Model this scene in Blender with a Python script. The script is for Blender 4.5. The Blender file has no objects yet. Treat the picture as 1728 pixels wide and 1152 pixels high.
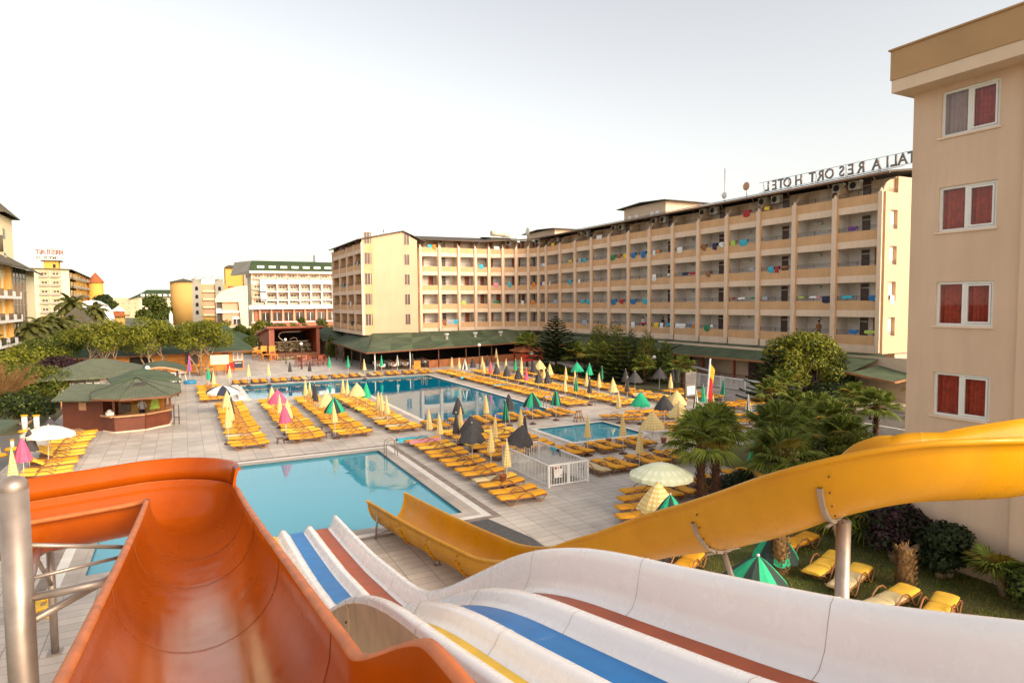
import bpy, math, random
from mathutils import Vector, Matrix
PI = math.pi
R = math.radians
rnd = random.Random(7)
scene = bpy.context.scene
col = scene.collection

# ---------------------------------------------------------------- materials
def new_mat(name):
    m = bpy.data.materials.new(name); m.use_nodes = True
    nt = m.node_tree; b = nt.nodes['Principled BSDF']
    return m, nt, b

def mat(name, c, rough=0.6, metal=0.0, var=0.12, scale=3.0, bump=0.0, bscale=40.0, coat=0.0, spec=0.5, island=0.0, c2=None, trans=0.0, streak=0.0, rvar=0.0):
    m, nt, b = new_mat(name)
    b.inputs['Roughness'].default_value = rough
    b.inputs['Metallic'].default_value = metal
    b.inputs['Coat Weight'].default_value = coat
    b.inputs['Specular IOR Level'].default_value = spec
    tc = nt.nodes.new('ShaderNodeTexCoord')
    n = nt.nodes.new('ShaderNodeTexNoise'); n.inputs['Scale'].default_value = scale; n.inputs['Detail'].default_value = 5
    nt.links.new(tc.outputs['Object'], n.inputs['Vector'])
    r = nt.nodes.new('ShaderNodeValToRGB')
    r.color_ramp.elements[0].position = 0.3; r.color_ramp.elements[1].position = 0.7
    if c2 is None:
        d = tuple(max(0, x * (1 - var)) for x in c); l = tuple(min(1, x * (1 + var)) for x in c)
    else:
        d, l = c2, c
    r.color_ramp.elements[0].color = (*d, 1); r.color_ramp.elements[1].color = (*l, 1)
    nt.links.new(n.outputs['Fac'], r.inputs['Fac'])
    out = r.outputs['Color']
    if island:
        g = nt.nodes.new('ShaderNodeNewGeometry')
        mp = nt.nodes.new('ShaderNodeMapRange'); mp.inputs['To Min'].default_value = 1 - island; mp.inputs['To Max'].default_value = 1 + island
        nt.links.new(g.outputs['Random Per Island'], mp.inputs['Value'])
        vm = nt.nodes.new('ShaderNodeVectorMath'); vm.operation = 'SCALE'
        nt.links.new(out, vm.inputs[0]); nt.links.new(mp.outputs['Result'], vm.inputs['Scale'])
        out = vm.outputs['Vector']
    if streak:
        mp_ = nt.nodes.new('ShaderNodeMapping'); mp_.inputs['Scale'].default_value = (1.6, 1.6, 0.16); nt.links.new(tc.outputs['Object'], mp_.inputs['Vector'])
        n3 = nt.nodes.new('ShaderNodeTexNoise'); n3.inputs['Scale'].default_value = 1.1; n3.inputs['Detail'].default_value = 7; n3.inputs['Roughness'].default_value = 0.65; nt.links.new(mp_.outputs[0], n3.inputs['Vector'])
        r3 = nt.nodes.new('ShaderNodeMapRange'); r3.inputs['From Min'].default_value = 0.35; r3.inputs['From Max'].default_value = 0.62; r3.inputs['To Min'].default_value = 1 - streak; r3.inputs['To Max'].default_value = 1.02; nt.links.new(n3.outputs['Fac'], r3.inputs['Value'])
        v3 = nt.nodes.new('ShaderNodeVectorMath'); v3.operation = 'SCALE'; nt.links.new(out, v3.inputs[0]); nt.links.new(r3.outputs['Result'], v3.inputs['Scale']); out = v3.outputs['Vector']
    if rvar:
        n4 = nt.nodes.new('ShaderNodeTexNoise'); n4.inputs['Scale'].default_value = 2.3; n4.inputs['Detail'].default_value = 8; n4.inputs['Roughness'].default_value = 0.7; nt.links.new(tc.outputs['Object'], n4.inputs['Vector'])
        r4 = nt.nodes.new('ShaderNodeMapRange'); r4.inputs['From Min'].default_value = 0.35; r4.inputs['From Max'].default_value = 0.7; r4.inputs['To Min'].default_value = rough * 0.7; r4.inputs['To Max'].default_value = rough + rvar; nt.links.new(n4.outputs['Fac'], r4.inputs['Value']); nt.links.new(r4.outputs['Result'], b.inputs['Roughness'])
    nt.links.new(out, b.inputs['Base Color'])
    if bump:
        n2 = nt.nodes.new('ShaderNodeTexNoise'); n2.inputs['Scale'].default_value = bscale; n2.inputs['Detail'].default_value = 4
        nt.links.new(tc.outputs['Object'], n2.inputs['Vector'])
        bp = nt.nodes.new('ShaderNodeBump'); bp.inputs['Strength'].default_value = bump; bp.inputs['Distance'].default_value = 0.02
        nt.links.new(n2.outputs['Fac'], bp.inputs['Height']); nt.links.new(bp.outputs['Normal'], b.inputs['Normal'])
    if trans:
        tr = nt.nodes.new('ShaderNodeBsdfTranslucent'); nt.links.new(out, tr.inputs['Color'])
        mx = nt.nodes.new('ShaderNodeMixShader'); mx.inputs['Fac'].default_value = trans
        o = nt.nodes['Material Output']
        nt.links.new(b.outputs['BSDF'], mx.inputs[1]); nt.links.new(tr.outputs['BSDF'], mx.inputs[2]); nt.links.new(mx.outputs['Shader'], o.inputs['Surface'])
    return m

def tile_mat(name, c, grout, w, h, off=0.5, ms=0.02, rough=0.55, var=0.1, rot=0, stain=0.25):
    m, nt, b = new_mat(name)
    tc = nt.nodes.new('ShaderNodeTexCoord')
    mp = nt.nodes.new('ShaderNodeMapping'); mp.inputs['Rotation'].default_value = (0, 0, rot)
    nt.links.new(tc.outputs['Object'], mp.inputs['Vector'])
    br = nt.nodes.new('ShaderNodeTexBrick'); br.offset = off
    br.inputs['Scale'].default_value = 1; br.inputs['Brick Width'].default_value = w; br.inputs['Row Height'].default_value = h
    br.inputs['Mortar Size'].default_value = ms; br.inputs['Mortar Smooth'].default_value = 0.2
    br.inputs['Color1'].default_value = (*[x * (1 - var) for x in c], 1); br.inputs['Color2'].default_value = (*[min(1, x * (1 + var)) for x in c], 1)
    br.inputs['Mortar'].default_value = (*grout, 1)
    nt.links.new(mp.outputs['Vector'], br.inputs['Vector'])
    n = nt.nodes.new('ShaderNodeTexNoise'); n.inputs['Scale'].default_value = 0.35; n.inputs['Detail'].default_value = 8; n.inputs['Roughness'].default_value = 0.65
    nt.links.new(tc.outputs['Object'], n.inputs['Vector'])
    r = nt.nodes.new('ShaderNodeMapRange'); r.inputs['From Min'].default_value = 0.3; r.inputs['From Max'].default_value = 0.7
    r.inputs['To Min'].default_value = 1 - stain; r.inputs['To Max'].default_value = 1.0 + stain * 0.3
    nt.links.new(n.outputs['Fac'], r.inputs['Value'])
    vm = nt.nodes.new('ShaderNodeVectorMath'); vm.operation = 'SCALE'
    nt.links.new(br.outputs['Color'], vm.inputs[0]); nt.links.new(r.outputs['Result'], vm.inputs['Scale'])
    nt.links.new(vm.outputs['Vector'], b.inputs['Base Color'])
    b.inputs['Roughness'].default_value = rough
    bp = nt.nodes.new('ShaderNodeBump'); bp.inputs['Strength'].default_value = 0.3; bp.inputs['Distance'].default_value = 0.01; bp.invert = True
    nt.links.new(br.outputs['Fac'], bp.inputs['Height']); nt.links.new(bp.outputs['Normal'], b.inputs['Normal'])
    return m

def plank_mat(name, c, dark, h=0.14, axis='Z', rough=0.6):
    m, nt, b = new_mat(name)
    tc = nt.nodes.new('ShaderNodeTexCoord')
    w = nt.nodes.new('ShaderNodeTexWave'); w.wave_type = 'BANDS'; w.bands_direction = axis; w.wave_profile = 'SAW'
    w.inputs['Scale'].default_value = 0.314 / h
    nt.links.new(tc.outputs['Object'], w.inputs['Vector'])
    r = nt.nodes.new('ShaderNodeValToRGB'); r.color_ramp.elements[0].position = 0.0; r.color_ramp.elements[1].position = 0.18
    r.color_ramp.elements[0].color = (*dark, 1); r.color_ramp.elements[1].color = (*c, 1)
    nt.links.new(w.outputs['Fac'], r.inputs['Fac'])
    n = nt.nodes.new('ShaderNodeTexNoise'); n.inputs['Scale'].default_value = 2.2; n.inputs['Detail'].default_value = 6
    nt.links.new(tc.outputs['Object'], n.inputs['Vector'])
    mr = nt.nodes.new('ShaderNodeMapRange'); mr.inputs['To Min'].default_value = 0.6; mr.inputs['To Max'].default_value = 1.35
    nt.links.new(n.outputs['Fac'], mr.inputs['Value'])
    vm = nt.nodes.new('ShaderNodeVectorMath'); vm.operation = 'SCALE'
    nt.links.new(r.outputs['Color'], vm.inputs[0]); nt.links.new(mr.outputs['Result'], vm.inputs['Scale'])
    nt.links.new(vm.outputs['Vector'], b.inputs['Base Color']); b.inputs['Roughness'].default_value = rough
    return m

def check_mat(name, c, s, hz=0.13):
    m, nt, b = new_mat(name)
    tc = nt.nodes.new('ShaderNodeTexCoord')
    w = nt.nodes.new('ShaderNodeTexWave'); w.wave_type = 'BANDS'; w.bands_direction = 'Z'; w.inputs['Scale'].default_value = 0.314 / hz; w.inputs['Distortion'].default_value = 0.6
    nt.links.new(tc.outputs['Object'], w.inputs['Vector'])
    g = nt.nodes.new('ShaderNodeTexGradient'); g.gradient_type = 'RADIAL'; nt.links.new(tc.outputs['Object'], g.inputs['Vector'])
    mm = nt.nodes.new('ShaderNodeMath'); mm.operation = 'MULTIPLY'; mm.inputs[1].default_value = 22
    fr = nt.nodes.new('ShaderNodeMath'); fr.operation = 'PINGPONG'; fr.inputs[1].default_value = 0.5
    nt.links.new(g.outputs['Fac'], mm.inputs[0]); nt.links.new(mm.outputs[0], fr.inputs[0])
    m2 = nt.nodes.new('ShaderNodeMath'); m2.operation = 'MULTIPLY'; nt.links.new(fr.outputs[0], m2.inputs[0]); m2.inputs[1].default_value = 2.0
    m3 = nt.nodes.new('ShaderNodeMath'); m3.operation = 'MULTIPLY'; nt.links.new(m2.outputs[0], m3.inputs[0]); nt.links.new(w.outputs['Fac'], m3.inputs[1])
    r = nt.nodes.new('ShaderNodeValToRGB'); r.color_ramp.elements[0].position = 0.15; r.color_ramp.elements[1].position = 0.6
    r.color_ramp.elements[0].color = (*s, 1); r.color_ramp.elements[1].color = (*c, 1)
    nt.links.new(m3.outputs[0], r.inputs['Fac']); nt.links.new(r.outputs['Color'], b.inputs['Base Color'])
    b.inputs['Roughness'].default_value = 0.85
    return m

M = {}
M['deck'] = tile_mat('deck_tiles', (0.58, 0.515, 0.45), (0.26, 0.225, 0.19), 0.8, 0.4, 0.0, 0.012, stain=0.36)
M['coping'] = tile_mat('coping_stone', (0.47, 0.40, 0.34), (0.3, 0.26, 0.22), 0.6, 0.6, 0.0, 0.008, stain=0.35)
M['white_stone'] = mat('white_stone', (0.68, 0.64, 0.58), 0.5, var=0.1, scale=2)
M['brown_strip'] = mat('drain_strip', (0.25, 0.19, 0.155), 0.7, var=0.3, scale=2.5)
M['shade_patch'] = mat('painted_shade', (0.075, 0.072, 0.072), 0.8, var=0.25, scale=6)  # dark grey standing in for shade on the deck tiles
M['asphalt'] = mat('asphalt', (0.13, 0.12, 0.11), 0.85, var=0.2, scale=1.2, bump=0.3)
M['paving'] = tile_mat('paving_setts', (0.17, 0.155, 0.14), (0.09, 0.08, 0.07), 0.3, 0.2, 0.5, 0.02)
M['soil'] = mat('soil', (0.09, 0.065, 0.04), 0.95, var=0.4, scale=1.0, c2=(0.06, 0.075, 0.02))
M['grassbase'] = mat('grass_ground', (0.075, 0.105, 0.018), 0.95, scale=0.6, c2=(0.13, 0.10, 0.035), bump=0.6)
M['earth'] = mat('far_ground', (0.13, 0.12, 0.06), 0.95, scale=0.03, c2=(0.06, 0.08, 0.03))
M['pooltile'] = tile_mat('pool_tiles', (0.10, 0.62, 0.80), (0.16, 0.66, 0.80), 0.3, 0.3, 0.0, 0.02, 0.3, 0.04, stain=0.1)
M['pooltile_deep'] = tile_mat('pool_tiles_deep', (0.008, 0.30, 0.50), (0.02, 0.33, 0.50), 0.3, 0.3, 0.0, 0.02, 0.3, 0.08, stain=0.1)
def water_mat(name, tint, body=(0.10, 0.50, 0.64), dens=0.55):
    m, nt, b = new_mat(name); nt.nodes.remove(b); o = nt.nodes['Material Output']
    tc = nt.nodes.new('ShaderNodeTexCoord'); n = nt.nodes.new('ShaderNodeTexNoise'); n.inputs['Scale'].default_value = 1.3; n.inputs['Detail'].default_value = 3
    nt.links.new(tc.outputs['Object'], n.inputs['Vector'])
    bp = nt.nodes.new('ShaderNodeBump'); bp.inputs['Strength'].default_value = 0.16; bp.inputs['Distance'].default_value = 0.02
    nt.links.new(n.outputs['Fac'], bp.inputs['Height'])
    gl = nt.nodes.new('ShaderNodeBsdfGlossy'); gl.inputs['Roughness'].default_value = 0.015; gl.inputs['Color'].default_value = (0.95, 0.98, 1, 1)
    tr = nt.nodes.new('ShaderNodeBsdfTransparent'); tr.inputs['Color'].default_value = (*tint, 1)
    fr = nt.nodes.new('ShaderNodeFresnel'); fr.inputs['IOR'].default_value = 1.33
    nt.links.new(bp.outputs['Normal'], gl.inputs['Normal']); nt.links.new(bp.outputs['Normal'], fr.inputs['Normal'])
    mx = nt.nodes.new('ShaderNodeMixShader')
    df = nt.nodes.new('ShaderNodeBsdfDiffuse'); df.inputs['Color'].default_value = (*body, 1); bm = nt.nodes.new('ShaderNodeMixShader'); bm.inputs[0].default_value = dens
    nt.links.new(tr.outputs[0], bm.inputs[1]); nt.links.new(df.outputs[0], bm.inputs[2])
    nt.links.new(fr.outputs[0], mx.inputs[0]); nt.links.new(bm.outputs[0], mx.inputs[1]); nt.links.new(gl.outputs[0], mx.inputs[2]); nt.links.new(mx.outputs[0], o.inputs['Surface'])
    return m
M['water'] = water_mat('pool_water', (0.72, 0.93, 0.97))
M['water_deep'] = water_mat('deep_pool_water', (0.6, 0.88, 0.95), (0.004, 0.24, 0.38), 0.7)
M['watertrim'] = mat('waterline_tile', (0.02, 0.11, 0.14), 0.3)
# hotel
M['tan'] = mat('tan_render', (0.64, 0.385, 0.20), 0.85, streak=0.08, var=0.07, scale=0.8)
M['cream'] = mat('cream_render', (0.70, 0.53, 0.385), 0.85, streak=0.06, var=0.04, scale=0.7)
M['lintel'] = mat('pale_render', (0.78, 0.60, 0.455), 0.85, streak=0.08, var=0.05, scale=0.9)
M['balc'] = mat('balcony_wall', (0.79, 0.73, 0.67), 0.85, var=0.06, scale=0.9)
M['gable'] = mat('gable_render', (0.58, 0.40, 0.265), 0.85, streak=0.05, var=0.04, scale=0.5)
M['rbwall'] = mat('near_block_render', (0.65, 0.465, 0.33), 0.85, var=0.05, streak=0.07, scale=0.4, bump=0.08, bscale=30)
M['rbfascia'] = mat('ochre_fascia', (0.43, 0.26, 0.125), 0.8, var=0.08, scale=0.8)
M['door'] = mat('redbrown_door', (0.27, 0.06, 0.025), 0.5, var=0.25, scale=2)
M['darkdoor'] = mat('dark_opening', (0.08, 0.04, 0.03), 0.4, var=0.3)
M['rail'] = mat('dark_rail', (0.07, 0.045, 0.035), 0.5, metal=0.3)
M['roofdark'] = mat('dark_shingle', (0.075, 0.06, 0.05), 0.8, var=0.25, scale=2)
M['gutter'] = mat('brown_gutter', (0.13, 0.075, 0.045), 0.6)
M['solar'] = mat('solar_panel', (0.10, 0.10, 0.11), 0.2, var=0.2, scale=0.5)
M['ac'] = mat('ac_casing', (0.7, 0.68, 0.62), 0.5)
M['acfan'] = mat('ac_grille', (0.03, 0.03, 0.03), 0.6)
M['white'] = mat('white_paint', (0.78, 0.76, 0.73), 0.45, var=0.05)
M['upvc'] = mat('white_window_frame', (0.74, 0.72, 0.68), 0.35, var=0.03)
def glass_mat(name, tint, fac=0.0):
    m, nt, b = new_mat(name); nt.nodes.remove(b); o = nt.nodes['Material Output']
    gl = nt.nodes.new('ShaderNodeBsdfGlossy'); gl.inputs['Roughness'].default_value = 0.01
    tr = nt.nodes.new('ShaderNodeBsdfTransparent'); tr.inputs['Color'].default_value = (*tint, 1)
    fr = nt.nodes.new('ShaderNodeFresnel'); fr.inputs['IOR'].default_value = 1.5
    ad = nt.nodes.new('ShaderNodeMath'); ad.operation = 'ADD'; ad.inputs[1].default_value = fac; nt.links.new(fr.outputs[0], ad.inputs[0])
    mx = nt.nodes.new('ShaderNodeMixShader'); nt.links.new(ad.outputs[0], mx.inputs[0]); nt.links.new(tr.outputs[0], mx.inputs[1]); nt.links.new(gl.outputs[0], mx.inputs[2]); nt.links.new(mx.outputs[0], o.inputs['Surface'])
    return m
M['glass'] = glass_mat('window_glass', (0.9, 0.9, 0.9), -0.01)
M['glassdark'] = mat('far_window_glass', (0.06, 0.05, 0.045), 0.12, var=0.5, scale=0.3)
M['curtain'] = mat('red_curtain', (0.40, 0.04, 0.015), 0.8, var=0.3, scale=8)
M['curtainwhite'] = mat('net_curtain', (0.4, 0.28, 0.25), 0.8, var=0.1, scale=4)
# slides
def gel(name, c, rough=0.25, var=0.08, c2=None, sc=0.7, stk=0.07, spec=0.4, coat=0.12, rv=0.22):
    m = mat(name, c, rough + 0.05, var=var, scale=sc, coat=coat, spec=spec, rvar=rv, streak=stk, bump=0.04, bscale=3, c2=c2)
    m.node_tree.nodes['Principled BSDF'].inputs['Coat Roughness'].default_value = 0.15
    return m
M['orange'] = gel('orange_gelcoat', (0.43, 0.082, 0.003), 0.10, c2=(0.33, 0.055, 0.002), spec=0.22, coat=0.03, rv=0.12)
M['orange_rim'] = mat('faded_orange_rim', (0.50, 0.13, 0.028), 0.5, var=0.25, scale=5)
M['yellowslide'] = gel('yellow_gelcoat', (0.60, 0.285, 0.004), 0.26, c2=(0.52, 0.225, 0.003), spec=0.3, coat=0.05)
M['whiteslide'] = gel('white_gelcoat', (0.86, 0.82, 0.80), 0.26, c2=(0.83, 0.785, 0.76), stk=0.0, rv=0.02)
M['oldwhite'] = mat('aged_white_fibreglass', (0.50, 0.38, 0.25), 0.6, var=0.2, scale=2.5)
M['lane_yellow'] = mat('lane_yellow', (0.80, 0.48, 0.01), 0.35, spec=0.2)
M['lane_blue'] = mat('lane_blue', (0.0, 0.16, 0.46), 0.35, spec=0.2)
M['lane_orange'] = mat('lane_orange', (0.40, 0.075, 0.015), 0.4, spec=0.2)
M['steel'] = mat('painted_steel', (0.33, 0.27, 0.23), 0.4, metal=0.6, var=0.15, scale=4)
M['bolt'] = mat('rusty_bolt', (0.12, 0.05, 0.02), 0.6, metal=0.5)
M['seam'] = mat('slide_seam', (0.24, 0.055, 0.01), 0.7)
M['seamgrey'] = mat('white_slide_seam', (0.40, 0.35, 0.32), 0.7)
# pool furniture
M['mattress'] = mat('yellow_mattress', (0.76, 0.34, 0.008), 0.75, var=0.10, scale=2.2, island=0.06, bump=0.35, bscale=9)
M['mattress_pale'] = mat('beige_mattress', (0.62, 0.49, 0.26), 0.8, var=0.12, scale=3, bump=0.3, bscale=9)
M['mattress_mid'] = mat('ochre_mattress', (0.88, 0.52, 0.05), 0.75, var=0.14, scale=2, bump=0.35, bscale=9)
M['lframe'] = mat('brown_lounger_frame', (0.30, 0.13, 0.045), 0.5, var=0.2, scale=4)
M['tablebrown'] = mat('dark_brown_plastic', (0.10, 0.04, 0.025), 0.5, var=0.2)
M['C'] = check_mat('cream_check_cloth', (0.82, 0.72, 0.45), (0.72, 0.50, 0.16))
M['K'] = mat('charcoal_cloth', (0.055, 0.05, 0.052), 0.85, var=0.2)
M['G'] = mat('green_cloth', (0.015, 0.40, 0.20), 0.8, var=0.12)
M['GD'] = mat('dark_green_cloth', (0.02, 0.04, 0.035), 0.85)
M['P'] = mat('pink_cloth', (0.75, 0.10, 0.20), 0.8, var=0.12)
M['W'] = mat('offwhite_cloth', (0.80, 0.78, 0.66), 0.8, var=0.08)
M['CGm'] = check_mat('mint_cloth', (0.80, 0.80, 0.62), (0.66, 0.70, 0.48), 0.2)
M['navy'] = mat('navy_cloth', (0.03, 0.035, 0.06), 0.8)
M['pole'] = mat('white_pole', (0.72, 0.70, 0.66), 0.4)
M['purple'] = mat('purple_cloth', (0.30, 0.08, 0.33), 0.8)
M['blueplastic'] = mat('blue_plastic', (0.02, 0.22, 0.42), 0.4)
for nm, c in dict(tw_white=(0.78, 0.76, 0.74), tw_blue=(0.02, 0.17, 0.42), tw_cyan=(0.05, 0.42, 0.55), tw_red=(0.42, 0.03, 0.04), tw_yellow=(0.8, 0.55, 0.05), tw_green=(0.03, 0.22, 0.08), tw_lime=(0.45, 0.6, 0.1), tw_navy=(0.03, 0.03, 0.07), tw_pink=(0.65, 0.25, 0.3), tw_orange=(0.7, 0.22, 0.03), tw_purple=(0.15, 0.05, 0.2), tw_grey=(0.4, 0.42, 0.48), tw_brown=(0.3, 0.12, 0.05)).items():
    M[nm] = mat(nm + '_cloth', c, 0.9, var=0.25, scale=5)
# roofs and wood
M['greenroof'] = mat('green_shingle_roof', (0.062, 0.088, 0.045), 0.85, var=0.3, scale=0.9, bump=0.5, bscale=8)
M['greenroof_a'] = mat('dark_green_shingle', (0.042, 0.07, 0.033), 0.85, var=0.2, scale=0.8, bump=0.5, bscale=8)
M['greenroof_b'] = mat('pale_green_shingle', (0.085, 0.115, 0.062), 0.85, var=0.2, scale=0.8, bump=0.5, bscale=8)
M['greyroof'] = tile_mat('greygreen_shingle', (0.125, 0.14, 0.085), (0.08, 0.09, 0.055), 0.4, 0.22, 0.5, 0.02, 0.85, 0.14)
M['farroof'] = mat('far_green_roof', (0.03, 0.055, 0.02), 0.85, var=0.15, scale=0.2)
M['woodred'] = plank_mat('red_stained_planks', (0.15, 0.036, 0.013), (0.035, 0.01, 0.006), 0.13)
M['woodorange'] = plank_mat('orange_wall_boards', (0.62, 0.24, 0.03), (0.45, 0.17, 0.03), 0.5)
M['woodbrown'] = mat('brown_timber', (0.17, 0.062, 0.027), 0.6, var=0.25, scale=3)
M['counter'] = mat('pale_counter', (0.50, 0.26, 0.13), 0.5, var=0.15)
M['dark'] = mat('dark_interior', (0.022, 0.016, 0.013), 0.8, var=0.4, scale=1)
M['brick'] = tile_mat('brown_brick', (0.26, 0.14, 0.06), (0.15, 0.1, 0.06), 0.22, 0.08, 0.5, 0.01)
M['chair_or'] = mat('orange_wicker', (0.72, 0.28, 0.03), 0.6, var=0.2)
M['redpaint'] = mat('red_paint', (0.45, 0.03, 0.02), 0.4, var=0.2)
M['signred'] = mat('sign_red', (0.35, 0.05, 0.035), 0.5)
M['terracotta'] = mat('terracotta', (0.35, 0.13, 0.06), 0.7)
M['skin'] = mat('skin', (0.45, 0.24, 0.15), 0.55, var=0.05)
M['hair'] = mat('dark_hair', (0.03, 0.02, 0.015), 0.7)
# foliage
def leafm(name, c, c2, isl=0.4):
    return mat(name, c, 0.6, scale=0.9, c2=c2, island=isl, trans=0.3, spec=0.3)
M['leaf_yg'] = leafm('yellowgreen_leaves', (0.26, 0.255, 0.02), (0.11, 0.125, 0.012))
M['leaf_g'] = leafm('green_leaves', (0.13, 0.155, 0.018), (0.05, 0.075, 0.01))
M['leaf_d'] = leafm('dark_leaves', (0.040, 0.062, 0.016), (0.016, 0.028, 0.008))
M['leaf_palm'] = leafm('fan_palm_leaves', (0.24, 0.28, 0.04), (0.09, 0.125, 0.018), 0.55)
M['leaf_palm_y'] = leafm('yellowing_palm_leaves', (0.35, 0.24, 0.03), (0.16, 0.15, 0.02), 0.3)
M['leaf_date'] = leafm('date_palm_fronds', (0.14, 0.14, 0.03), (0.07, 0.075, 0.02), 0.35)
M['leaf_bare'] = leafm('dry_twigs', (0.38, 0.21, 0.09), (0.22, 0.12, 0.05), 0.3)
M['leaf_bou'] = leafm('bougainvillea_bracts', (0.40, 0.03, 0.30), (0.2, 0.02, 0.16), 0.4)
M['leaf_pur'] = leafm('purple_shrub_leaves', (0.07, 0.02, 0.04), (0.03, 0.02, 0.015), 0.4)
M['grassblade'] = leafm('grass_blades', (0.19, 0.235, 0.025), (0.20, 0.16, 0.035), 0.5)
M['bark'] = mat('grey_bark', (0.28, 0.19, 0.11), 0.9, var=0.3, scale=5, bump=0.6, bscale=12)
M['barkpalm'] = mat('palm_bark', (0.12, 0.052, 0.028), 0.95, var=0.4, scale=6, island=0.4)
M['drypalm'] = mat('dry_palm_skirt', (0.28, 0.16, 0.06), 0.9, var=0.3, scale=6, island=0.35)
# far buildings
M['fwhite'] = mat('far_white_render', (0.78, 0.70, 0.56), 0.85, var=0.04, scale=0.1)
M['fyellow'] = mat('far_yellow_render', (0.66, 0.36, 0.07), 0.85, var=0.06, scale=0.1)
M['fcream'] = mat('far_cream_render', (0.78, 0.66, 0.42), 0.85, var=0.05, scale=0.1)
M['fgrey'] = mat('far_grey_render', (0.33, 0.31, 0.26), 0.85, var=0.06, scale=0.1)
M['fochre'] = mat('far_ochre_render', (0.55, 0.33, 0.10), 0.85, var=0.06, scale=0.1)
M['fpink'] = mat('far_pink_render', (0.62, 0.33, 0.22), 0.85, var=0.06, scale=0.1)
M['fbrick'] = mat('far_brick', (0.38, 0.15, 0.09), 0.85, var=0.08, scale=0.1)
M['fslate'] = mat('far_slate_roof', (0.085, 0.07, 0.045), 0.85, var=0.12, scale=0.3)
M['tile_red'] = mat('red_tile_roof', (0.30, 0.09, 0.03), 0.85, var=0.15, scale=0.3)
M['carwhite'] = mat('silver_car_paint', (0.55, 0.56, 0.57), 0.25, metal=0.3, coat=0.5)
M['carred'] = mat('dark_red_car_paint', (0.22, 0.03, 0.04), 0.25, coat=0.5)
M['carglass'] = mat('car_glass', (0.03, 0.035, 0.04), 0.08)
M['tyre'] = mat('tyre_rubber', (0.02, 0.02, 0.02), 0.8)
M['rockpink'] = mat('stage_rock', (0.25, 0.19, 0.11), 0.8, var=0.6, scale=1.5)
M['lampglobe'] = mat('opal_globe', (0.8, 0.78, 0.72), 0.3)
M['board'] = mat('notice_board_grey', (0.16, 0.15, 0.145), 0.5, var=0.2)
M['paper'] = mat('notice_paper', (0.75, 0.73, 0.7), 0.7, var=0.15, scale=6)
M['cleartext'] = mat('letter_steel', (0.20, 0.17, 0.15), 0.5, metal=0.3)
M['flagred'] = mat('flag_red', (0.65, 0.02, 0.02), 0.8); M['flagyel'] = mat('flag_yellow', (0.8, 0.5, 0.03), 0.8)

# ---------------------------------------------------------------- mesh builder
class MB:
    def __init__(s): s.v = []; s.f = []; s.m = []; s.s = []
    def face(s, idx, m=0, sm=False): s.f.append(tuple(idx)); s.m.append(m); s.s.append(sm)
    def poly(s, pts, m=0, sm=False):
        b = len(s.v); s.v += [tuple(p) for p in pts]; s.face(range(b, b + len(pts)), m, sm); return s
    def box(s, x0, x1, y0, y1, z0, z1, m=0):
        b = len(s.v)
        s.v += [(x0, y0, z0), (x1, y0, z0), (x1, y1, z0), (x0, y1, z0), (x0, y0, z1), (x1, y0, z1), (x1, y1, z1), (x0, y1, z1)]
        for q in ((0, 3, 2, 1), (4, 5, 6, 7), (0, 1, 5, 4), (1, 2, 6, 5), (2, 3, 7, 6), (3, 0, 4, 7)): s.face([b + i for i in q], m)
        return s
    def tube(s, pts, r, n=8, m=0, cap=True, sm=True):
        pts = [Vector(p) for p in pts]; rs = r if isinstance(r, (list, tuple)) else [r] * len(pts); b = len(s.v)
        prev = None
        for i, p in enumerate(pts):
            t = (pts[min(i + 1, len(pts) - 1)] - pts[max(i - 1, 0)]).normalized()
            if prev is None: a = Vector((0, 0, 1)) if abs(t.z) < 0.9 else Vector((1, 0, 0)); u = t.cross(a).normalized()
            else: u = (prev - t * prev.dot(t)).normalized()
            prev = u; w = t.cross(u)
            for k in range(n):
                a = 2 * PI * k / n; s.v.append(tuple(p + (u * math.cos(a) + w * math.sin(a)) * rs[i]))
        for i in range(len(pts) - 1):
            for k in range(n): s.face((b + i * n + k, b + i * n + (k + 1) % n, b + (i + 1) * n + (k + 1) % n, b + (i + 1) * n + k), m, sm)
        if cap:
            s.face([b + k for k in range(n)][::-1], m); s.face([b + (len(pts) - 1) * n + k for k in range(n)], m)
        return s
    def cyl(s, x, y, z0, z1, r, n=12, m=0, r2=None): return s.tube([(x, y, z0), (x, y, z1)], [r, r if r2 is None else r2], n, m)
    def lathe(s, prof, n=16, m=0, c=(0, 0, 0), sm=True):
        b = len(s.v)
        for r, z in prof:
            for k in range(n): a = 2 * PI * k / n; s.v.append((c[0] + r * math.cos(a), c[1] + r * math.sin(a), c[2] + z))
        for i in range(len(prof) - 1):
            for k in range(n): s.face((b + i * n + k, b + i * n + (k + 1) % n, b + (i + 1) * n + (k + 1) % n, b + (i + 1) * n + k), m, sm)
        return s
    def ball(s, c, r, n=10, m=0, sz=1):
        return s.lathe([(max(1e-4, r * math.sin(PI * i / n)), -r * sz * math.cos(PI * i / n)) for i in range(n + 1)], n * 2 if n < 8 else 14, m, c)
    def data(s, name, mats):
        me = bpy.data.meshes.new(name); me.from_pydata(s.v, [], s.f)
        for x in mats: me.materials.append(M[x] if isinstance(x, str) else x)
        me.polygons.foreach_set('material_index', s.m); me.polygons.foreach_set('use_smooth', s.s); me.update()
        return me
    def build(s, name, mats, parent=None, loc=None, rz=0):
        if isinstance(mats, str): mats = [mats]
        return link(s.data(name, mats), name, parent, loc, rz)
def link(me, name, parent=None, loc=None, rz=0):
    o = bpy.data.objects.new(name, me); col.objects.link(o)
    if parent: o.parent = parent
    if loc: o.location = loc
    if rz: o.rotation_euler = (0, 0, rz)
    return o
labels = {}
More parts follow.
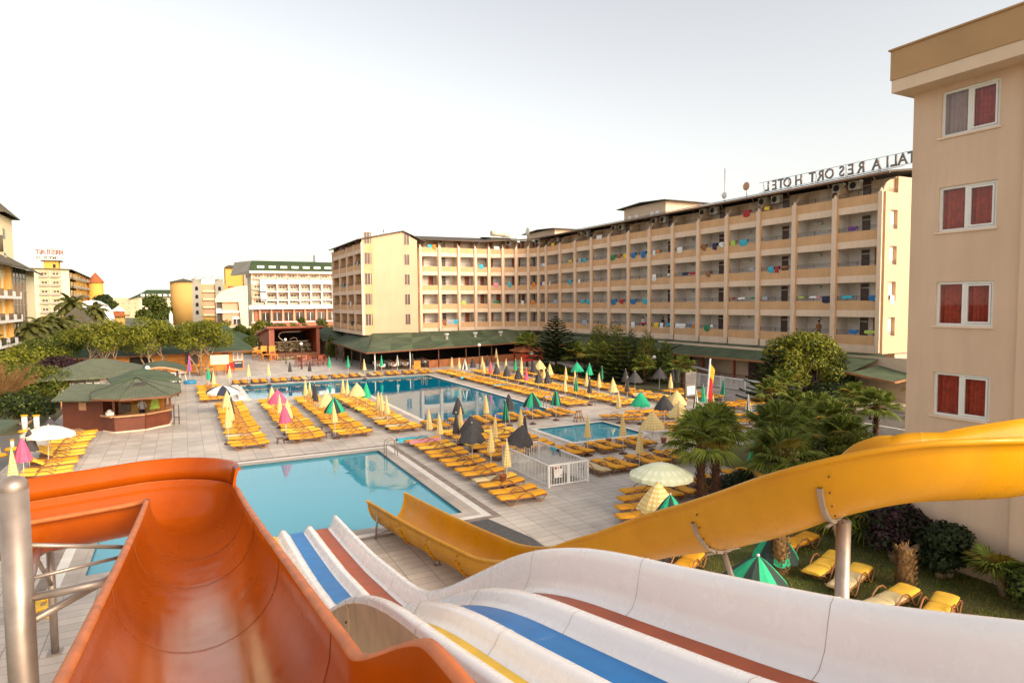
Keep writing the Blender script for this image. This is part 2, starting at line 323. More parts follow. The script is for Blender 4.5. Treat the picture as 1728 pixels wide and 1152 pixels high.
def tag(o, label, cat, group=None):
    k = label
    if k in labels and not group: print('DUP LABEL', k)
    n = len(label.split())
    if n < 4 or n > 16: print('LABEL LEN', n, label)
    labels[k] = 1
    o['label'] = label; o['category'] = cat
    if group: o['group'] = group
    return o
def thing(name, label, cat, loc=(0, 0, 0), rz=0, group=None):
    o = bpy.data.objects.new(name, None); col.objects.link(o); o.location = loc; o.rotation_euler = (0, 0, rz); o.empty_display_size = 0.2
    return tag(o, label, cat, group)
def struct(name, mb, mats):
    o = mb.build(name, mats); o['kind'] = 'structure'; return o
def copy_tree(o, parent=None):
    c = o.copy(); col.objects.link(c)
    if parent: c.parent = parent
    for ch in list(o.children): copy_tree(ch, c)
    return c
def unlink_tree(o):
    for ch in list(o.children): unlink_tree(ch)
    bpy.data.objects.remove(o)
ORD = ['first', 'second', 'third', 'fourth', 'fifth', 'sixth', 'seventh', 'eighth', 'ninth', 'tenth', 'eleventh', 'twelfth', 'thirteenth', 'fourteenth', 'fifteenth', 'sixteenth', 'seventeenth', 'eighteenth', 'nineteenth', 'twentieth'] + ['twenty-' + x for x in ('first', 'second', 'third', 'fourth', 'fifth', 'sixth', 'seventh', 'eighth', 'ninth')] + ['thirtieth'] + ['thirty-' + x for x in ('first', 'second', 'third', 'fourth', 'fifth', 'sixth', 'seventh', 'eighth', 'ninth')]
def lerp(a, b, t): return a + (b - a) * t
def interp(tab, x):
    if x <= tab[0][0]: return tab[0][1]
    for (a, b), (c, d) in zip(tab, tab[1:]):
        if x <= c: return lerp(b, d, (x - a) / (c - a))
    return tab[-1][1]
def smooth_tab(tab, x, w=0.6):
    return sum(interp(tab, x + w * k / 2) * q for k, q in ((-2, 1), (-1, 2), (0, 3), (1, 2), (2, 1))) / 9

GLY = {}
for ch in sorted(set('TALIARESORTHOTEL' + 'KRESTIAST' + 'IDMOTOTEYA' + '(')):
    cu = bpy.data.curves.new('letter', 'FONT'); cu.body = ch; cu.size = 1.0; cu.extrude = 0.045; cu.offset = 0.012; cu.resolution_u = 3
    ob = bpy.data.objects.new('tmp', cu); col.objects.link(ob); GLY[ch] = bpy.data.meshes.new_from_object(ob.evaluated_get(bpy.context.evaluated_depsgraph_get())); bpy.data.objects.remove(ob)
def letter_mesh(ch, size, ext=0.05):
    me = GLY[ch].copy(); me.transform(Matrix.Diagonal((size, size, 1.2, 1))); return me
def body_mesh():
    arm = 0.4
    V_ = [((0, 0, 0.93), .15), ((0, .01, 1.15), .14), ((0, .0, 1.38), .15), ((0, .0, 1.5), .06), ((0, -.01, 1.62), .10), ((0, -.01, 1.70), .085)]; ed = [(0, 1), (1, 2), (2, 3), (3, 4), (4, 5)]
    for sd in (-1, 1):
        i = len(V_); V_ += [((sd * .10, 0, .88), .10), ((sd * .11, -.01, .48), .065), ((sd * .12, .02, .08), .045), ((sd * .13, -.14, .03), .04)]; ed += [(0, i), (i, i + 1), (i + 1, i + 2), (i + 2, i + 3)]
        i = len(V_); V_ += [((sd * .19, 0, 1.40), .06), ((sd * .25, .03, 1.14), .045), ((sd * .22, -.12 - .1 * arm, .95 + .1 * arm), .035), ((sd * .20, -.20 - .1 * arm, .93 + .12 * arm), .03)]; ed += [(2, i), (i, i + 1), (i + 1, i + 2), (i + 2, i + 3)]
        for f in range(5):
            j = len(V_); V_.append(((sd * (.225 - f * .018 if f < 4 else .165), -.27 - .1 * arm - (.012 if f in (1, 2) else 0) + (.03 if f == 4 else 0), .925 + .12 * arm - (.01 * f if f < 4 else -.01)), .009)); ed.append((i + 3, j))
    me = bpy.data.meshes.new('body'); me.from_pydata([v for v, r in V_], ed, []); o = bpy.data.objects.new('body', me); col.objects.link(o)
    o.modifiers.new('skin', 'SKIN'); o.modifiers.new('sub', 'SUBSURF').levels = 1
    for i, (v, r) in enumerate(V_): me.skin_vertices[0].data[i].radius = (r, r * (0.72 if i < 3 else 1)); me.skin_vertices[0].data[i].use_root = (i == 0)
    m2 = bpy.data.meshes.new_from_object(o.evaluated_get(bpy.context.evaluated_depsgraph_get())); bpy.data.objects.remove(o); return m2
BODY = body_mesh()

# ---------------------------------------------------------------- camera (eye height on the slide tower)
H = 8.0
f_px, hy, yaw, roll = 1086.2, 511.1, R(27.07), R(-0.494)
pitch = math.atan((576 - hy) / f_px)
fw = Vector((math.sin(yaw) * math.cos(pitch), math.cos(yaw) * math.cos(pitch), -math.sin(pitch)))
rt = Vector((math.cos(yaw), -math.sin(yaw), 0)); up = rt.cross(fw)
r2 = rt * math.cos(roll) + up * math.sin(roll); u2 = -rt * math.sin(roll) + up * math.cos(roll)
cam = bpy.data.cameras.new('camera'); co = bpy.data.objects.new('camera', cam); col.objects.link(co)
co.matrix_world = Matrix(((r2.x, u2.x, -fw.x, 0), (r2.y, u2.y, -fw.y, 0), (r2.z, u2.z, -fw.z, H), (0, 0, 0, 1)))
cam.sensor_width = 36; cam.lens = 36 * f_px / 1728; cam.clip_end = 4000; cam.clip_start = 0.05
scene.camera = co

# ---------------------------------------------------------------- light
SUN_EL, SUN_AZ = R(27), R(157)      # azimuth clockwise from +Y
w = bpy.data.worlds.new('World'); scene.world = w; w.use_nodes = True
nt = w.node_tree; bg = nt.nodes['Background']
sky = nt.nodes.new('ShaderNodeTexSky'); sky.sky_type = 'NISHITA'; sky.sun_disc = False
sky.sun_elevation = SUN_EL; sky.sun_rotation = SUN_AZ; sky.dust_density = 3.0; sky.air_density = 1.0; sky.ozone_density = 1.0
tcw = nt.nodes.new('ShaderNodeTexCoord'); sx = nt.nodes.new('ShaderNodeSeparateXYZ'); cxz = nt.nodes.new('ShaderNodeCombineXYZ'); mxz = nt.nodes.new('ShaderNodeMath'); mxz.operation = 'MAXIMUM'; mxz.inputs[1].default_value = 0.07
nt.links.new(tcw.outputs['Generated'], sx.inputs[0]); nt.links.new(sx.outputs[0], cxz.inputs[0]); nt.links.new(sx.outputs[1], cxz.inputs[1]); nt.links.new(sx.outputs[2], mxz.inputs[0]); nt.links.new(mxz.outputs[0], cxz.inputs[2]); nt.links.new(cxz.outputs[0], sky.inputs['Vector'])
hs = nt.nodes.new('ShaderNodeHueSaturation'); hs.inputs['Saturation'].default_value = 0.55; nt.links.new(sky.outputs[0], hs.inputs['Color'])
wm = nt.nodes.new('ShaderNodeVectorMath'); wm.operation = 'MULTIPLY'; wm.inputs[1].default_value = (1.13, 1.0, 0.85); nt.links.new(hs.outputs[0], wm.inputs[0])
nt.links.new(wm.outputs[0], bg.inputs[0]); bg.inputs[1].default_value = 0.15
sl = bpy.data.lights.new('sun', 'SUN'); sl.energy = 1.15; sl.angle = R(28); sl.color = (1.0, 0.86, 0.66)
so = bpy.data.objects.new('sun', sl); col.objects.link(so)
sd = Vector((math.sin(SUN_AZ) * math.cos(SUN_EL), math.cos(SUN_AZ) * math.cos(SUN_EL), math.sin(SUN_EL)))
so.rotation_euler = sd.to_track_quat('Z', 'Y').to_euler(); so.location = (0, -20, 40)
vs = scene.view_settings; vs.view_transform = 'Standard'; vs.look = 'None'; vs.exposure = 1.08; vs.gamma = 1
scene.cycles.max_bounces = 6; scene.cycles.transparent_max_bounces = 12; scene.cycles.caustics_reflective = False; scene.cycles.caustics_refractive = False
#PART2
# ---------------------------------------------------------------- ground, deck and pools
def rects_minus(x0, x1, y0, y1, holes, z, mb, m=0):
    xs = sorted({x0, x1, *[h[0] for h in holes], *[h[1] for h in holes]}); ys = sorted({y0, y1, *[h[2] for h in holes], *[h[3] for h in holes]})
    xs = [x for x in xs if x0 <= x <= x1]; ys = [y for y in ys if y0 <= y <= y1]
    for a, b in zip(xs, xs[1:]):
        for c, d in zip(ys, ys[1:]):
            cx, cy = (a + b) / 2, (c + d) / 2
            if any(h[0] < cx < h[1] and h[2] < cy < h[3] for h in holes): continue
            mb.poly([(a, c, z), (b, c, z), (b, d, z), (a, d, z)], m)
    return mb
PA = (-2.85, 9.3, 22.5, 34.4); PM1 = (4.9, 14.6, 58.9, 68.5); PM2 = (14.6, 24.3, 40.3, 68.5); PS = (19.75, 24.85, 30.95, 35.35); WELL = (13.98, 15.76, 23.88, 28.1)
holes = [PA, PM1, PM2, PS, WELL]
GR = (12.2, 70, -30, 17.3); BED = (23.2, 33.5, 17.3, 25.8); BED2 = (36.3, 42.4, 44.5, 66)
ground = rects_minus(-900, 900, -40, 1600, holes + [(-8.2, 62, -6, 112)], -0.03, MB())
struct('ground', ground, ['earth'])
struct('pool_deck', rects_minus(-8.2, 62, -6, 112, holes + [GR, BED, BED2, (38, 62, 17.3, 30)], 0.0, MB()), ['deck'])
struct('paving', MB().box(38, 62, 17.3, 30, -0.06, -0.005).box(-14, -8.2, 34, 75, -0.06, -0.01), ['paving'])
struct('lawn', MB().box(12.2, 62, -6, 17.3, -0.08, 0.012).box(23.2, 33.5, 17.3, 25.8, -0.08, 0.012), ['grassbase'])
struct('planting_soil', MB().box(36.3, 42.4, 44.5, 66, -0.08, 0.14).box(-60, -14, 30, 118, -0.3, 0.02).box(-14, -8.3, 50, 120, -0.3, 0.0), ['soil'])
struct('road', MB().box(-27, -20, 118, 330, -0.3, 0.03), ['paving'])

def pool(name_part, rects, depth, tile, label, water='water', wz=-0.1):
    b = MB()
    def inside(x, y): return any(q[0] < x < q[1] and q[2] < y < q[3] for q in rects)
    wm = MB()
    for q in rects:
        b.poly([(q[0], q[2], -depth), (q[1], q[2], -depth), (q[1], q[3], -depth), (q[0], q[3], -depth)])
        wm.poly([(q[0], q[2], wz), (q[1], q[2], wz), (q[1], q[3], wz), (q[0], q[3], wz)])
        for (ax, ay, bx, by, nx, ny) in ((q[0], q[2], q[1], q[2], 0, -1), (q[1], q[2], q[1], q[3], 1, 0), (q[1], q[3], q[0], q[3], 0, 1), (q[0], q[3], q[0], q[2], -1, 0)):
            n = 24
            for i in range(n):
                xa, ya = lerp(ax, bx, i / n), lerp(ay, by, i / n); xb, yb = lerp(ax, bx, (i + 1) / n), lerp(ay, by, (i + 1) / n)
                if inside((xa + xb) / 2 + nx * 0.05, (ya + yb) / 2 + ny * 0.05): continue
                b.poly([(xa, ya, -depth), (xb, yb, -depth), (xb, yb, -0.14), (xa, ya, -0.14)]); b.poly([(xa, ya, -0.14), (xb, yb, -0.14), (xb, yb, 0), (xa, ya, 0)], 1)
    struct('pool_basin', b, [tile, 'watertrim']); struct('pool_water', wm, [water])
pool('a', [PA], 1.1, 'pooltile', '')
pool('m', [PM1, PM2], 1.6, 'pooltile_deep', '', 'water_deep')
pool('s', [PS], 0.5, 'pooltile', '')
cp = MB()
def frame_strip(mb, q, a, b_, z, m=0, skip=''):
    x0, x1, y0, y1 = q
    if 'S' not in skip: mb.poly([(x0 - b_, y0 - b_, z), (x1 + b_, y0 - b_, z), (x1 + a, y0 - a, z), (x0 - a, y0 - a, z)], m)
    if 'E' not in skip: mb.poly([(x1 + b_, y0 - b_, z), (x1 + b_, y1 + b_, z), (x1 + a, y1 + a, z), (x1 + a, y0 - a, z)], m)
    if 'N' not in skip: mb.poly([(x1 + b_, y1 + b_, z), (x0 - b_, y1 + b_, z), (x0 - a, y1 + a, z), (x1 + a, y1 + a, z)], m)
    if 'W' not in skip: mb.poly([(x0 - b_, y1 + b_, z), (x0 - b_, y0 - b_, z), (x0 - a, y0 - a, z), (x0 - a, y1 + a, z)], m)
frame_strip(cp, PA, 0.0, 0.55, 0.006, 0); frame_strip(cp, PA, 0.55, 0.85, 0.006, 1); frame_strip(cp, PA, 0.85, 1.15, 0.006, 2)
frame_strip(cp, PS, 0.0, 0.3, 0.006, 1); frame_strip(cp, PS, 0.3, 0.6, 0.006, 0)
frame_strip(cp, PM2, 0.0, 0.35, 0.006, 1, 'W'); frame_strip(cp, PM2, 0.35, 0.7, 0.006, 0, 'W')
frame_strip(cp, PM1, 0.0, 0.35, 0.007, 1, 'NE')
cp.poly([(14.6, 58.9, 0.009), (14.25, 58.9, 0.009), (14.25, 40.0, 0.009), (14.6, 40.3, 0.009)], 1)
cp.poly([(14.25, 58.5, 0.008), (13.8, 58.5, 0.008), (13.8, 40.0, 0.008), (14.25, 40.0, 0.008)], 0)
cp.poly([(4.9, 68.5, 0.009), (24.3, 68.5, 0.009), (24.3, 68.85, 0.009), (4.9, 68.85, 0.009)], 1)
cp.poly([(8.7, 21.33, 0.012), (9.85, 21.33, 0.012), (10.35, 18.9, 0.012), (10.3, 15.0, 0.012), (8.6, 15.0, 0.012)], 3)  # shade under the yellow slide, painted as a dark sheet over the tiles
struct('pool_edging', cp, ['coping', 'white_stone', 'brown_strip', 'shade_patch'])
st = MB()
for i in range(5): st.box(4.9 + 0.002, 6.9 - i * 0.35, 59.4, 61.6, -1.5 + 0.0, -0.28 - i * 0.22 + 0.001 * i)
st.box(3.4, 4.9, 58.2, 68.2, 0.006, 0.05); st.box(4.0, 4.6, 58.8, 67.8, 0.05, 0.30)
o = st.build('pool_steps', ['white_stone']); tag(o, 'white stone entry steps and ledge at left end of the large pool', 'steps')

# ---------------------------------------------------------------- sweeps for the water slides
def loft(mb, secs, mats_fn, closed=True, sm=True, flip=False):
    n = len(secs[0]); b = len(mb.v)
    for s in secs: mb.v += [tuple(p) for p in s]
    for i in range(len(secs) - 1):
        for k in range(n if closed else n - 1):
            k2 = (k + 1) % n; q = (b + i * n + k, b + i * n + k2, b + (i + 1) * n + k2, b + (i + 1) * n + k)
            mb.face(q[::-1] if flip else q, mats_fn(k), sm)
    return mb
def catmull(P, n=8):
    P = [Vector(p) for p in P]; Q = [P[0] * 2 - P[1]] + P + [P[-1] * 2 - P[-2]]; out = []
    for i in range(1, len(Q) - 2):
        for k in range(n):
            t = k / n; a, b, c, d = Q[i - 1], Q[i], Q[i + 1], Q[i + 2]
            out.append(0.5 * ((2 * b) + (-a + c) * t + (2 * a - 5 * b + 4 * c - d) * t * t + (-a + 3 * b - 3 * c + d) * t ** 3))
    out.append(P[-1]); return out
def usec(wl, wr, D, dl=0, dr=0, n=18, lip=0.07, pw=1.0):
    """closed U section: list of (u, h); h=0 at the floor"""
    inn = []
    for k in range(n + 1):
        t = PI * k / n; c = -math.cos(t); u = c * (wl if c < 0 else wr)
        h = D * (1 - math.sin(t) ** pw)
        inn.append((u, h))
    inn[0] = (-wl, D + dl); inn[-1] = (wr, D + dr)
    def lipp(x, h, s): return [(x + s * lip * (0.5 - 0.5 * math.cos(a)) * 1.0, h + 0.035 * math.sin(a)) for a in (PI * 0.35, PI * 0.65, PI)] + [(x + s * lip, h - 0.05)]
    L = lipp(-wl, D + dl, -1); Rr = lipp(wr, D + dr, 1)
    outp = []
    for k in range(n + 1):
        t = PI * k / n; c = -math.cos(t); outp.append((c * ((wl if c < 0 else wr) + 0.03), (D + 0.03) * (1 - math.sin(t) ** pw) - 0.03))
    outp[0] = (-wl - 0.03, D + dl - 0.05); outp[-1] = (wr + 0.03, D + dr - 0.05)
    return L[::-1] + inn + Rr + outp[::-1], len(L), n
def sweep(path, hw, D, mats, rim_side=None, ext=None, lip=0.07, pw=1.0, hws=None):
    """path: list of floor points; returns MB and frames"""
    mb = MB(); secs = []; fr = []
    P = [Vector(p) for p in path]
    for i, p in enumerate(P):
        t = (P[min(i + 1, len(P) - 1)] - P[max(i - 1, 0)]); t.z = 0; t.normalize(); rgt = Vector((t.y, -t.x, 0))
        wl, wr, dl, dr = hws[i] if hws else (hw, hw, 0, 0)
        sec, nl, n = usec(wl, wr, D, dl, dr, lip=lip, pw=pw)
        secs.append([p + rgt * u + Vector((0, 0, h)) for u, h in sec]); fr.append((p, t, rgt, sec))
    nlip = 4; nin = 19
    def mf(k): return 1 if (k < nlip or nlip + nin - 1 <= k < nlip + nin + nlip) else 0
    loft(mb, secs, mf); mb.face([i for i in range(len(secs[0]))]); b = len(mb.v) - len(secs[0]); mb.face([b + i for i in range(len(secs[0]))][::-1])
    return mb, fr
def flange(mb, frm, D, hw, r0=0.02, r1=0.08, wd=0.05, m=0, a0=0.0, a1=1.0):
    """flat arc plate outside the shell at a station"""
    p, t, rgt, sec = frm; n = 22; b = len(mb.v)
    for k in range(n + 1):
        a = PI * lerp(a0, a1, k / n); c = -math.cos(a); s = math.sin(a)
        for rr in (r0, r1):
            for sd in (-1, 1): mb.v.append(tuple(p + rgt * (c * (hw + rr)) + Vector((0, 0, (D + 0.0) - (D + rr) * s)) + t * (sd * wd)))
    for k in range(n):
        i = b + k * 4; j = i + 4
        for q in ((i, j, j + 1, i + 1), (i + 2, i + 3, j + 3, j + 2), (i, i + 2, j + 2, j), (i + 1, j + 1, j + 3, i + 3)): mb.face(q, m)
    return mb

# --- orange flume: straight towards the pool, then a tight left-hand turn
rimz = [(0.5, 6.15), (2.0, 6.0), (4, 5.76), (5.6, 5.47), (7, 5.25), (9.1, 4.89), (12, 4.43), (15, 4.02)]
DO = 0.86
path = []; hws = []
y = 0.6
while y < 14.9:
    path.append((0.07, y, smooth_tab(rimz, y, 1.0) - DO)); f = max(0, min(1, (4.05 - y) / 0.8)); f = f * f * (3 - 2 * f)
    hws.append((0.8, 0.8 + 0.24 * f, 0, 0.27 * f * (1 - 0.2 * max(0, min(1, (3.1 - y) / 1.0))))); y += 0.08 if y < 5 else 0.25
cx, cy, Rt = -1.05, 15.0, 1.12
for k in range(1, 13):
    a = PI / 2 * k / 12; path.append((cx + Rt * math.cos(a), cy + Rt * math.sin(a), 4.02 - DO - 0.10 * k / 12)); hws.append((0.8, 0.8, 0, 0))
for k in range(1, 24):
    path.append((cx - 0.55 * k, cy + Rt + 0.004 * k * k, 3.92 - DO - 0.035 * k)); hws.append((0.8, 0.8, 0, 0))
t = thing('orange_water_slide', 'large orange open flume slide in the foreground curving left above the pool', 'water slide', (0, 0, 0))
mb, fr = sweep(path, 0.8, DO, None, hws=hws, lip=0.10, pw=0.9); mb.build('flume', ['orange', 'orange_rim'], t)
# raised outer guard round the bend
g = MB(); secs = []
i0 = next(i for i, p in enumerate(path) if p[1] > 14.8)
for i in range(i0, len(fr)):
    p, tt, rg, s = fr[i]; k = i - i0; hgt = 0.5 if k else 0.42
    z = p.z + DO; e = 0.8
    prof = [(e - 0.01, 0.02), (e + 0.02, 0.2), (e + 0.06, hgt - 0.03), (e + 0.1, hgt), (e + 0.17, hgt - 0.01), (e + 0.18, hgt - 0.06), (e + 0.12, hgt - 0.06), (e + 0.07, 0.2), (e + 0.06, 0.02)]
    secs.append([Vector((p.x, p.y, z)) + rg * u + Vector((0, 0, h)) for u, h in prof])
loft(g, secs, lambda k: 0); g.face(range(9)); g.build('splash_guard', ['orange'], t)
sm_ = MB()
for yy in (4.6, 7.6, 10.4, 12.6):
    i = min(range(len(path)), key=lambda i: abs(path[i][1] - yy) if path[i][0] > 0 else 99); p, tt, rg, s = fr[i]
    pts = [p + rg * (-math.cos(PI * k / 16) * 0.797) + Vector((0, 0, DO - (DO - 0.006) * math.sin(PI * k / 16) ** 0.9)) for k in range(0, 17)]
    MB().tube(pts, 0.003, 5).build('section_joint', ['seam'], t)
for i in (len(fr) - 12,):
    p, tt, rg, s = fr[i]; MB().tube([p + rg * (0.8 + q) + Vector((0, 0, DO + h)) for q, h in ((-0.015, 0.02), (0.012, 0.2), (0.05, 0.46))], 0.006, 5).build('section_joint', ['seam'], t)
for i in (len(fr) - 20, len(fr) - 8): flange(MBf := MB(), fr[i], DO, 0.8, 0.02, 0.07, 0.04); MBf.build('flange', ['steel'], t)

# --- yellow flume
YW, YD = 0.70, 0.96
near = [(12.6, 4.1, 6.15), (11.3, 4.17, 6.15), (10.27, 4.2, 6.15), (9.47, 4.36, 6.18), (8.98, 4.6, 6.17), (8.55, 4.93, 6.12), (8.2, 5.35, 5.99), (7.95, 5.83, 5.80), (7.8, 6.35, 5.57), (7.76, 6.95, 5.28), (7.80, 7.9, 4.78), (7.84, 8.8, 4.33), (7.78, 9.8, 3.84), (7.6, 10.9, 3.22), (7.41, 12.07, 2.62), (7.08, 13.6, 1.75), (6.78, 15.2, 1.25), (6.53, 16.5, 1.16), (6.19, 18.1, 1.14), (5.83, 20.04, 1.14), (5.47, 21.96, 1.17)]
npth = catmull(near, 6); cpth = []
for i, p in enumerate(npth):
    tt = npth[min(i + 1, len(npth) - 1)] - npth[max(i - 1, 0)]; tt.z = 0; tt.normalize(); rg = Vector((tt.y, -tt.x, 0))
    cpth.append(p + rg * (YW + 0.07) - Vector((0, 0, YD)))
t = thing('yellow_water_slide', 'long yellow open flume slide winding down into the near pool corner', 'water slide')
DRT = [(7.7, 0), (7.95, -0.04), (8.2, -0.12), (8.6, -0.24), (9.5, -0.27), (10.5, -0.20), (12.6, -0.18)]
hwy = [(YW, YW, 0, interp(DRT, p.x) if p.y < 7.0 else 0) for p in npth]
mb, fry = sweep(cpth, YW, YD, None, lip=0.07, pw=0.95, hws=hwy); mb.build('flume', ['yellowslide', 'yellowslide'], t)
def fidx(y): return min(range(len(npth)), key=lambda i: abs(npth[i].y - y) + (0 if npth[i].x < 11 else 9))
stn = [fidx(yy) for yy in (6.0, 8.5, 16.4, 18.0, 19.8)]
for i in stn:
    fl = MB(); flange(fl, fry[i], YD, YW, 0.025, 0.085, 0.035, 0, 0.12, 0.8)
    fl.build('flange', ['steel' if i < fidx(12) else 'yellowslide'], t)
    p, tt, rg, s = fry[i]
    for k in range(8):
        a = PI * lerp(0.06, 0.62, k / 7); c = p + rg * (-math.cos(a) * (YW + 0.05)) + Vector((0, 0, YD - (YD + 0.05) * math.sin(a))) - tt * 0.13
        MB().ball(c, 0.018, 4, 0).build('bolt', ['bolt'], t)
def slide_post(parent, x, y, z1, r, n=16, name='support_post', x0=None, y0=None, foot=True):
    m_ = MB().tube([(x if x0 is None else x0, y if y0 is None else y0, 0), (x, y, z1)], r, n)
    if foot: m_.box((x if x0 is None else x0) - r * 1.8, (x if x0 is None else x0) + r * 1.8, (y if y0 is None else y0) - r * 1.8, (y if y0 is None else y0) + r * 1.8, 0.0, 0.03)
    return m_.build(name, ['steel'], parent)
p = fry[stn[0]][0]; rg = fry[stn[0]][2]; tt = fry[stn[0]][1]
slide_post(t, p.x + 0.18, p.y, p.z - 0.1, 0.105)
MB().tube([p - rg * 0.35 - Vector((0, 0, 0.07)), p + rg * 0.5 - Vector((0, 0, 0.07))], 0.03, 4, sm=False).build('saddle', ['steel'], t)
p = fry[stn[1]][0]; rg = fry[stn[1]][2]
slide_post(t, p.x, p.y, p.z - 0.06, 0.05, x0=p.x + 0.9, y0=p.y - 0.7)
MB().tube([p - rg * 0.4 - Vector((0, 0, 0.05)), p + rg * 0.4 - Vector((0, 0, 0.05))], 0.025, 4, sm=False).build('saddle', ['steel'], t)
for yy in (18.0, 16.4):
    p = fry[fidx(yy)][0]; slide_post(t, p.x - 0.25, p.y, p.z - 0.03, 0.055)
p = fry[fidx(21.2)][0]; rg = fry[fidx(21.2)][2]
MB().tube([p - rg * 0.66 + Vector((0, 0, 0.75)), p - rg * 0.75 - Vector((0, 0, p.z))], 0.035, 8).tube([p - rg * 0.75 + Vector((0, 0, 0.15 - p.z)), p + rg * 0.6 + Vector((0, 0, 0.25 - p.z))], 0.035, 8).build('leg_frame', ['steel'], t)

# --- white three-lane slide
mid = [(0.0, 6.25), (2, 5.62), (3.1, 5.28), (4.1, 5.07), (4.94, 4.88), (5.6, 4.74), (6.2, 4.62), (6.8, 4.47), (7.55, 4.22), (8.1, 4.0), (8.66, 3.74), (9.2, 3.44), (9.9, 3.07), (10.6, 2.7), (11.3, 2.32), (12.0, 1.97), (12.7, 1.66), (13.5, 1.4), (14.5, 1.22), (15.6, 1.08), (17.3, 0.83), (20.2, 0.58), (22.7, 0.40)]
def midz(y): return smooth_tab(mid, y, 0.7)
def dR(y): return interp([(0, 0.42), (9, 0.38), (11, 0.30), (13, 0.22), (22.7, 0.24)], y)
def dL(y): return interp([(0, 0.28), (9, 0.28), (12, 0.22), (22.7, 0.2)], y)
XR = [1.92, 2.77, 3.63, 4.5]
ys = [0.2 + 0.2 * i for i in range(113)]
t = thing('white_lane_slide', 'white three-lane slide with yellow, blue and rust coloured lanes running to the pool', 'water slide')
FD = 0.20
def wsec(y):
    z = midz(y); l = dL(y); r = dR(y); P = []
    P += [(XR[0] - 0.10, -0.75), (XR[0] - 0.10, l - 0.09), (XR[0] - 0.085, l - 0.03), (XR[0] - 0.04, l), (XR[0] + 0.02, l - 0.01), (XR[0] + 0.06, l - 0.06), (XR[0] + 0.10, -FD * 0.45), (XR[0] + 0.17, -FD)]
    for c in (1, 2):
        P += [(XR[c] - 0.20, -FD), (XR[c] - 0.13, -FD * 0.6), (XR[c] - 0.085, -0.035), (XR[c] - 0.045, -0.004), (XR[c] + 0.045, -0.004), (XR[c] + 0.085, -0.035), (XR[c] + 0.13, -FD * 0.6), (XR[c] + 0.20, -FD)]
    P += [(XR[3] - 0.25, -FD), (XR[3] - 0.17, -FD * 0.7), (XR[3] - 0.11, 0.0), (XR[3] - 0.075, r * 0.6), (XR[3] - 0.05, r - 0.04), (XR[3] - 0.01, r), (XR[3] + 0.06, r - 0.01), (XR[3] + 0.09, r - 0.05), (XR[3] + 0.07, r - 0.12), (XR[3] + 0.06, -FD - 0.1), (XR[0] + 0.0, -FD - 0.1)]
    P += [(XR[0] - 0.05, -0.75)]
    return [Vector((x, y, z + h)) for x, h in P]
b_ = MB(); secs = [wsec(y) for y in ys]
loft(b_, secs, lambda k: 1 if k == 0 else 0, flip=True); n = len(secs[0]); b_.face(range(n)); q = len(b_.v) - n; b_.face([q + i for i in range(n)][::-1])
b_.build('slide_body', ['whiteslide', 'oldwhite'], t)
for a, b2, mt in ((XR[0] + 0.19, XR[1] - 0.22, 'lane_yellow'), (XR[1] + 0.21, XR[2] - 0.21, 'lane_blue'), (XR[2] + 0.21, XR[3] - 0.26, 'lane_orange')):
    lb = MB(); loft(lb, [[Vector((a, y, midz(y) - FD + 0.005)), Vector(((a + b2) / 2, y, midz(y) - FD + 0.004)), Vector((b2, y, midz(y) - FD + 0.005))] for y in ys], lambda k: 0, closed=False, flip=True)
    lb.build('lane', [mt], t)
sj = MB()
for yy in (3.25, 5.6, 8.1, 15.2, 18.0, 20.6):
    s_ = [p + Vector((0, 0, 0.002)) for p in wsec(yy)[1:-3]]; MB().tube(s_, 0.0035, 4).build('section_joint', ['seamgrey'], t)
for yy in (8.4, 10.5):
    rib = MB(); z = midz(yy); rib.box(XR[0] - 0.125, XR[0] - 0.102, yy - 0.09, yy + 0.09, z - 0.8, z + dL(yy) - 0.12, 0)
    for k in range(3): rib.ball((XR[0] - 0.13, yy, z - 0.05 - k * 0.28), 0.02, 4, 1)
    rib.build('side_rib', ['oldwhite', 'bolt'], t)
for y0_, y1_ in ((7.4, 8.3), (8.5, 9.5)):
    rib = MB(); z = midz((y0_ + y1_) / 2) - 0.75; rib.box(XR[0] - 0.11, XR[0] + 0.3, y0_, y1_, z, z + 0.12, 0); rib.ball((XR[0] - 0.115, y1_ - 0.15, z + 0.07), 0.02, 4, 1); rib.ball((XR[0] - 0.115, y1_ - 0.27, z + 0.06), 0.02, 4, 1); rib.build('base_plate', ['oldwhite', 'bolt'], t)
for yy in (9.0, 13.5, 18.5):
    for xx in (2.3, 4.2): slide_post(t, xx, yy, midz(yy) - FD - 0.1, 0.06)
MB().tube([(1.7, 8.9, midz(8.9) - 0.9), (4.6, 8.9, midz(8.9) - 0.9)], 0.06, 8).build('cross_beam', ['steel'], t)

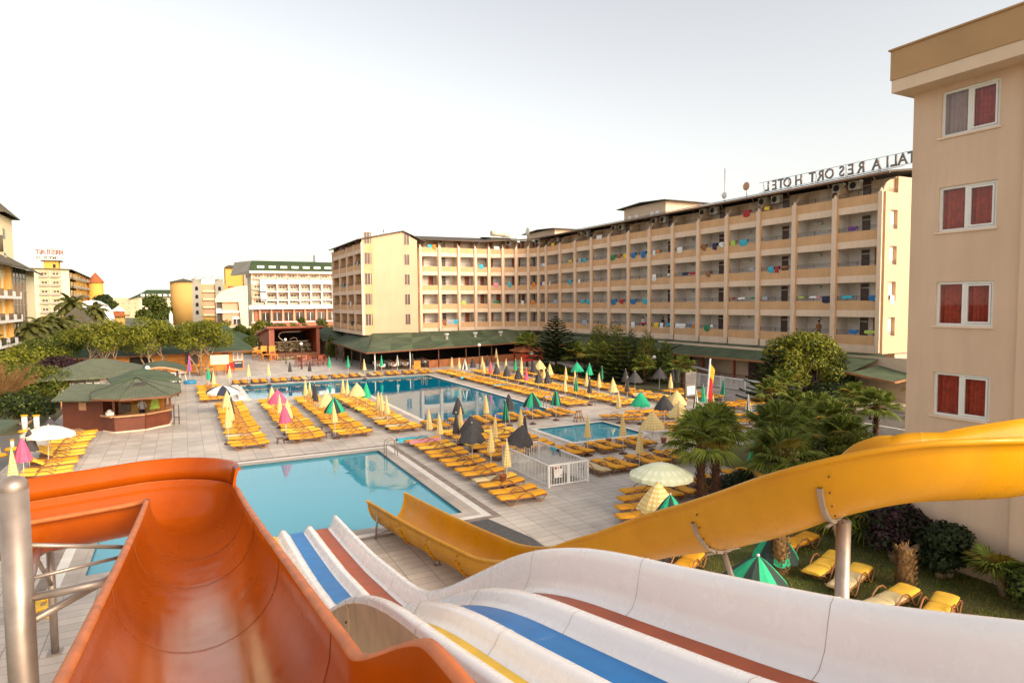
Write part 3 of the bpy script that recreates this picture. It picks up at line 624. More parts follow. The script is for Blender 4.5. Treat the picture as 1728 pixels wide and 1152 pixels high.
# --- steel frame left of the orange slide
t = thing('slide_scaffold', 'tall rounded steel post with tubular braces at the left edge beside orange slide', 'support frame')
px_, py_ = -2.02, 10.2
MB().cyl(px_, py_, 0, 5.66, 0.165, 24).lathe([(0.165, 5.66), (0.168, 5.70), (0.155, 5.76), (0.10, 5.82), (0.001, 5.85)], 24, 0, (px_, py_, 0)).build('main_post', ['steel'], t)
for a, b2, r in (((-2.0, 10.2, 4.93), (-0.7, 10.9, 4.42), .03), ((-2.0, 10.2, 4.45), (-0.65, 10.8, 4.38), .025), ((-2.0, 10.2, 4.2), (-0.55, 10.0, 4.33), .055), ((-2.0, 10.2, 3.85), (-0.5, 11.8, 4.0), .055), ((-2.0, 10.2, 4.0), (-2.9, 16.9, 3.0), .06), ((-2.0, 10.2, 2.55), (-0.6, 8.4, 1.6), .035), ((-2.0, 10.2, 1.9), (-0.6, 10.4, 1.75), .03), ((-2.0, 10.2, 2.6), (-3.6, 9.2, 1.4), .045), ((-2.0, 10.2, 1.2), (-0.6, 8.0, 0.95), .05), ((-2.0, 10.2, 1.8), (-3.3, 8.5, 0.9), .05)):
    if b2[0] > -0.95: u = (-0.9 - a[0]) / (b2[0] - a[0]); b2 = tuple(lerp(a[i], b2[i], u) for i in range(3))
    MB().tube([a, b2], r, 10).build('brace', ['steel'], t)
t = thing('slide_support_post', 'steel post with saddle under the turned end of the orange slide', 'support post')
MB().cyl(-2.9, 17.75, 0.03, 2.55, 0.08, 14).box(-3.05, -2.75, 17.6, 17.9, 0, 0.03).build('post', ['steel'], t)
MB().tube([(-2.9, 17.75, 2.5), (-2.9, 16.2, 2.82)], 0.06, 8).tube([(-3.2, 16.1, 2.85), (-2.6, 16.1, 2.95)], 0.04, 4).tube([(-2.9, 17.75, 1.6), (-2.9, 16.3, 2.75)], 0.045, 8).build('saddle_arm', ['steel'], t)
# orange flat pool float lying on the deck
mt_ = MB().box(-3.85, -3.35, 19.9, 20.0, 0.005, 0.07).box(-3.85, -3.35, 21.0, 21.1, 0.005, 0.07).box(-3.8, -3.66, 19.9, 21.1, 0.005, 0.06).box(-3.54, -3.4, 19.9, 21.1, 0.005, 0.06).box(-3.75, -3.45, 20.4, 20.6, 0.005, 0.075).box(-4.05, -3.8, 19.84, 19.93, 0.005, 0.06).box(-3.4, -3.25, 19.84, 19.93, 0.005, 0.06)
tag(mt_.build('broken_lounger_part', ['mattress_mid']), 'flat yellow plastic lounger part lying on tiles behind steel post', 'plastic part')
#PART3
# ---------------------------------------------------------------- sun loungers
def side_curve(y):
    return [(-0.98, y, 0.29), (-0.86, y, 0.25), (-0.72, y, 0.12), (-0.62, y, 0.03), (-0.5, y, 0.03), (-0.38, y, 0.14), (-0.22, y, 0.34), (-0.02, y, 0.45), (0.2, y, 0.44), (0.36, y, 0.33), (0.5, y, 0.16), (0.6, y, 0.04), (0.72, y, 0.03), (0.84, y, 0.16), (0.96, y, 0.27)]
def lounger_frame(back=0.0):
    b = MB()
    for y in (-0.315, 0.315): b.tube(side_curve(y), 0.024, 6)
    for x in (-0.97, -0.5, 0.0, 0.5, 0.95): b.tube([(x, -0.33, 0.25 if abs(x) < 0.9 else 0.28), (x, 0.33, 0.25 if abs(x) < 0.9 else 0.28)], 0.018, 5)
    for y in (-0.275, 0.275): b.tube([(-1.0, y, 0.27), (-0.5, y, 0.245), (0.3, y, 0.235), (1.0, y, 0.27)], 0.026, 6)
    b.box(-0.98, 0.98, -0.25, 0.25, 0.225, 0.245)
    for x in (-0.61, 0.66): b.tube([(x, -0.335, 0.04), (x, 0.335, 0.04)], 0.018, 5)
    return b
def cushion(x0, x1, z0, z1, wd=0.262, th=0.09):
    """rounded, slightly domed pad from x0 to x1 (heights z0 to z1 of its underside)"""
    b = MB(); secs = []; n = 8
    for i in range(n + 1):
        u = i / n; x = lerp(x0, x1, u); z = lerp(z0, z1, u); e = min(1, min(u, 1 - u) * 9 + 0.25); wv = 0.006 * math.sin(u * 19)
        ww = wd * (0.94 + 0.06 * e); tz = th * (0.55 + 0.45 * e)
        sec = [(-ww, 0), (-ww - 0.012, tz * 0.5), (-ww + 0.03, tz * 0.92), (-ww * 0.5, tz + 0.008 + wv), (0, tz + 0.012), (ww * 0.5, tz + 0.008 - wv), (ww - 0.03, tz * 0.92), (ww + 0.012, tz * 0.5), (ww, 0)]
        secs.append([Vector((x, y, z + h)) for y, h in sec])
    loft(b, secs, lambda k: 0); b.face(range(9)); q = len(b.v) - 9; b.face([q + i for i in range(9)][::-1]); return b
def make_lounger(kind, mats_, back=0.06):
    t = bpy.data.objects.new('sun_lounger', None); col.objects.link(t); t.empty_display_size = 0.2
    lounger_frame().build('frame', ['lframe'], t)
    cushion(-1.02, -0.34, 0.26, 0.245).build('foot_cushion', [mats_[0]], t)
    cushion(-0.33, 0.33, 0.245, 0.245).build('seat_cushion', [mats_[1]], t)
    cushion(0.34, 1.0, 0.245, 0.25 + back).build('back_cushion', [mats_[2]], t)
    return t
PROTO = {'yellow': make_lounger('yellow', ['mattress'] * 3), 'beige': make_lounger('beige', ['mattress_pale'] * 3, 0.03),
         'two-tone': make_lounger('two', ['mattress_pale', 'mattress_pale', 'mattress_mid'], 0.05), 'bright': make_lounger('bright', ['mattress_mid'] * 3),
         'raised': make_lounger('raised', ['mattress_mid'] * 3, 0.42)}
CNAME = {'yellow': 'yellow', 'beige': 'faded beige', 'two-tone': 'beige and yellow', 'bright': 'pale yellow', 'raised': 'raised-back yellow'}
lcount = 0
def lounger(x, y, rz, kind, label, group, z=0.0):
    global lcount
    o = copy_tree(PROTO[kind]); o.location = (x, y, z); o.rotation_euler = (0, 0, rz + rnd.gauss(0, 0.035)); o.name = 'sun_lounger'
    tag(o, label, 'sun lounger', group); lcount += 1; return o
def side_table(x, y, label, z=0.0):
    b = MB(); b.box(-0.21, 0.21, -0.21, 0.21, 0.30, 0.33)
    o = b.build('side_table', ['tablebrown']); bb = MB()
    for sx in (-0.17, 0.17):
        for sy in (-0.17, 0.17): bb.tube([(sx * 1.1, sy * 1.1, 0.0), (sx, sy, 0.3)], 0.018, 5)
    l = bb.build('legs', ['tablebrown'], o); o.location = (x, y, z); tag(o, label, 'side table', 'low brown tables between loungers')
def row_y(xc, y0, y1, name, rz=0.0, pal=('yellow',), step=0.80, gap=0.34, jitter=0.10, special={}, hidden=()):
    step, gap = 0.87, 0.27
    """a file of loungers lying along X, going away along +Y in pairs"""
    ys = []; y = y0
    while y <= y1: ys.append(y); y += step if len(ys) % 2 else step + gap
    for i, yy in enumerate(ys):
        k = special.get(i) or pal[rnd.randrange(len(pal))]
        lounger(xc + rnd.uniform(-jitter, jitter), yy, rz, k, f'{CNAME[k]} lounger, {ORD[i]} from the near end of {name}', 'loungers in ' + name)
    return ys
Yk = ('yellow', 'yellow', 'yellow', 'bright')
row_y(3.05, 38.4, 56.2, 'the leftmost poolside row', 0, Yk, special={3: 'two-tone'})
row_y(2.0, 58.7, 68.9, 'the short row behind the white parasol', 0, Yk)
row_y(6.25, 38.7, 55.8, 'the second poolside row from left', 0, Yk)
row_y(9.0, 38.75, 56.0, 'the third poolside row from left', 0, Yk)
row_y(12.1, 38.7, 55.8, 'the fourth row beside large pool', 0, Yk, special={0: 'yellow', 1: 'two-tone', 4: 'two-tone'})
row_y(12.0, 22.55, 35.2, 'the row beside the white fence', 0, ('yellow',), step=0.86, gap=0.36, special={3: 'two-tone', 10: 'bright'})
row_y(14.55, 29.3, 36.4, 'the row behind the black parasols', 0, Yk, step=0.84)
row_y(16.9, 30.2, 36.6, 'the row left of the small pool', 0, Yk, step=0.84)
row_y(26.8, 41.6, 69.9, 'the long row along right pool edge', 0, Yk)
row_y(30.4, 39.8, 68.6, 'the second row right of large pool', 0, Yk)
row_y(34.5, 43.6, 66.5, 'the third row before the tree bed', 0, Yk, gap=0.6)
row_y(37.9, 38.6, 44.3, 'the short row by the notice board', 0, Yk, gap=0.5)
row_y(34.2, 38.9, 43.0, 'the short row near tall black parasol', 0, Yk, gap=0.5)
row_y(-5.95, 36.3, 47.6, 'the left row below the brown kiosk', PI, ('yellow', 'bright'), step=0.80, gap=0.30, special={2: 'raised', 4: 'raised', 5: 'raised'})
def row_x(y, xs, name, rz, kinds=None, z=0.0):
    for i, x in enumerate(xs):
        k = (kinds or {}).get(i, 'yellow')
        lounger(x, y + rnd.uniform(-0.06, 0.06), rz, k, f'{CNAME[k]} lounger, {ORD[i]} from the left in {name}', 'loungers in ' + name, z)
xs = []
for i, c in enumerate((5.0, 6.8, 8.75, 10.8, 12.85, 14.95, 16.85, 18.85, 20.85, 22.85, 24.75)): xs += [c - 0.4, c + 0.4]
row_x(70.5, xs, 'the line along the far pool edge', PI / 2, {7: 'two-tone', 13: 'beige', 14: 'beige'})
row_x(38.95, [13.9, 14.7, 15.75, 17.5, 18.3, 19.4, 20.2, 21.4, 22.2, 23.3, 24.1], 'the line at near pool edge', PI / 2, {})
row_x(28.45, [17.75, 18.55, 19.75, 20.55, 21.85, 22.65], 'the line before the small pool', -PI / 2)
row_x(24.95, [17.05, 17.85, 18.6, 19.85, 20.65, 21.65, 22.45], 'the line right of the stairwell fence', -PI / 2, {0: 'beige'})
row_x(20.45, [17.45, 18.25, 19.45, 20.25, 21.8, 22.6], 'the line behind the mint parasol', -PI / 2 - 0.1)
for i, (x, y) in enumerate(((14.25, 18.45), (14.85, 19.25), (15.6, 20.15), (16.3, 20.95))): lounger(x + 0.45, y, -0.12, 'yellow', f'yellow lounger, {ORD[i]} from the slide in slanting near-right group', 'loungers in the near-right group')
for i, (x, y) in enumerate(((26.0, 35.6), (26.9, 35.2), (26.5, 33.9), (28.6, 36.2), (29.4, 35.6), (29.2, 34.2), (30.0, 33.6), (27.2, 31.6), (28.0, 31.2), (27.0, 29.9), (27.9, 29.4))): lounger(x, y, -0.35, 'yellow', f'yellow lounger, {ORD[i]} from the back among those right of small pool', 'loungers right of the small pool')
for i, (x, y) in enumerate(((35.9, 35.2), (36.6, 34.5), (37.4, 35.6), (38.2, 35.0), (39.1, 35.9), (39.9, 35.4), (40.8, 36.2), (34.0, 31.5), (32.0, 30.0))): lounger(x, y, -0.5, 'yellow', f'yellow lounger, {ORD[i]} from the left among those behind the flag pole', 'loungers behind the flag pole')
for i, (x, y, rz, k) in enumerate(((16.55, 12.3, 0.25, 'bright'), (16.35, 11.35, 0.25, 'two-tone'), (16.1, 10.05, 0.15, 'two-tone'), (16.5, 9.1, 0.3, 'bright'), (17.2, 13.9, 0.1, 'yellow'), (12.9, 14.2, 0.5, 'yellow'))):
    lounger(x, y, rz, k, ['yellow lounger on the grass behind the faded beige one', 'faded beige lounger with yellow head end in front on the grass', 'faded lounger partly behind the thick slide post on grass', 'bright yellow lounger end just above the white slide rim', 'yellow lounger under the yellow slide, beneath the distant green parasol', 'yellow lounger corner seen below the yellow slide at left of lawn'][i], 'loungers on the lawn', 0.012)
for k in PROTO.values(): unlink_tree(k)
for i, (x, y) in enumerate(((12.1, 24.6), (12.0, 28.9), (12.0, 31.0), (13.3, 33.1), (4.8, 38.9), (7.6, 39.2), (10.1, 39.6), (7.4, 41.2), (16.9, 38.9), (22.75, 39.0), (19.15, 28.4), (21.2, 28.5), (19.3, 24.9), (21.15, 25.1), (20.2, 28.9), (28.0, 41.3), (16.9, 19.9), (18.9, 20.3))):
    side_table(x, y, f'low dark brown side table between loungers, {ORD[i]} counting from the stairwell row')
for i, c in enumerate((5.9, 7.75, 9.75, 11.8, 13.9, 15.9, 17.85)): side_table(c, 70.4, f'low brown side table, {ORD[i]} from the left in the far pool line')
# plant pots on the tables
for i, (x, y) in enumerate(((12.05, 24.55), (21.15, 29.5), (24.0, 28.2))):
    o = MB().lathe([(0.001, 0), (0.12, 0), (0.17, 0.26), (0.19, 0.27), (0.19, 0.31), (0.15, 0.31), (0.14, 0.2), (0.001, 0.2)], 14).build('plant_pot', ['terracotta'], None, (x, y, 0.335 if i == 0 else 0.02)); tag(o, ['brown pot on small table near the front loungers', 'dark brown pot at the near side of small pool', 'dark pot by right corner of the small pool'][i], 'pot', None)
# towels on loungers
def towel_flat(x, y, rz, m, lab, z=0.335, L=0.9, W=0.5):
    b = MB(); n = 6
    for i in range(n):
        for j in range(4):
            def P(a, c): return (lerp(-L, L, a / n), lerp(-W * 0.6, W * 0.6, c / 4), 0.02 * math.sin(a * 2.1 + c) + 0.02 + (-0.16 if c in (0, 4) else 0))
            b.poly([P(i, j), P(i + 1, j), P(i + 1, j + 1), P(i, j + 1)], 0, True)
    o = b.build('towel', [m], None, (x, y, z), rz); tag(o, lab, 'towel')
for a in ((11.5, 35.2, 0, 'tw_cyan', 'pale blue towel over the farthest lounger of the stairwell row'), (11.9, 34.35, 0, 'tw_pink', 'pinkish patterned towel on lounger at the stairwell row far end'), (16.4, 37.9, 1.57, 'tw_pink', 'pink towel on a lounger beside the large pool corner'), (19.0, 38.9, 1.57, 'tw_blue', 'royal blue towel on a lounger at near pool edge'), (26.4, 61.9, 0, 'tw_cyan', 'turquoise towel on a lounger along right pool edge, farther one'), (26.6, 54.3, 0, 'tw_cyan', 'turquoise towel on a lounger along right pool edge, nearer one'), (26.9, 45.2, 0, 'tw_grey', 'light blue grey towel near end of right pool row'), (34.0, 42.9, 0, 'tw_white', 'white towel on lounger near charcoal parasol right of pool')): towel_flat(*a)

# ---------------------------------------------------------------- parasols
def canopy(kind, state):
    """returns MB (axis at origin, z absolute)"""
    b = MB(); segs = 8
    two = kind in ('GK', 'KS', 'WB')
    if state < 3:
        rb, zt, zb = {0: (0.21, 2.1, 0.98), 1: (0.40, 2.1, 1.05), 2: (0.72, 2.12, 1.22)}[state]
        n = segs * 4; lv = 9 if state < 2 else 6
        for i in range(lv + 1):
            u = i / lv; r = 0.03 + (rb - 0.03) * (u ** (0.85 if state else 0.9)); z = lerp(zt, zb, u)
            if i == lv: r *= 0.96; z -= 0.01
            for k in range(n):
                a = 2 * PI * k / n; ph = (k % 4)
                fold = {0: 1, 1: 0.86, 2: 0.66 if state == 0 else 0.8, 3: 0.86}[ph] if state < 2 else {0: 1, 1: 0.95, 2: 0.92, 3: 0.95}[ph]
                zz = z + (0.05 * u if ph == 2 else 0) * (1 if state else 0.6)
                b.v.append((r * fold * math.cos(a), r * fold * math.sin(a), zz))
        for i in range(lv):
            for k in range(n):
                g = ((k + 2) // 4) % 2 if two else 0
                b.face((i * n + k, i * n + (k + 1) % n, (i + 1) * n + (k + 1) % n, (i + 1) * n + k), g, state < 2)
    else:
        n = 10 if kind != 'WB' else 8; R_ = 1.15; lv = 5
        for i in range(lv + 1):
            u = i / lv; r = 0.02 + R_ * u; z = 2.12 - 0.42 * u ** 1.7
            for k in range(n * 2):
                a = PI * k / n; sag = 1 if k % 2 == 0 else (1 - 0.03 * u); b.v.append((r * sag * math.cos(a), r * sag * math.sin(a), z))
        m = n * 2; b2 = len(b.v)
        for k in range(m):
            x, y, z = b.v[lv * m + k]; b.v.append((x * 1.0, y * 1.0, z - (0.13 if k % 2 == 0 else 0.17)))
        for i in range(lv + 1):
            for k in range(m): b.face((i * m + k, i * m + (k + 1) % m, (i + 1) * m + (k + 1) % m, (i + 1) * m + k), ((k // 2) % 2 if two else 0), False)
    return b
KM = {'C': ['C'], 'K': ['K'], 'G': ['G'], 'P': ['P'], 'W': ['W'], 'CG': ['CGm'], 'GK': ['G', 'GD'], 'KS': ['K', 'W'], 'WB': ['W', 'navy']}
KN = {'C': 'cream checked', 'K': 'charcoal', 'G': 'plain green', 'P': 'pink', 'W': 'off-white', 'CG': 'mint and cream', 'GK': 'green and black', 'KS': 'dark and white striped', 'WB': 'white and navy'}
SN = {0: 'closed', 1: 'loosely closed', 2: 'half-open', 3: 'open'}
cache = {}
def parasol(x, y, kind, state, label, group, tilt=None, z=0.0, s=1.0):
    t = thing('parasol', label, 'parasol', (x, y, z), rnd.uniform(0, 6.28), group)
    if ('c', kind, state) not in cache:
        cache[('c', kind, state)] = canopy(kind, state).data('canopy', KM[kind])
        cache['p'] = MB().cyl(0, 0, 0.05, 2.12, 0.019, 8).data('pole', ['pole'])
        cache['b'] = MB().lathe([(0.001, 0.13), (0.06, 0.13), (0.07, 0.09), (0.22, 0.06), (0.23, 0.0), (0.001, 0.0)], 12).data('base', ['tablebrown'])
        cache['f'] = MB().ball((0, 0, 2.15), 0.032, 6).data('finial', ['pole'])
    c = link(cache[('c', kind, state)], 'canopy', t); pl = link(cache['p'], 'pole', t); link(cache['f'], 'finial', t); bs = link(cache['b'], 'base', t)
    tl = tilt if tilt is not None else rnd.uniform(0, 0.05)
    for o in list(t.children):
        if o.name.startswith('base'): continue
        o.rotation_euler = (tl, 0, 0)
    t.scale = (s, s, 1)
    return t
UM = [(2.01, 67.86, 'G', 0), (2.23, 65.03, 'K', 0), (2.27, 63.33, 'C', 0), (2.42, 51.76, 'WB', 3), (2.45, 48.13, 'C', 1), (2.63, 45.28, 'K', 0), (2.49, 42.92, 'C', 0), (2.1, 40.24, 'C', 0), (5.54, 48.81, 'C', 1), (5.7, 46.93, 'P', 2), (5.44, 44.06, 'C', 0), (5.48, 41.55, 'C', 1), (5.25, 39.81, 'P', 1), (8.33, 51.74, 'C', 0), (8.43, 50.46, 'C', 0), (8.63, 49.74, 'K', 0), (8.47, 48.14, 'K', 0), (8.36, 43.68, 'C', 2), (3.83, 68.15, 'C', 0), (5.61, 68.51, 'C', 0), (7.53, 68.32, 'C', 0), (9.85, 70.65, 'K', 0), (11.73, 70.02, 'K', 0), (14.54, 73.78, 'G', 0), (16.39, 72.58, 'G', 0), (17.19, 68.29, 'C', 0), (19.93, 71.61, 'G', 0), (21.65, 71.17, 'KS', 0), (23.53, 71.33, 'K', 0), (25.9, 65.12, 'C', 0), (26.38, 64.19, 'C', 0), (11.03, 51.05, 'C', 0), (11.14, 50.04, 'C', 0), (11.38, 47.79, 'C', 2), (12.05, 47.68, 'G', 1), (11.43, 42.32, 'C', 0), (11.55, 41.56, 'C', 0), (11.49, 40.06, 'C', 0), (8.4, 41.25, 'GK', 2), (7.92, 38.8, 'C', 0), (12.13, 33.93, 'C', 0), (12.18, 32.34, 'C', 0), (15.27, 37.42, 'K', 1), (12.94, 32.05, 'K', 0), (13.76, 33.48, 'C', 0), (26.32, 62.65, 'KS', 1), (27.95, 64.04, 'K', 1), (29.29, 64.46, 'C', 0), (30.22, 65.17, 'K', 0), (35.87, 74.61, 'C', 0), (30.19, 62.6, 'C', 0), (26.71, 58.46, 'C', 0), (27.45, 58.53, 'P', 0), (27.17, 56.6, 'K', 1), (30.0, 60.29, 'C', 0), (27.33, 54.52, 'K', 1), (30.85, 59.74, 'G', 0), (32.38, 61.18, 'C', 0), (29.44, 55.68, 'C', 0), (27.13, 51.87, 'K', 1), (27.56, 51.16, 'P', 0), (31.13, 56.18, 'K', 1), (32.57, 57.48, 'C', 2), (29.65, 51.65, 'C', 0), (27.28, 48.41, 'K', 1), (28.02, 47.95, 'K', 1), (30.99, 49.9, 'C', 0), (26.78, 43.24, 'C', 0), (31.38, 53.44, 'C', 1), (17.13, 37.25, 'C', 0), (18.76, 37.16, 'K', 1), (17.19, 34.58, 'GK', 0), (20.35, 36.9, 'GK', 2), (22.4, 37.33, 'GK', 1), (16.7, 31.84, 'C', 0), (15.81, 29.57, 'K', 0), (14.41, 27.94, 'K', 2), (13.76, 31.64, 'K', 2), (12.51, 28.9, 'K', 2), (14.3, 30.15, 'C', 0), (12.83, 27.43, 'C', 0), (12.2, 24.5, 'C', 0), (34.4, 53.15, 'G', 2), (34.58, 51.51, 'G', 1), (34.01, 48.55, 'GK', 0), (30.04, 46.77, 'C', 0), (27.73, 43.06, 'GK', 0), (29.92, 44.92, 'C', 0), (27.98, 41.59, 'K', 0), (30.45, 43.85, 'C', 0), (34.3, 45.34, 'K', 1), (33.94, 43.58, 'K', 2), (30.8, 40.52, 'K', 0), (29.55, 40.64, 'C', 1), (37.45, 44.64, 'K', 2), (37.99, 43.47, 'K', 0), (35.2, 40.57, 'C', 0), (25.47, 34.36, 'C', 0), (26.41, 33.35, 'G', 2), (26.91, 31.52, 'K', 2), (22.28, 27.05, 'C', 2), (18.61, 27.85, 'C', 0), (20.45, 27.22, 'C', 0), (18.72, 23.71, 'C', 0), (20.98, 24.09, 'C', 0), (38.31, 41.65, 'C', 0), (32.26, 33.76, 'G', 0), (36.07, 35.73, 'GK', 0), (30.02, 32.13, 'KS', 0), (26.87, 28.58, 'GK', 0), (28.96, 32.76, 'C', 2), (25.83, 29.0, 'C', 2), (24.61, 27.78, 'C', 0), (29.04, 29.64, 'C', 0), (31.37, 28.89, 'KS', 0), (15.4, 18.2, 'CG', 3), (13.63, 16.37, 'C', 2), (13.12, 15.04, 'GK', 2), (-6.47, 41.29, 'K', 2), (-6.22, 38.76, 'W', 3), (-6.87, 38.16, 'K', 1), (-6.67, 35.84, 'P', 1), (-6.48, 32.9, 'C', 0), (21.8, 19.64, 'G', 1), (22.77, 18.85, 'C', 2), (29.74, 25.67, 'C', 0)]
def region(x, y):
    if y > 64 and x < 24.6: return 'the terrace behind the far pool edge' if x > 3 else 'the far end of leftmost row'
    if x < -4: return 'the left row below the kiosk'
    if x < 4: return 'the leftmost lounger row'
    if x < 7 and y < 60: return 'the second lounger row'
    if x < 9.9 and y < 60: return 'the third lounger row'
    if x < 12.12 and y > 38: return 'the row beside the large pool'
    if x < 14.8 and y < 35 and y > 22: return 'the stairwell row'
    if x < 16.5 and y < 39 and y > 22: return 'the cluster before the large pool'
    if x < 24 and y > 33: return 'the strip between both pools'
    if x < 28.7 and y > 40.5: return 'the long row right of pool'
    if x < 33 and y > 38: return 'the second row right of pool'
    if y > 40: return 'the area before the trees'
    if x < 24 and y > 22: return 'the near side of small pool'
    if x < 24: return 'the corner near the yellow slide'
    return 'the right side beyond the small pool'
from collections import defaultdict
grp = defaultdict(list)
for u in UM: grp[(region(u[0], u[1]), u[2], u[3])].append(u)
for (rg_, kd, stt), L in grp.items():
    L.sort(key=lambda u: u[1])
    for i, (x, y, k, s_) in enumerate(L):
        base = f'{SN[s_]} {KN[k]} parasol '
        lab = base + (f'in {rg_}' if len(L) == 1 else f'in {rg_}, {ORD[i]} from near end')
        if len(lab.split()) > 16: lab = base + (f'in {rg_}, {ORD[i]} nearest')
        dz = 0
        tl = {(14.41, 27.94): 0.25, (13.76, 31.64): 0.28}.get((x, y))
        parasol(x, y, k, s_, lab, 'parasols standing among the loungers', tl, 0.0)
parasol(12.0, 10.95, 'GK', 2, 'half-open green and black parasol leaning on the lawn under yellow slide', 'parasols standing among the loungers', 0.12, -0.12, 1.35)
parasol(15.6, 13.3, 'GK', 2, 'green and black parasol seen just under the yellow slide by grass', 'parasols standing among the loungers', 0.05, -0.9)
# purple parasol in a round blue base beside the shed
t = thing('parasol', 'closed purple and pink parasol in a round blue base beside shed', 'parasol', (0.45, 74.0, 0))
b = MB()
for i in range(7):
    for k in range(16):
        a = 2 * PI * k / 16; r = (0.05 + 0.16 * i / 6) * (1 if k % 2 else 0.7); b.v.append((r * math.cos(a), r * math.sin(a), 2.9 - 1.6 * i / 6))
for i in range(6):
    for k in range(16): b.face((i * 16 + k, i * 16 + (k + 1) % 16, (i + 1) * 16 + (k + 1) % 16, (i + 1) * 16 + k), (k // 2) % 3)
b.build('canopy', ['purple', 'P', 'tw_blue'], t); MB().cyl(0, 0, 0.1, 2.9, 0.03, 8).build('pole', ['pole'], t)
MB().lathe([(0.001, 0.3), (0.55, 0.3), (0.62, 0.2), (0.6, 0.0), (0.001, 0)], 20).build('base', ['blueplastic'], t)

# ---------------------------------------------------------------- stairwell with its white railing
x0, x1, y0, y1 = 13.87, 15.87, 23.75, 28.2
sw = MB()
for (a, b2, c, d) in ((x0 + .1, y0 + .1, x1 - .1, y0 + .1), (x1 - .1, y0 + .1, x1 - .1, y1 - .1), (x1 - .1, y1 - .1, x0 + .1, y1 - .1), (x0 + .1, y1 - .1, x0 + .1, y0 + .1)): sw.poly([(a, b2, -2.8), (c, d, -2.8), (c, d, -0.001), (a, b2, -0.001)])
sw.poly([(x0, y0, -2.8), (x1, y0, -2.8), (x1, y1, -2.8), (x0, y1, -2.8)])
for i in range(10): sw.box(x0 + 0.12, x1 - 0.12, y0 + 0.12 + i * 0.3, y0 + 0.12 + (i + 1) * 0.3 - 0.002, -2.79, -0.18 * (10 - i) - 0.1 if i else -1.9)
o = sw.build('stairwell', ['fgrey']); tag(o, 'sunken concrete stairwell inside the white railing', 'stairwell')
t = thing('white_railing', 'white barred safety railing round the stairwell between lounger rows', 'railing', (0, 0, 0))
cor = [(x0, y0), (x1, y0), (x1, y1), (x0, y1)]
for i, (x, y) in enumerate(cor): MB().box(x - 0.045, x + 0.045, y - 0.045, y + 0.045, 0.0, 1.0).build('post', ['white'], t)
for i in range(4):
    (a, b2), (c, d) = cor[i], cor[(i + 1) % 4]; L = math.hypot(c - a, d - b2); n = int(L / 0.13); pb = MB()
    def seg(u0, u1, z0, z1, w):
        xa, ya, xb, yb = lerp(a, c, u0), lerp(b2, d, u0), lerp(a, c, u1), lerp(b2, d, u1)
        pb.box(min(xa, xb) - w, max(xa, xb) + w, min(ya, yb) - w, max(ya, yb) + w, z0, z1)
    e = 0.05 / L
    seg(e, 1 - e, 0.93, 1.0, 0.028); seg(e, 1 - e, 0.06, 0.11, 0.018)
    for k in range(1, n): u = k / n; seg(u, u, 0.11, 0.93, 0.014)
    if i == 0: seg(0.49, 0.51, 0.11, 0.93, 0.03)
    pb.build('rail_panel', ['white'], t)
t = thing('rules_sign', 'small white rules sign fixed on front of the white railing', 'sign', (14.32, y0 - 0.035, 0.62))
MB().box(-0.22, 0.22, -0.012, 0.0, -0.22, 0.30).build('board', ['paper'], t)
MB().box(-0.18, -0.08, -0.018, -0.013, 0.16, 0.27).build('emblem', ['redpaint'], t); MB().box(0.09, 0.17, -0.018, -0.013, 0.18, 0.27).build('emblem', ['rail'], t)
MB().poly([(-0.03, -0.016, 0.18), (0.04, -0.016, 0.18), (0.005, -0.016, 0.25)]).build('emblem', ['rail'], t)
ln = MB()
for k in range(5): ln.box(-0.17, 0.17 - (k % 2) * 0.08, -0.0155, -0.0125, 0.10 - k * 0.055, 0.108 - k * 0.055)
ln.build('text_lines', ['balc'], t); MB().ball((0.15, -0.012, -0.12), 0.03, 6).build('emblem', ['rail'], t)
def hang(x, y, ztop, w, l, m, lab, rz=0.0, front=0.05):
    """towel folded over a rail, hanging on both sides; local x along the rail"""
    b = MB(); n = 7; dp = [(-front, -l), (-front * 1.15, -l * 0.55), (-front, -0.05), (0, 0.012), (front, -0.05), (front * 1.1, -l * 0.4)]; secs = []
    for i in range(n + 1):
        u = i / n; wx = lerp(-w / 2, w / 2, u); wav = 0.018 * math.sin(u * 13 + l * 9)
        secs.append([Vector((wx, dy + wav * (1 if dz < -0.06 else 0), dz * (1 + (0.08 * math.sin(u * 5 + w * 7) if dz < -0.1 else 0)))) for dy, dz in dp])
    loft(b, secs, lambda k: 0, closed=False); o = b.build('towel', [m], None, (x, y, ztop), rz); tag(o, lab, 'towel'); return o
hang(15.87, 26.7, 1.0, 0.5, 0.42, 'tw_cyan', 'teal towel hanging over the back rail of white railing', PI / 2)
hang(15.87, 26.2, 1.0, 0.28, 0.38, 'tw_navy', 'navy towel beside the teal one on white railing', PI / 2)
hang(13.87, 28.0, 1.0, 0.3, 0.5, 'tw_pink', 'salmon towel at far corner of the white railing', PI / 2)

# ---------------------------------------------------------------- pool ladders
def ladder(x, y, rz, lab, m='steel'):
    t = thing('pool_ladder', lab, 'pool ladder', (x, y, 0), rz)
    for s in (-0.22, 0.22):
        pts = [(0.55, s, 0.0), (0.55, s, 0.6)] + [(0.55 - 0.29 + 0.29 * math.cos(a), s, 0.62 + 0.29 * math.sin(a)) for a in [PI * k / 8 for k in range(1, 8)]] + [(-0.03, s, 0.6), (-0.03, s, -0.9)]
        MB().tube(pts, 0.022, 8).build('handrail', [m], t)
    for z in (-0.3, -0.6): MB().tube([(-0.03, -0.22, z), (-0.03, 0.22, z)], 0.02, 6).build('rung', [m], t)
ladder(9.3, 32.9, 0, 'curved metal ladder at right edge of the near pool')
ladder(24.3, 42.1, 0, 'metal ladder on the right edge of large pool by green parasols')
ladder(24.0, 68.5, PI / 2, 'yellow-painted ladder at far right corner of the large pool', 'mattress')
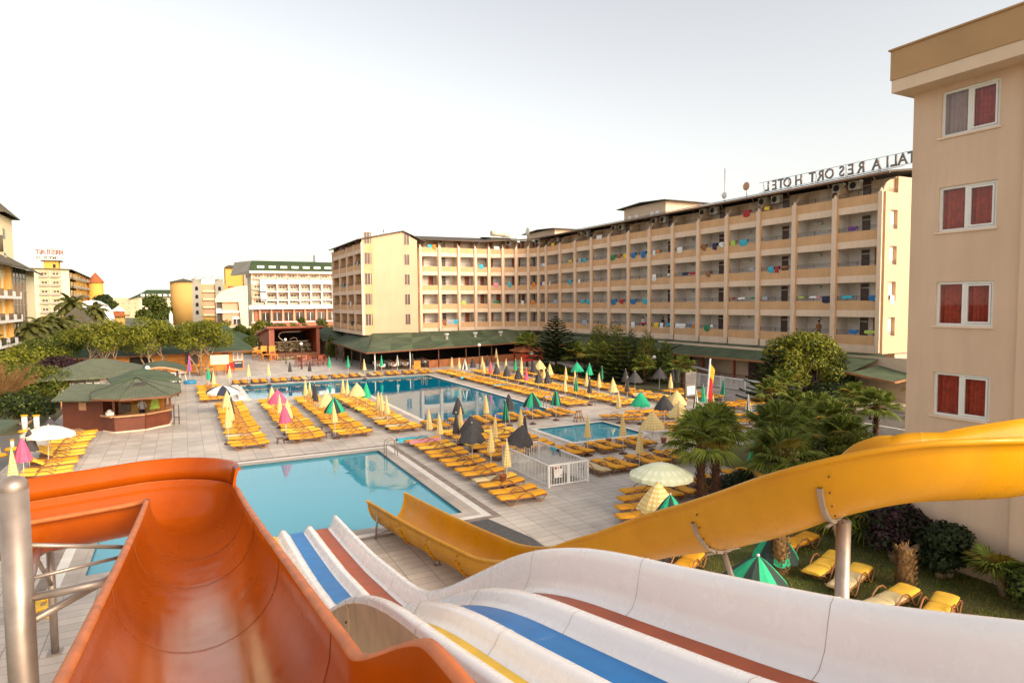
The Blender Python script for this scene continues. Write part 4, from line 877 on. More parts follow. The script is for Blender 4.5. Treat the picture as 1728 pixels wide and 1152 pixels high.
# white pool ladder edges: small pool wooden stool
t = thing('wooden_stool', 'brown wooden stool at the far corner of small pool', 'stool', (23.5, 36.2, 0))
for sx, sy in ((-.3, -.2), (.3, -.2), (-.3, .2), (.3, .2)): MB().tube([(sx, sy, 0), (sx * 0.35, sy * 0.4, 0.7)], 0.03, 6).build('leg', ['lframe'], t)
MB().box(-0.17, 0.17, -0.13, 0.13, 0.68, 0.73).box(-0.3, 0.3, -0.22, 0.22, 0.24, 0.28).build('seat', ['lframe'], t)
#PART4
# ---------------------------------------------------------------- the long hotel
FX, WY = 48.0, 89.5          # facade of the long wing (facing -X) and of the far wing (facing -Y)
FH, Z0, ZC, ZE = 2.75, 4.44, 3.82, 17.55
long_pil = [31.45 + 3.93 * k for k in range(14)]          # pillar positions along Y
arc_c = (39.6, long_pil[-1]); arc_r = FX - 39.6
pts2 = [(FX, y) for y in long_pil]
for k in range(1, 6):
    a = PI / 2 * k / 6; pts2.append((arc_c[0] + arc_r * math.cos(a), arc_c[1] + (WY - arc_c[1]) * math.sin(a)))
wing = [39.6, 36.9, 33.85, 30.9]
for x in wing: pts2.append((x, WY))
hotel = thing('hotel_building', 'long cream and tan hotel with rows of balconies curving behind the pools', 'hotel', (0, 0, 0))
DEP = 1.7
def frame_of(a, b):
    """bay frame: origin a, x along facade, y inward; returns loc, rot, width"""
    d = Vector((b[0] - a[0], b[1] - a[1])); L = d.length; ang = math.atan2(d.y, d.x); return a, ang, L
bays = []
for a, b in zip(pts2, pts2[1:]):
    # walking from near right end away: inward is to the right of travel => use reversed direction so that +y local is inward
    (ox, oy), ang, L = frame_of(b, a); bays.append(((ox, oy), ang, L))
bc = {}
def bay_meshes(L):
    key = round(L, 2)
    if key in bc: return bc[key]
    d = {}
    d['balcony'] = MB().box(0.0, L, -0.02, 0.12, 0.0, 0.76, 0).data('balcony', ['tan'])
    d['lintel'] = MB().box(0.0, L, -0.03, 0.12, 2.2, 2.749, 0).data('lintel', ['lintel'])
    r = MB()
    for z in (0.92, 1.02, 1.12): r.box(0.3, L - 0.3, 0.03, 0.06, z, z + 0.025)
    for x in (0.3, L / 2, L - 0.33): r.box(x, x + 0.03, 0.03, 0.06, 0.76, 1.13)
    d['railing'] = r.data('railing', ['rail'])
    wd = min(0.8, L * 0.25)
    d['doorA'] = MB().box(L * 0.62, L * 0.62 + wd, DEP - 0.1, DEP, 0.1, 2.15, 0).box(L * 0.62 - 0.06, L * 0.62, DEP - 0.12, DEP, 0.1, 2.2, 1).data('room_door', ['door', 'tan'])
    d['doorB'] = MB().box(L * 0.32, L * 0.32 + wd * 0.8, DEP - 0.1, DEP, 0.1, 1.75, 0).box(L * 0.30, L * 0.32, DEP - 0.12, DEP, 0.1, 1.95, 1).box(L * 0.32, L * 0.32 + wd * 0.8, DEP - 0.1, DEP, 1.85, 2.12, 0).data('room_door', ['darkdoor', 'white'])
    d['doorC'] = MB().box(L * 0.15, L * 0.15 + wd * 0.9, DEP - 0.1, DEP, 0.1, 2.1, 0).data('room_door', ['door'])
    d['window'] = MB().box(L * 0.28, L * 0.28 + wd, DEP - 0.09, DEP, 0.15, 2.0, 0).box(L * 0.28 - .05, L * 0.28 + wd + .05, DEP - 0.05, DEP - 0.001, 0.1, 2.05, 1).data('window', ['lintel', 'white'])
    d['fan'] = MB().box(0.9, 1.5, DEP - 0.3, DEP - 0.001, 1.85, 2.08).data('air_conditioner', ['ac'])
    bc[key] = d; return d
wall = MB()
def add_oriented(mb, o, ang, x0, x1, y0, y1, z0, z1, m):
    c, s = math.cos(ang), math.sin(ang); b = len(mb.v); mb.box(x0, x1, y0, y1, z0, z1, m)
    for i in range(b, b + 8):
        x, y, z = mb.v[i]; mb.v[i] = (o[0] + x * c - y * s, o[1] + x * s + y * c, z)
rr_ = random.Random(3)
for bi, (o, ang, L) in enumerate(bays):
    d = bay_meshes(L)
    for k in range(4):
        z = Z0 + FH * k
        bl = link(d['balcony'], 'balcony', hotel, (o[0], o[1], z), ang)
        link(d['railing'], 'railing', bl); link(d['lintel'], 'lintel', bl)
        q = rr_.random(); flip = bi % 2
        if L > 3:
            link(d['doorA'] if flip else d['doorB'], 'room_door', bl)
            if not flip: link(d['doorA'], 'room_door', bl) if q < 0.5 else link(d['window'], 'window', bl).location.__setitem__(0, 1.6)
            else: link(d['fan'], 'wall_unit', bl)
        else: link(d['doorC'] if q < 0.5 else d['doorA'], 'room_door', bl)
        # structure of the bay
        add_oriented(wall, o, ang, 0, L, DEP, DEP + 0.12, z - 0.05, z + FH - 0.06, 2)
        add_oriented(wall, o, ang, 0, L, 0.13, DEP - 0.002, z - 0.12, z + 0.05, 2)
    z = Z0 + FH * 4
    # ledge at the bottom, roof terrace parapet, set-back top storey
    add_oriented(wall, o, ang, -0.02, L + 0.02, -0.06, DEP + 0.2, ZC, Z0 - 0.004, 1)
    add_oriented(wall, o, ang, 0, L, 0.13, DEP, z - 0.12, z + 0.05, 2)
    tp = MB().box(0, L, -0.02, 0.12, 0, 0.76, 0).build('terrace_parapet', ['tan'], hotel, (o[0], o[1], z), ang)
    link(d['railing'], 'railing', tp)
    add_oriented(wall, o, ang, 0, L, DEP, DEP + 0.12, z - 0.05, ZE, 3)
    if L > 3:
        link(d['doorA'] if bi % 2 else d['doorB'], 'room_door', tp)
        w_ = link(d['window'], 'window', tp); w_.location = (0.1 if bi % 2 else 1.9, 0, 0)
    else: link(d['doorC'], 'room_door', tp)
# partitions, pillars and the curved dividers of the top terrace
for i, (x, y) in enumerate(pts2):
    if i == 0: ang = bays[0][1]
    elif i == len(pts2) - 1: ang = bays[-1][1]
    else: ang = (bays[i - 1][1] + bays[i][1]) / 2
    if ang > PI: ang -= 2 * PI
    add_oriented(wall, (x, y), ang, -0.07, 0.07, 0.12, DEP - 0.003, ZC + 0.01, Z0 + FH * 4 - 0.13, 2)
    pm = MB().box(-0.17, 0.17, -0.22, 0.1, ZC + 0.05, Z0 + FH * 4 + 0.86, 0).box(-0.29, 0.29, -0.06, 0.11, ZC + 0.04, Z0 + FH * 4 + 0.60, 1)
    pm.tube([(0, -0.06, Z0 + FH * 4 + 0.86), (0, -0.06, Z0 + FH * 4 + 1.15)], [0.17, 0.02], 4, 0, sm=False)
    pm.build('pillar', ['lintel', 'tan'], hotel, (x, y, 0), ang)
    dv = MB(); z = Z0 + FH * 4 + 0.06
    prof = [(0.12, 0.7), (0.2, 1.15), (0.45, 1.5), (0.9, 1.75), (DEP - 0.01, 1.85), (DEP - 0.01, 0), (0.12, 0)]
    n = len(prof)
    for s in (-0.06, 0.06): dv.v += [(s, py, z + pz) for py, pz in prof]
    dv.face(range(n)); dv.face([n + k for k in range(n)][::-1])
    for k in range(n): dv.face((k, k + n, (k + 1) % n + n, (k + 1) % n))
    dv.build('terrace_divider', ['gable'], hotel, (x, y, 0), ang)
# mass behind the balconies, end walls
wall.box(FX + DEP + 0.125, FX + 13, long_pil[0] - 0.1, 100, ZC, ZE + 0.0, 3)
wall.box(30.8, FX + 13, WY + DEP + 0.125, 101, ZC + 0.001, ZE - 0.002, 3)
wall.box(FX + DEP + 0.3, FX + 12, long_pil[0] - 0.05, 100, 0, ZC - 0.002, 3)
wall.box(32, FX + 12, WY + DEP + 0.3, 100.5, 0, ZC - 0.003, 3)
ey = long_pil[0] - 0.35
wall.build('wall', ['tan', 'lintel', 'balc', 'cream'], hotel)
# south end wall with loggia slots
ew = MB(); slots = [(Z0 + FH * k + 0.75, Z0 + FH * k + 2.2) for k in range(4)] + [(Z0 + FH * 4 + 0.76, Z0 + FH * 4 + 2.4)]
ew.box(FX - 0.05, FX + 0.55, ey, ey + 0.4, ZC, Z0 + FH * 4 + 0.82)
zs = [ZC]
for a, b in slots: ew.box(FX + 0.55, FX + 1.45, ey, ey + 0.35, zs[-1], a); zs.append(b)
ew.box(FX + 1.45, FX + 12.9, ey, ey + 0.35, ZC, ZE - 0.2)
ew.box(FX + 1.45, FX + 12.9, ey + 0.35, ey + 0.5, ZC, ZE - 0.25)
ew.build('end_wall', ['gable'], hotel)
er = MB()
for a, b in slots:
    for z in (a + 0.12, a + 0.22, a + 0.32): er.box(FX + 0.5, FX + 1.5, ey + 0.1, ey + 0.13, z, z + 0.025)
er.build('end_railing', ['rail'], hotel)
# gable block at the far left end
gx0, gx1, gy = 21.7, 29.5, 86.6
gb = MB(); gpk = (27.4, 17.95); ze_ = 16.7
gb.poly([(gx0, gy, ZC), (gx1, gy, ZC), (gx1, gy, ze_ + 0.1), (gpk[0], gy, gpk[1]), (gx0, gy, ze_)], 0)
gb.poly([(gx1, gy, ZC), (gx1, WY + 3, ZC), (gx1, WY + 3, ze_ + 0.1), (gx1, gy, ze_ + 0.1)], 0)
gb.box(gx0 + 1.6, gx1 - 0.01, gy + 0.01, 112, 0.5, ze_ - 0.05, 0)
gb.poly([(gx0, gy, ZC), (gx1, gy, ZC), (gx1, 112, ZC), (gx0, 112, ZC)], 0)
gb.build('gable_wall', ['gable'], hotel)
gwin = MB().box(0, 0.75, -0.05, 0.0, -0.03, 1.42, 0).data('g', ['darkdoor']); gwin2 = MB().box(0, 0.95, -0.05, 0, 0, 1.5, 0).data('g', ['darkdoor'])
gfr = MB().box(-0.05, 0, -0.07, 0, -0.06, 1.46).box(0.75, 0.8, -0.07, 0, -0.06, 1.46).box(-0.05, 0.8, -0.07, 0, -0.08, -0.03).box(0.35, 0.38, -0.07, 0, 0, 1.45).data('g', ['lintel'])
for k in range(5):
    z = Z0 + FH * k + 0.72; q = link(gwin, 'window', hotel, (27.6, gy, z)); link(gfr, 'frame', q)
    q = link(gwin2, 'window', hotel, (gx0 + 0.35, gy, z)); link(gfr, 'frame', q)
# left side balconies of the gable block
yy = [gy + 0.05, gy + 4.3, gy + 8.8, gy + 13.6, gy + 18.8]
for a, b in zip(yy, yy[1:]):
    o, ang, L = frame_of((gx0, b), (gx0, a)); d = bay_meshes(L)
    for k in range(4):
        bl = link(d['balcony'], 'side_balcony', hotel, (o[0], o[1], Z0 + FH * k), ang); link(d['railing'], 'railing', bl); link(d['lintel'], 'lintel', bl)
        sl_ = MB(); 
    tp = MB().box(0, L, -0.02, 0.12, 0, 0.76, 0).build('terrace_parapet', ['tan'], hotel, (o[0], o[1], Z0 + FH * 4), ang)
lw = MB()
for k in range(5): lw.box(gx0 + 0.13, gx0 + 1.6, gy + 0.06, yy[-1], Z0 + FH * k - 0.12, Z0 + FH * k + 0.05, 0)
lw.box(gx0 - 0.05, gx0 + 1.6, gy + 0.02, yy[-1] + 0.2, ZC - 0.01, Z0 - 0.13, 1)
for y in yy: lw.box(gx0 - 0.12, gx0 + 0.2, y - 0.15, y + 0.15, ZC, Z0 + FH * 4 + 0.85, 1); lw.box(gx0 + 0.2, gx0 + 1.6, y - 0.06, y + 0.06, ZC + 0.3, Z0 + FH * 4 + 1.5, 0)
lw.build('side_structure', ['tan', 'lintel'], hotel)
# roofs
rf = MB()
def slab(mb, pts, th, m=0):
    n = len(pts); b = len(mb.v); mb.v += [tuple(p) for p in pts] + [(p[0], p[1], p[2] - th) for p in pts]
    mb.face([b + i for i in range(n)], m); mb.face([b + n + i for i in range(n)][::-1], m)
    for i in range(n): mb.face((b + i, b + n + i, b + n + (i + 1) % n, b + (i + 1) % n), m)
    return mb
ya = long_pil[0] - 0.9
slab(rf, [(FX - 0.45, ya, ZE + 0.15), (FX + 6.5, ya, ZE + 1.05), (FX + 6.5, 88, ZE + 1.05), (FX - 0.45, long_pil[-1] + 1, ZE + 0.15)], 0.14)
slab(rf, [(FX + 6.5, ya, ZE + 1.045), (FX + 13.4, ya, ZE + 0.1), (FX + 13.4, 101, ZE + 0.1), (FX + 6.5, 88, ZE + 1.045)], 0.14)
slab(rf, [(FX - 0.45, long_pil[-1] + 1, ZE + 0.14), (FX + 6.5, 88, ZE + 1.04), (FX + 3, 96, ZE + 1.04), (45.4, 87.6, ZE + 0.05), (47.2, 85.6, ZE + 0.1)], 0.14)
slab(rf, [(45.4, 87.6, ZE + 0.045), (FX + 3, 96, ZE + 1.03), (30.2, 96, ZE + 0.9), (29.9, 89.0, ZE - 0.25), (40.5, 89.0, ZE - 0.2)], 0.14)
slab(rf, [(gx0 - 0.6, gy - 0.35, ze_ + 0.0), (gpk[0], gy - 0.35, gpk[1] + 0.12), (gpk[0], 105.5, gpk[1] + 0.12), (gx0 - 0.6, 105.5, ze_ + 0.0)], 0.12)
slab(rf, [(gpk[0], gy - 0.35, gpk[1] + 0.115), (gx1 + 1.3, gy - 0.35, ze_ + 0.0), (gx1 + 1.3, 105.5, ze_ + 0.0), (gpk[0], 105.5, gpk[1] + 0.115)], 0.12)
rf.build('roof', ['roofdark'], hotel)
gu = MB(); gu.tube([(FX - 0.5, ya, ZE + 0.02), (FX - 0.5, long_pil[-1] + 1, ZE + 0.02), (47.1, 85.5, ZE - 0.02), (45.3, 87.4, ZE - 0.08), (40.5, 88.9, ZE - 0.33), (29.9, 88.9, ZE - 0.38)], 0.09, 6)
for i, y in enumerate(long_pil): gu.tube([(FX - 0.45, y + 0.5, ZE), (FX - 0.1, y + 0.5, ZE - 0.45)], 0.04, 5)
gu.build('gutter', ['gutter'], hotel)
so_ = MB()
for k in range(22):
    y = 31.2 + k * 2.15
    if y < 76: slab(so_, [(FX + 0.2, y, ZE + 0.38), (FX + 2.3, y, ZE + 0.85), (FX + 2.3, y + 1.95, ZE + 0.85), (FX + 0.2, y + 1.95, ZE + 0.38)], 0.06)
so_.build('solar_panel_row', ['solar'], hotel)
# penthouse blocks
def pent(xa, xb, yaa, yb, zt, m='cream', win=True, name='penthouse'):
    p = MB().box(xa, xb, yaa, yb, ZE, zt); o = p.build(name, [m], hotel)
    xm = (xa + xb) / 2; r = MB()
    slab(r, [(xa - 0.7, yaa - 0.7, zt + 0.02), (xb + 0.7, yaa - 0.7, zt + 0.02), (xb + 0.7, (yaa + yb) / 2, zt + 0.3), (xa - 0.7, (yaa + yb) / 2, zt + 0.3)], 0.1)
    slab(r, [(xa - 0.7, (yaa + yb) / 2, zt + 0.295), (xb + 0.7, (yaa + yb) / 2, zt + 0.295), (xb + 0.7, yb + 0.7, zt + 0.02), (xa - 0.7, yb + 0.7, zt + 0.02)], 0.1)
    r.build('penthouse_roof', ['roofdark'], o)
    if win:
        for y in (yaa + 1.2, yaa + 2.2, yaa + 5.2, yaa + 6.6): MB().box(xa - 0.04, xa, y, y + 0.6, zt - 2.1, zt - 1.0).build('window', ['white'], o)
    MB().box(xa + 3, xa + 3.9, yaa - 0.35, yaa - 0.002, zt - 1.5, zt - 0.85).build('air_conditioner', ['ac'], o)
pent(51.6, 57.2, 60.5, 68.6, 20.0)
pent(52.6, 56.5, 87.8, 97, 19.6)
pent(43.5, 47.0, 92, 96, 18.2, 'balc', False, 'stair_tower')
MB().tube([(FX + 8, 55.5, 18), (FX + 8, 55.5, 23.2)], 0.05, 5).build('antenna_mast', ['steel'], hotel)
for x, y, z, r, lab in ((0, 0, 0, 0, ''),):
    MB().tube([(43.6, 92.2, 18.95), (45.6, 92.2, 18.95)], 0.42, 10).build('water_tank', ['lintel'], hotel); MB().tube([(45.9, 93.2, 18.95), (47.3, 93.2, 18.95)], 0.42, 10).build('water_tank', ['lintel'], hotel)
# satellite dishes
for i, (x, y, z, r) in enumerate(((FX + 2.3, 47.0, 19.3, 0.42), (FX + 3.0, 50.6, 19.0, 0.36), (FX + 2.0, 92.0, 19.3, 0.7), (24.9, 87.2, 18.0, 0.3))):
    t = thing('satellite_dish', ['largest tan satellite dish on hotel roof near the letters', 'second grey satellite dish on hotel roof, left of the tan one', 'satellite dish on roof beside the stair tower tanks', 'small dish on the sloping roof of gable block'][i], 'satellite dish', (x, y, z))
    b = MB()
    for k in range(5):
        for j in range(14): rr = r * k / 4 + 0.001; a = 2 * PI * j / 14; b.v.append((-0.25 * r * (1 - (k / 4) ** 2), rr * math.cos(a), rr * math.sin(a) + 0.15 * rr))
    for k in range(4):
        for j in range(14): b.face((k * 14 + j, k * 14 + (j + 1) % 14, (k + 1) * 14 + (j + 1) % 14, (k + 1) * 14 + j), 0, True)
    b.build('reflector', ['counter' if i == 0 else 'ac'], t); MB().tube([(0.05, 0, 0), (0.1, 0, -1.1 if i < 3 else -0.6)], 0.04, 6).build('mount', ['steel'], t); MB().tube([(-0.2, 0, -0.4 * r), (-0.55, 0, 0.1)], 0.015, 5).build('feed_arm', ['steel'], t)
# air conditioners on the top terrace
def ac_unit(x, y, z, ang, lab, s=1.0):
    t = thing('air_conditioner', lab, 'air conditioner', (x, y, z), ang, 'air conditioners on the top terraces'); t.scale = (s, s, s)
    MB().box(-0.45, 0.45, -0.18, 0.18, 0, 0.62).build('casing', ['ac'], t)
    f = MB(); f.tube([(-0.1, -0.182, 0.31), (-0.1, -0.20, 0.31)], 0.24, 14); f.build('fan_grille', ['acfan'], t)
    MB().box(-0.4, -0.34, -0.15, 0.2, -0.06, 0).box(0.34, 0.4, -0.15, 0.2, -0.06, 0).build('bracket', ['steel'], t)
for i, (x, y) in enumerate(pts2[1:-1]):
    if i >= 12 and i % 2: continue
    if i < 12:
        if i % 2 == 0:
            for j, dy in enumerate((-0.75, 0.75)): ac_unit(FX + DEP - 0.3, y + dy, Z0 + FH * 4 + 1.55, -PI / 2, f'white wall unit, {"near" if j == 0 else "far"} side of {ORD[i]} top-terrace divider from right', 1.15)
    else:
        a = bays[i][1]; ac_unit(x - math.sin(a) * 1.4 + math.cos(a) * 0.8, y + math.cos(a) * 1.4 + math.sin(a) * 0.8, Z0 + FH * 4 + 1.5, a, f'white wall unit by {ORD[i - 12]} top-terrace divider after the bend')
# roof lettering, seen from behind
LET = 'ANTALIA RESORT HOTEL'
t = thing('roof_sign', 'dark steel letters on hotel roof, mirrored because seen from behind', 'sign', (0, 0, 0))
ysum = 24.3; hgt = 1.35
LY = list(zip('LETOHTROSERAILAT', (46.0, 45.1, 44.3, 43.4, 42.2, 40.8, 39.9, 38.9, 37.9, 37.0, 36.0, 34.6, 33.9, 33.2, 32.4, 31.7)))
XS = FX + 4.0
for ch, y in LY:
    me = letter_mesh(ch, 1.25); me.materials.clear(); me.materials.append(M['cleartext'])
    o = link(me, 'letter', t); o.matrix_world = Matrix(((0, 0, 1, XS), (0.95, 0, 0, y - 0.38), (0, 1, 0, ZE + 1.32), (0, 0, 0, 1)))
fr_ = MB(); fr_.tube([(XS + 0.12, 31, ZE + 2.25), (XS + 0.12, 47, ZE + 2.25)], 0.02, 4).tube([(XS + 0.12, 31, ZE + 1.3), (XS + 0.12, 47, ZE + 1.3)], 0.02, 4)
for k in range(6): y = 31.5 + k * 3; fr_.tube([(XS + 0.12, y, ZE + 0.8), (XS + 0.12, y, ZE + 2.2)], 0.025, 4).tube([(XS + 0.12, y, ZE + 2.15), (XS + 0.9, y + 0.3, ZE + 0.8)], 0.02, 4)
fr_.build('frame', ['cleartext'], t)

# towels and washing on the balcony rails: (bay from right, floor 1..5, position 0..1 from the right, width, drop, colour)
TW = [(1, 1, .12, .9, .3, 'tw_lime'), (1, 1, .55, .75, .35, 'tw_blue'), (1, 2, .08, .5, .55, 'tw_blue'), (1, 2, .72, .9, .3, 'tw_cyan'), (1, 4, .62, .75, .4, 'tw_purple'),
(2, 2, .1, .8, .7, 'tw_navy'), (2, 2, .85, .55, .2, 'tw_lime'), (2, 2, .5, .7, .2, 'tw_white'), (2, 2, .32, .3, .3, 'tw_pink'), (3, 3, .65, .6, .7, 'tw_cyan'), (3, 3, .45, .4, .75, 'tw_red'), (3, 3, .2, .7, .3, 'tw_brown'), (3, 2, .85, .6, .35, 'tw_grey'), (3, 5, .82, .55, .4, 'tw_yellow'),
(4, 2, .1, .5, .2, 'tw_green'), (4, 2, .5, .9, .25, 'tw_white'), (4, 2, .82, .3, .3, 'tw_red'), (4, 3, .15, .6, .3, 'tw_grey'), (4, 4, .45, .9, .75, 'tw_cyan'), (4, 4, .85, .6, .6, 'tw_lime'), (4, 5, .35, .8, .8, 'tw_red'),
(5, 1, .7, .7, .8, 'tw_green'), (5, 1, .5, .4, .35, 'tw_white'), (5, 3, .65, .55, .8, 'tw_brown'), (5, 4, .12, .6, .6, 'tw_white'), (5, 4, .4, .6, .85, 'tw_navy'), (5, 4, .85, .6, .8, 'tw_brown'),
(6, 1, .7, 1.6, .6, 'tw_white'), (6, 1, .25, .35, .3, 'tw_blue'), (6, 1, .1, .4, .5, 'tw_orange'), (6, 3, .15, .9, .35, 'tw_red'), (6, 3, .5, .9, .4, 'tw_navy'), (6, 4, .75, .8, .75, 'tw_white'),
(7, 1, .45, .55, .75, 'tw_white'), (7, 1, .72, .8, .65, 'tw_yellow'), (7, 1, .12, .6, .35, 'tw_cyan'), (7, 3, .85, .75, .9, 'tw_white'), (7, 3, .1, .4, .4, 'tw_white'), (7, 4, .85, .5, .8, 'tw_white'), (7, 4, .65, .5, .4, 'tw_orange'),
(8, 1, .82, .75, .8, 'tw_white'), (8, 1, .2, 1.0, .25, 'tw_red'), (8, 2, .8, .9, .75, 'tw_blue'), (8, 2, .15, .8, .7, 'tw_cyan'), (8, 4, .8, .75, .8, 'tw_blue'), (8, 4, .25, .8, .9, 'tw_blue'),
(9, 2, .8, .9, .85, 'tw_blue'), (9, 2, .3, .7, .7, 'tw_red'), (9, 4, .85, .9, .8, 'tw_green'), (9, 4, .1, .7, .7, 'tw_yellow'), (9, 4, .45, .6, .6, 'tw_brown'), (10, 5, .55, 1.2, .7, 'tw_white'),
(11, 2, .5, .9, .6, 'tw_cyan'), (11, 2, .15, .8, .7, 'tw_cyan'), (11, 3, .8, .6, .7, 'tw_white'), (11, 4, .75, .8, .8, 'tw_grey'), (11, 4, .4, .8, .7, 'tw_cyan'), (12, 4, .3, .9, .4, 'tw_yellow'), (11, 1, .4, 1.2, .9, 'tw_grey'),
(13, 2, .3, 1.2, .7, 'tw_grey'), (12, 3, .3, .7, .8, 'tw_cyan'), (13, 3, .8, .4, .9, 'tw_white'), (14, 3, .3, .8, .7, 'tw_white'), (14, 3, .7, .6, .7, 'tw_purple'), (14, 4, .7, .9, .8, 'tw_grey'), (14, 4, .2, .8, .6, 'tw_white'), (13, 5, .5, .8, .6, 'tw_yellow'),
(15, 3, .5, .7, .9, 'tw_orange'), (15, 2, .6, .9, .7, 'tw_orange'), (16, 2, .5, .5, .8, 'tw_white'), (17, 3, .5, .6, .9, 'tw_cyan'), (18, 3, .5, 1.0, .9, 'tw_pink'), (18, 2, .5, 1.0, .4, 'tw_green'), (18, 5, .4, 1.1, .6, 'tw_white'), (19, 4, .6, .9, .8, 'tw_cyan'), (20, 2, .8, .8, .7, 'tw_lime'), (21, 1, .1, .8, .8, 'tw_cyan'), (21, 1, .45, 1.1, .9, 'tw_grey'), (21, 1, .85, .6, 1.0, 'tw_brown'), (22, 5, .2, .7, .9, 'tw_orange'), (22, 5, .5, .8, .6, 'tw_cyan')]
FLN = {1: 'lowest', 2: 'second', 3: 'third', 4: 'fourth', 5: 'top'}
CN = {'tw_lime': 'lime', 'tw_blue': 'blue', 'tw_cyan': 'teal', 'tw_purple': 'purple', 'tw_navy': 'dark', 'tw_white': 'white', 'tw_pink': 'pink', 'tw_red': 'red', 'tw_brown': 'brown', 'tw_grey': 'pale grey', 'tw_yellow': 'yellow', 'tw_green': 'green', 'tw_orange': 'orange'}
seen_ = {}
for bay, fl_, u, w_, l_, m in TW:
    o, ang, L = bays[bay - 1]; k = (1 - u) if True else u
    # local x runs from the far end of the bay to its near (right) end
    xl = 0.3 + (L - 0.6) * k
    w_ = min(w_ * (0.75 if L < 3 else 1), 2 * min(xl - 0.2, L - 0.2 - xl) + 0.25); w_ = max(w_, 0.3)
    x = o[0] + xl * math.cos(ang) - 0.05 * math.sin(ang) * 1.0; y = o[1] + xl * math.sin(ang) + 0.05 * math.cos(ang)
    key = (bay, fl_, m); seen_[key] = seen_.get(key, 0) + 1; ex = '' if seen_[key] == 1 else ' left-hand'
    lab = f'{CN[m]}{ex} towel on {FLN[fl_]} balcony row, {ORD[bay - 1]} bay from right end'
    hang(x, y, Z0 + FH * (fl_ - 1) + 1.16, w_, l_ * 0.8, m, lab, ang, 0.10)
for i, (yv, k, m) in enumerate(((gy + 11, 2, 'tw_cyan'), (gy + 6.5, 1, 'tw_white'), (gy + 2.0, 3, 'tw_grey'), (gy + 6, 0, 'tw_navy'), (gy + 9.5, 4, 'tw_purple'))):
    hang(gx0, yv, Z0 + FH * k + 1.15, 0.9, 0.6, m, f'{CN[m]} towel on the left side of the gable block, {FLN[k + 1]} row', -PI / 2, 0.1)
hang(FX + 1.0, ey + 0.08, Z0 + FH + 1.15, 0.5, 0.7, 'tw_white', 'white towel in the end-wall slot of the hotel', 0, 0.1)
#PART5
# ---------------------------------------------------------------- near block at the right edge
rb = thing('apartment_block', 'plain beige block with red-curtained windows close by at the right edge', 'building', (0, 0, 0))
RX, RY = 20.0, 12.17
wins = [(12.71, 14.02), (9.97, 11.27), (7.22, 8.51), (4.55, 5.84)]
WY0, WY1 = 9.83, 11.36
b = MB(); zs = [0] + [v for w_ in wins[::-1] for v in w_] + [14.95]
for i in range(len(zs) - 1):
    if i % 2 == 0: b.poly([(RX, RY, zs[i]), (RX, 3.0, zs[i]), (RX, 3.0, zs[i + 1]), (RX, RY, zs[i + 1])])
    else:
        b.poly([(RX, RY, zs[i]), (RX, WY1, zs[i]), (RX, WY1, zs[i + 1]), (RX, RY, zs[i + 1])]); b.poly([(RX, WY0, zs[i]), (RX, 3.0, zs[i]), (RX, 3.0, zs[i + 1]), (RX, WY0, zs[i + 1])])
        a, c = zs[i], zs[i + 1]
        for q in ([(RX, WY1, a), (RX + .2, WY1, a), (RX + .2, WY1, c), (RX, WY1, c)], [(RX, WY0, a), (RX + .2, WY0, a), (RX + .2, WY0, c), (RX, WY0, c)], [(RX, WY0, a), (RX + .2, WY0, a), (RX + .2, WY1, a), (RX, WY1, a)], [(RX, WY0, c), (RX + .2, WY0, c), (RX + .2, WY1, c), (RX, WY1, c)]): b.poly(q)
b.poly([(RX, RY, 0), (34, RY, 0), (34, RY, 14.95), (RX, RY, 14.95)]); b.poly([(34, RY, 0), (34, 3, 0), (34, 3, 14.95), (34, RY, 14.95)]); b.poly([(RX, 3, 0), (34, 3, 0), (34, 3, 14.95), (RX, 3, 14.95)])
b.build('wall', ['rbwall'], rb)
MB().box(RX - 0.10, RX - 0.003, 8.55, 9.19, 0, 14.9).build('pilaster', ['rbwall'], rb)
MB().box(19.2, 35, 2, 12.42, 14.56, 15.42).build('fascia', ['rbfascia'], rb)
MB().box(19.23, 34.9, 2.1, 12.39, 14.19, 14.558).build('soffit', ['cream'], rb)
MB().box(19.15, 35.05, 1.9, 12.47, 15.42, 15.47).build('parapet_cap', ['rbfascia'], rb)
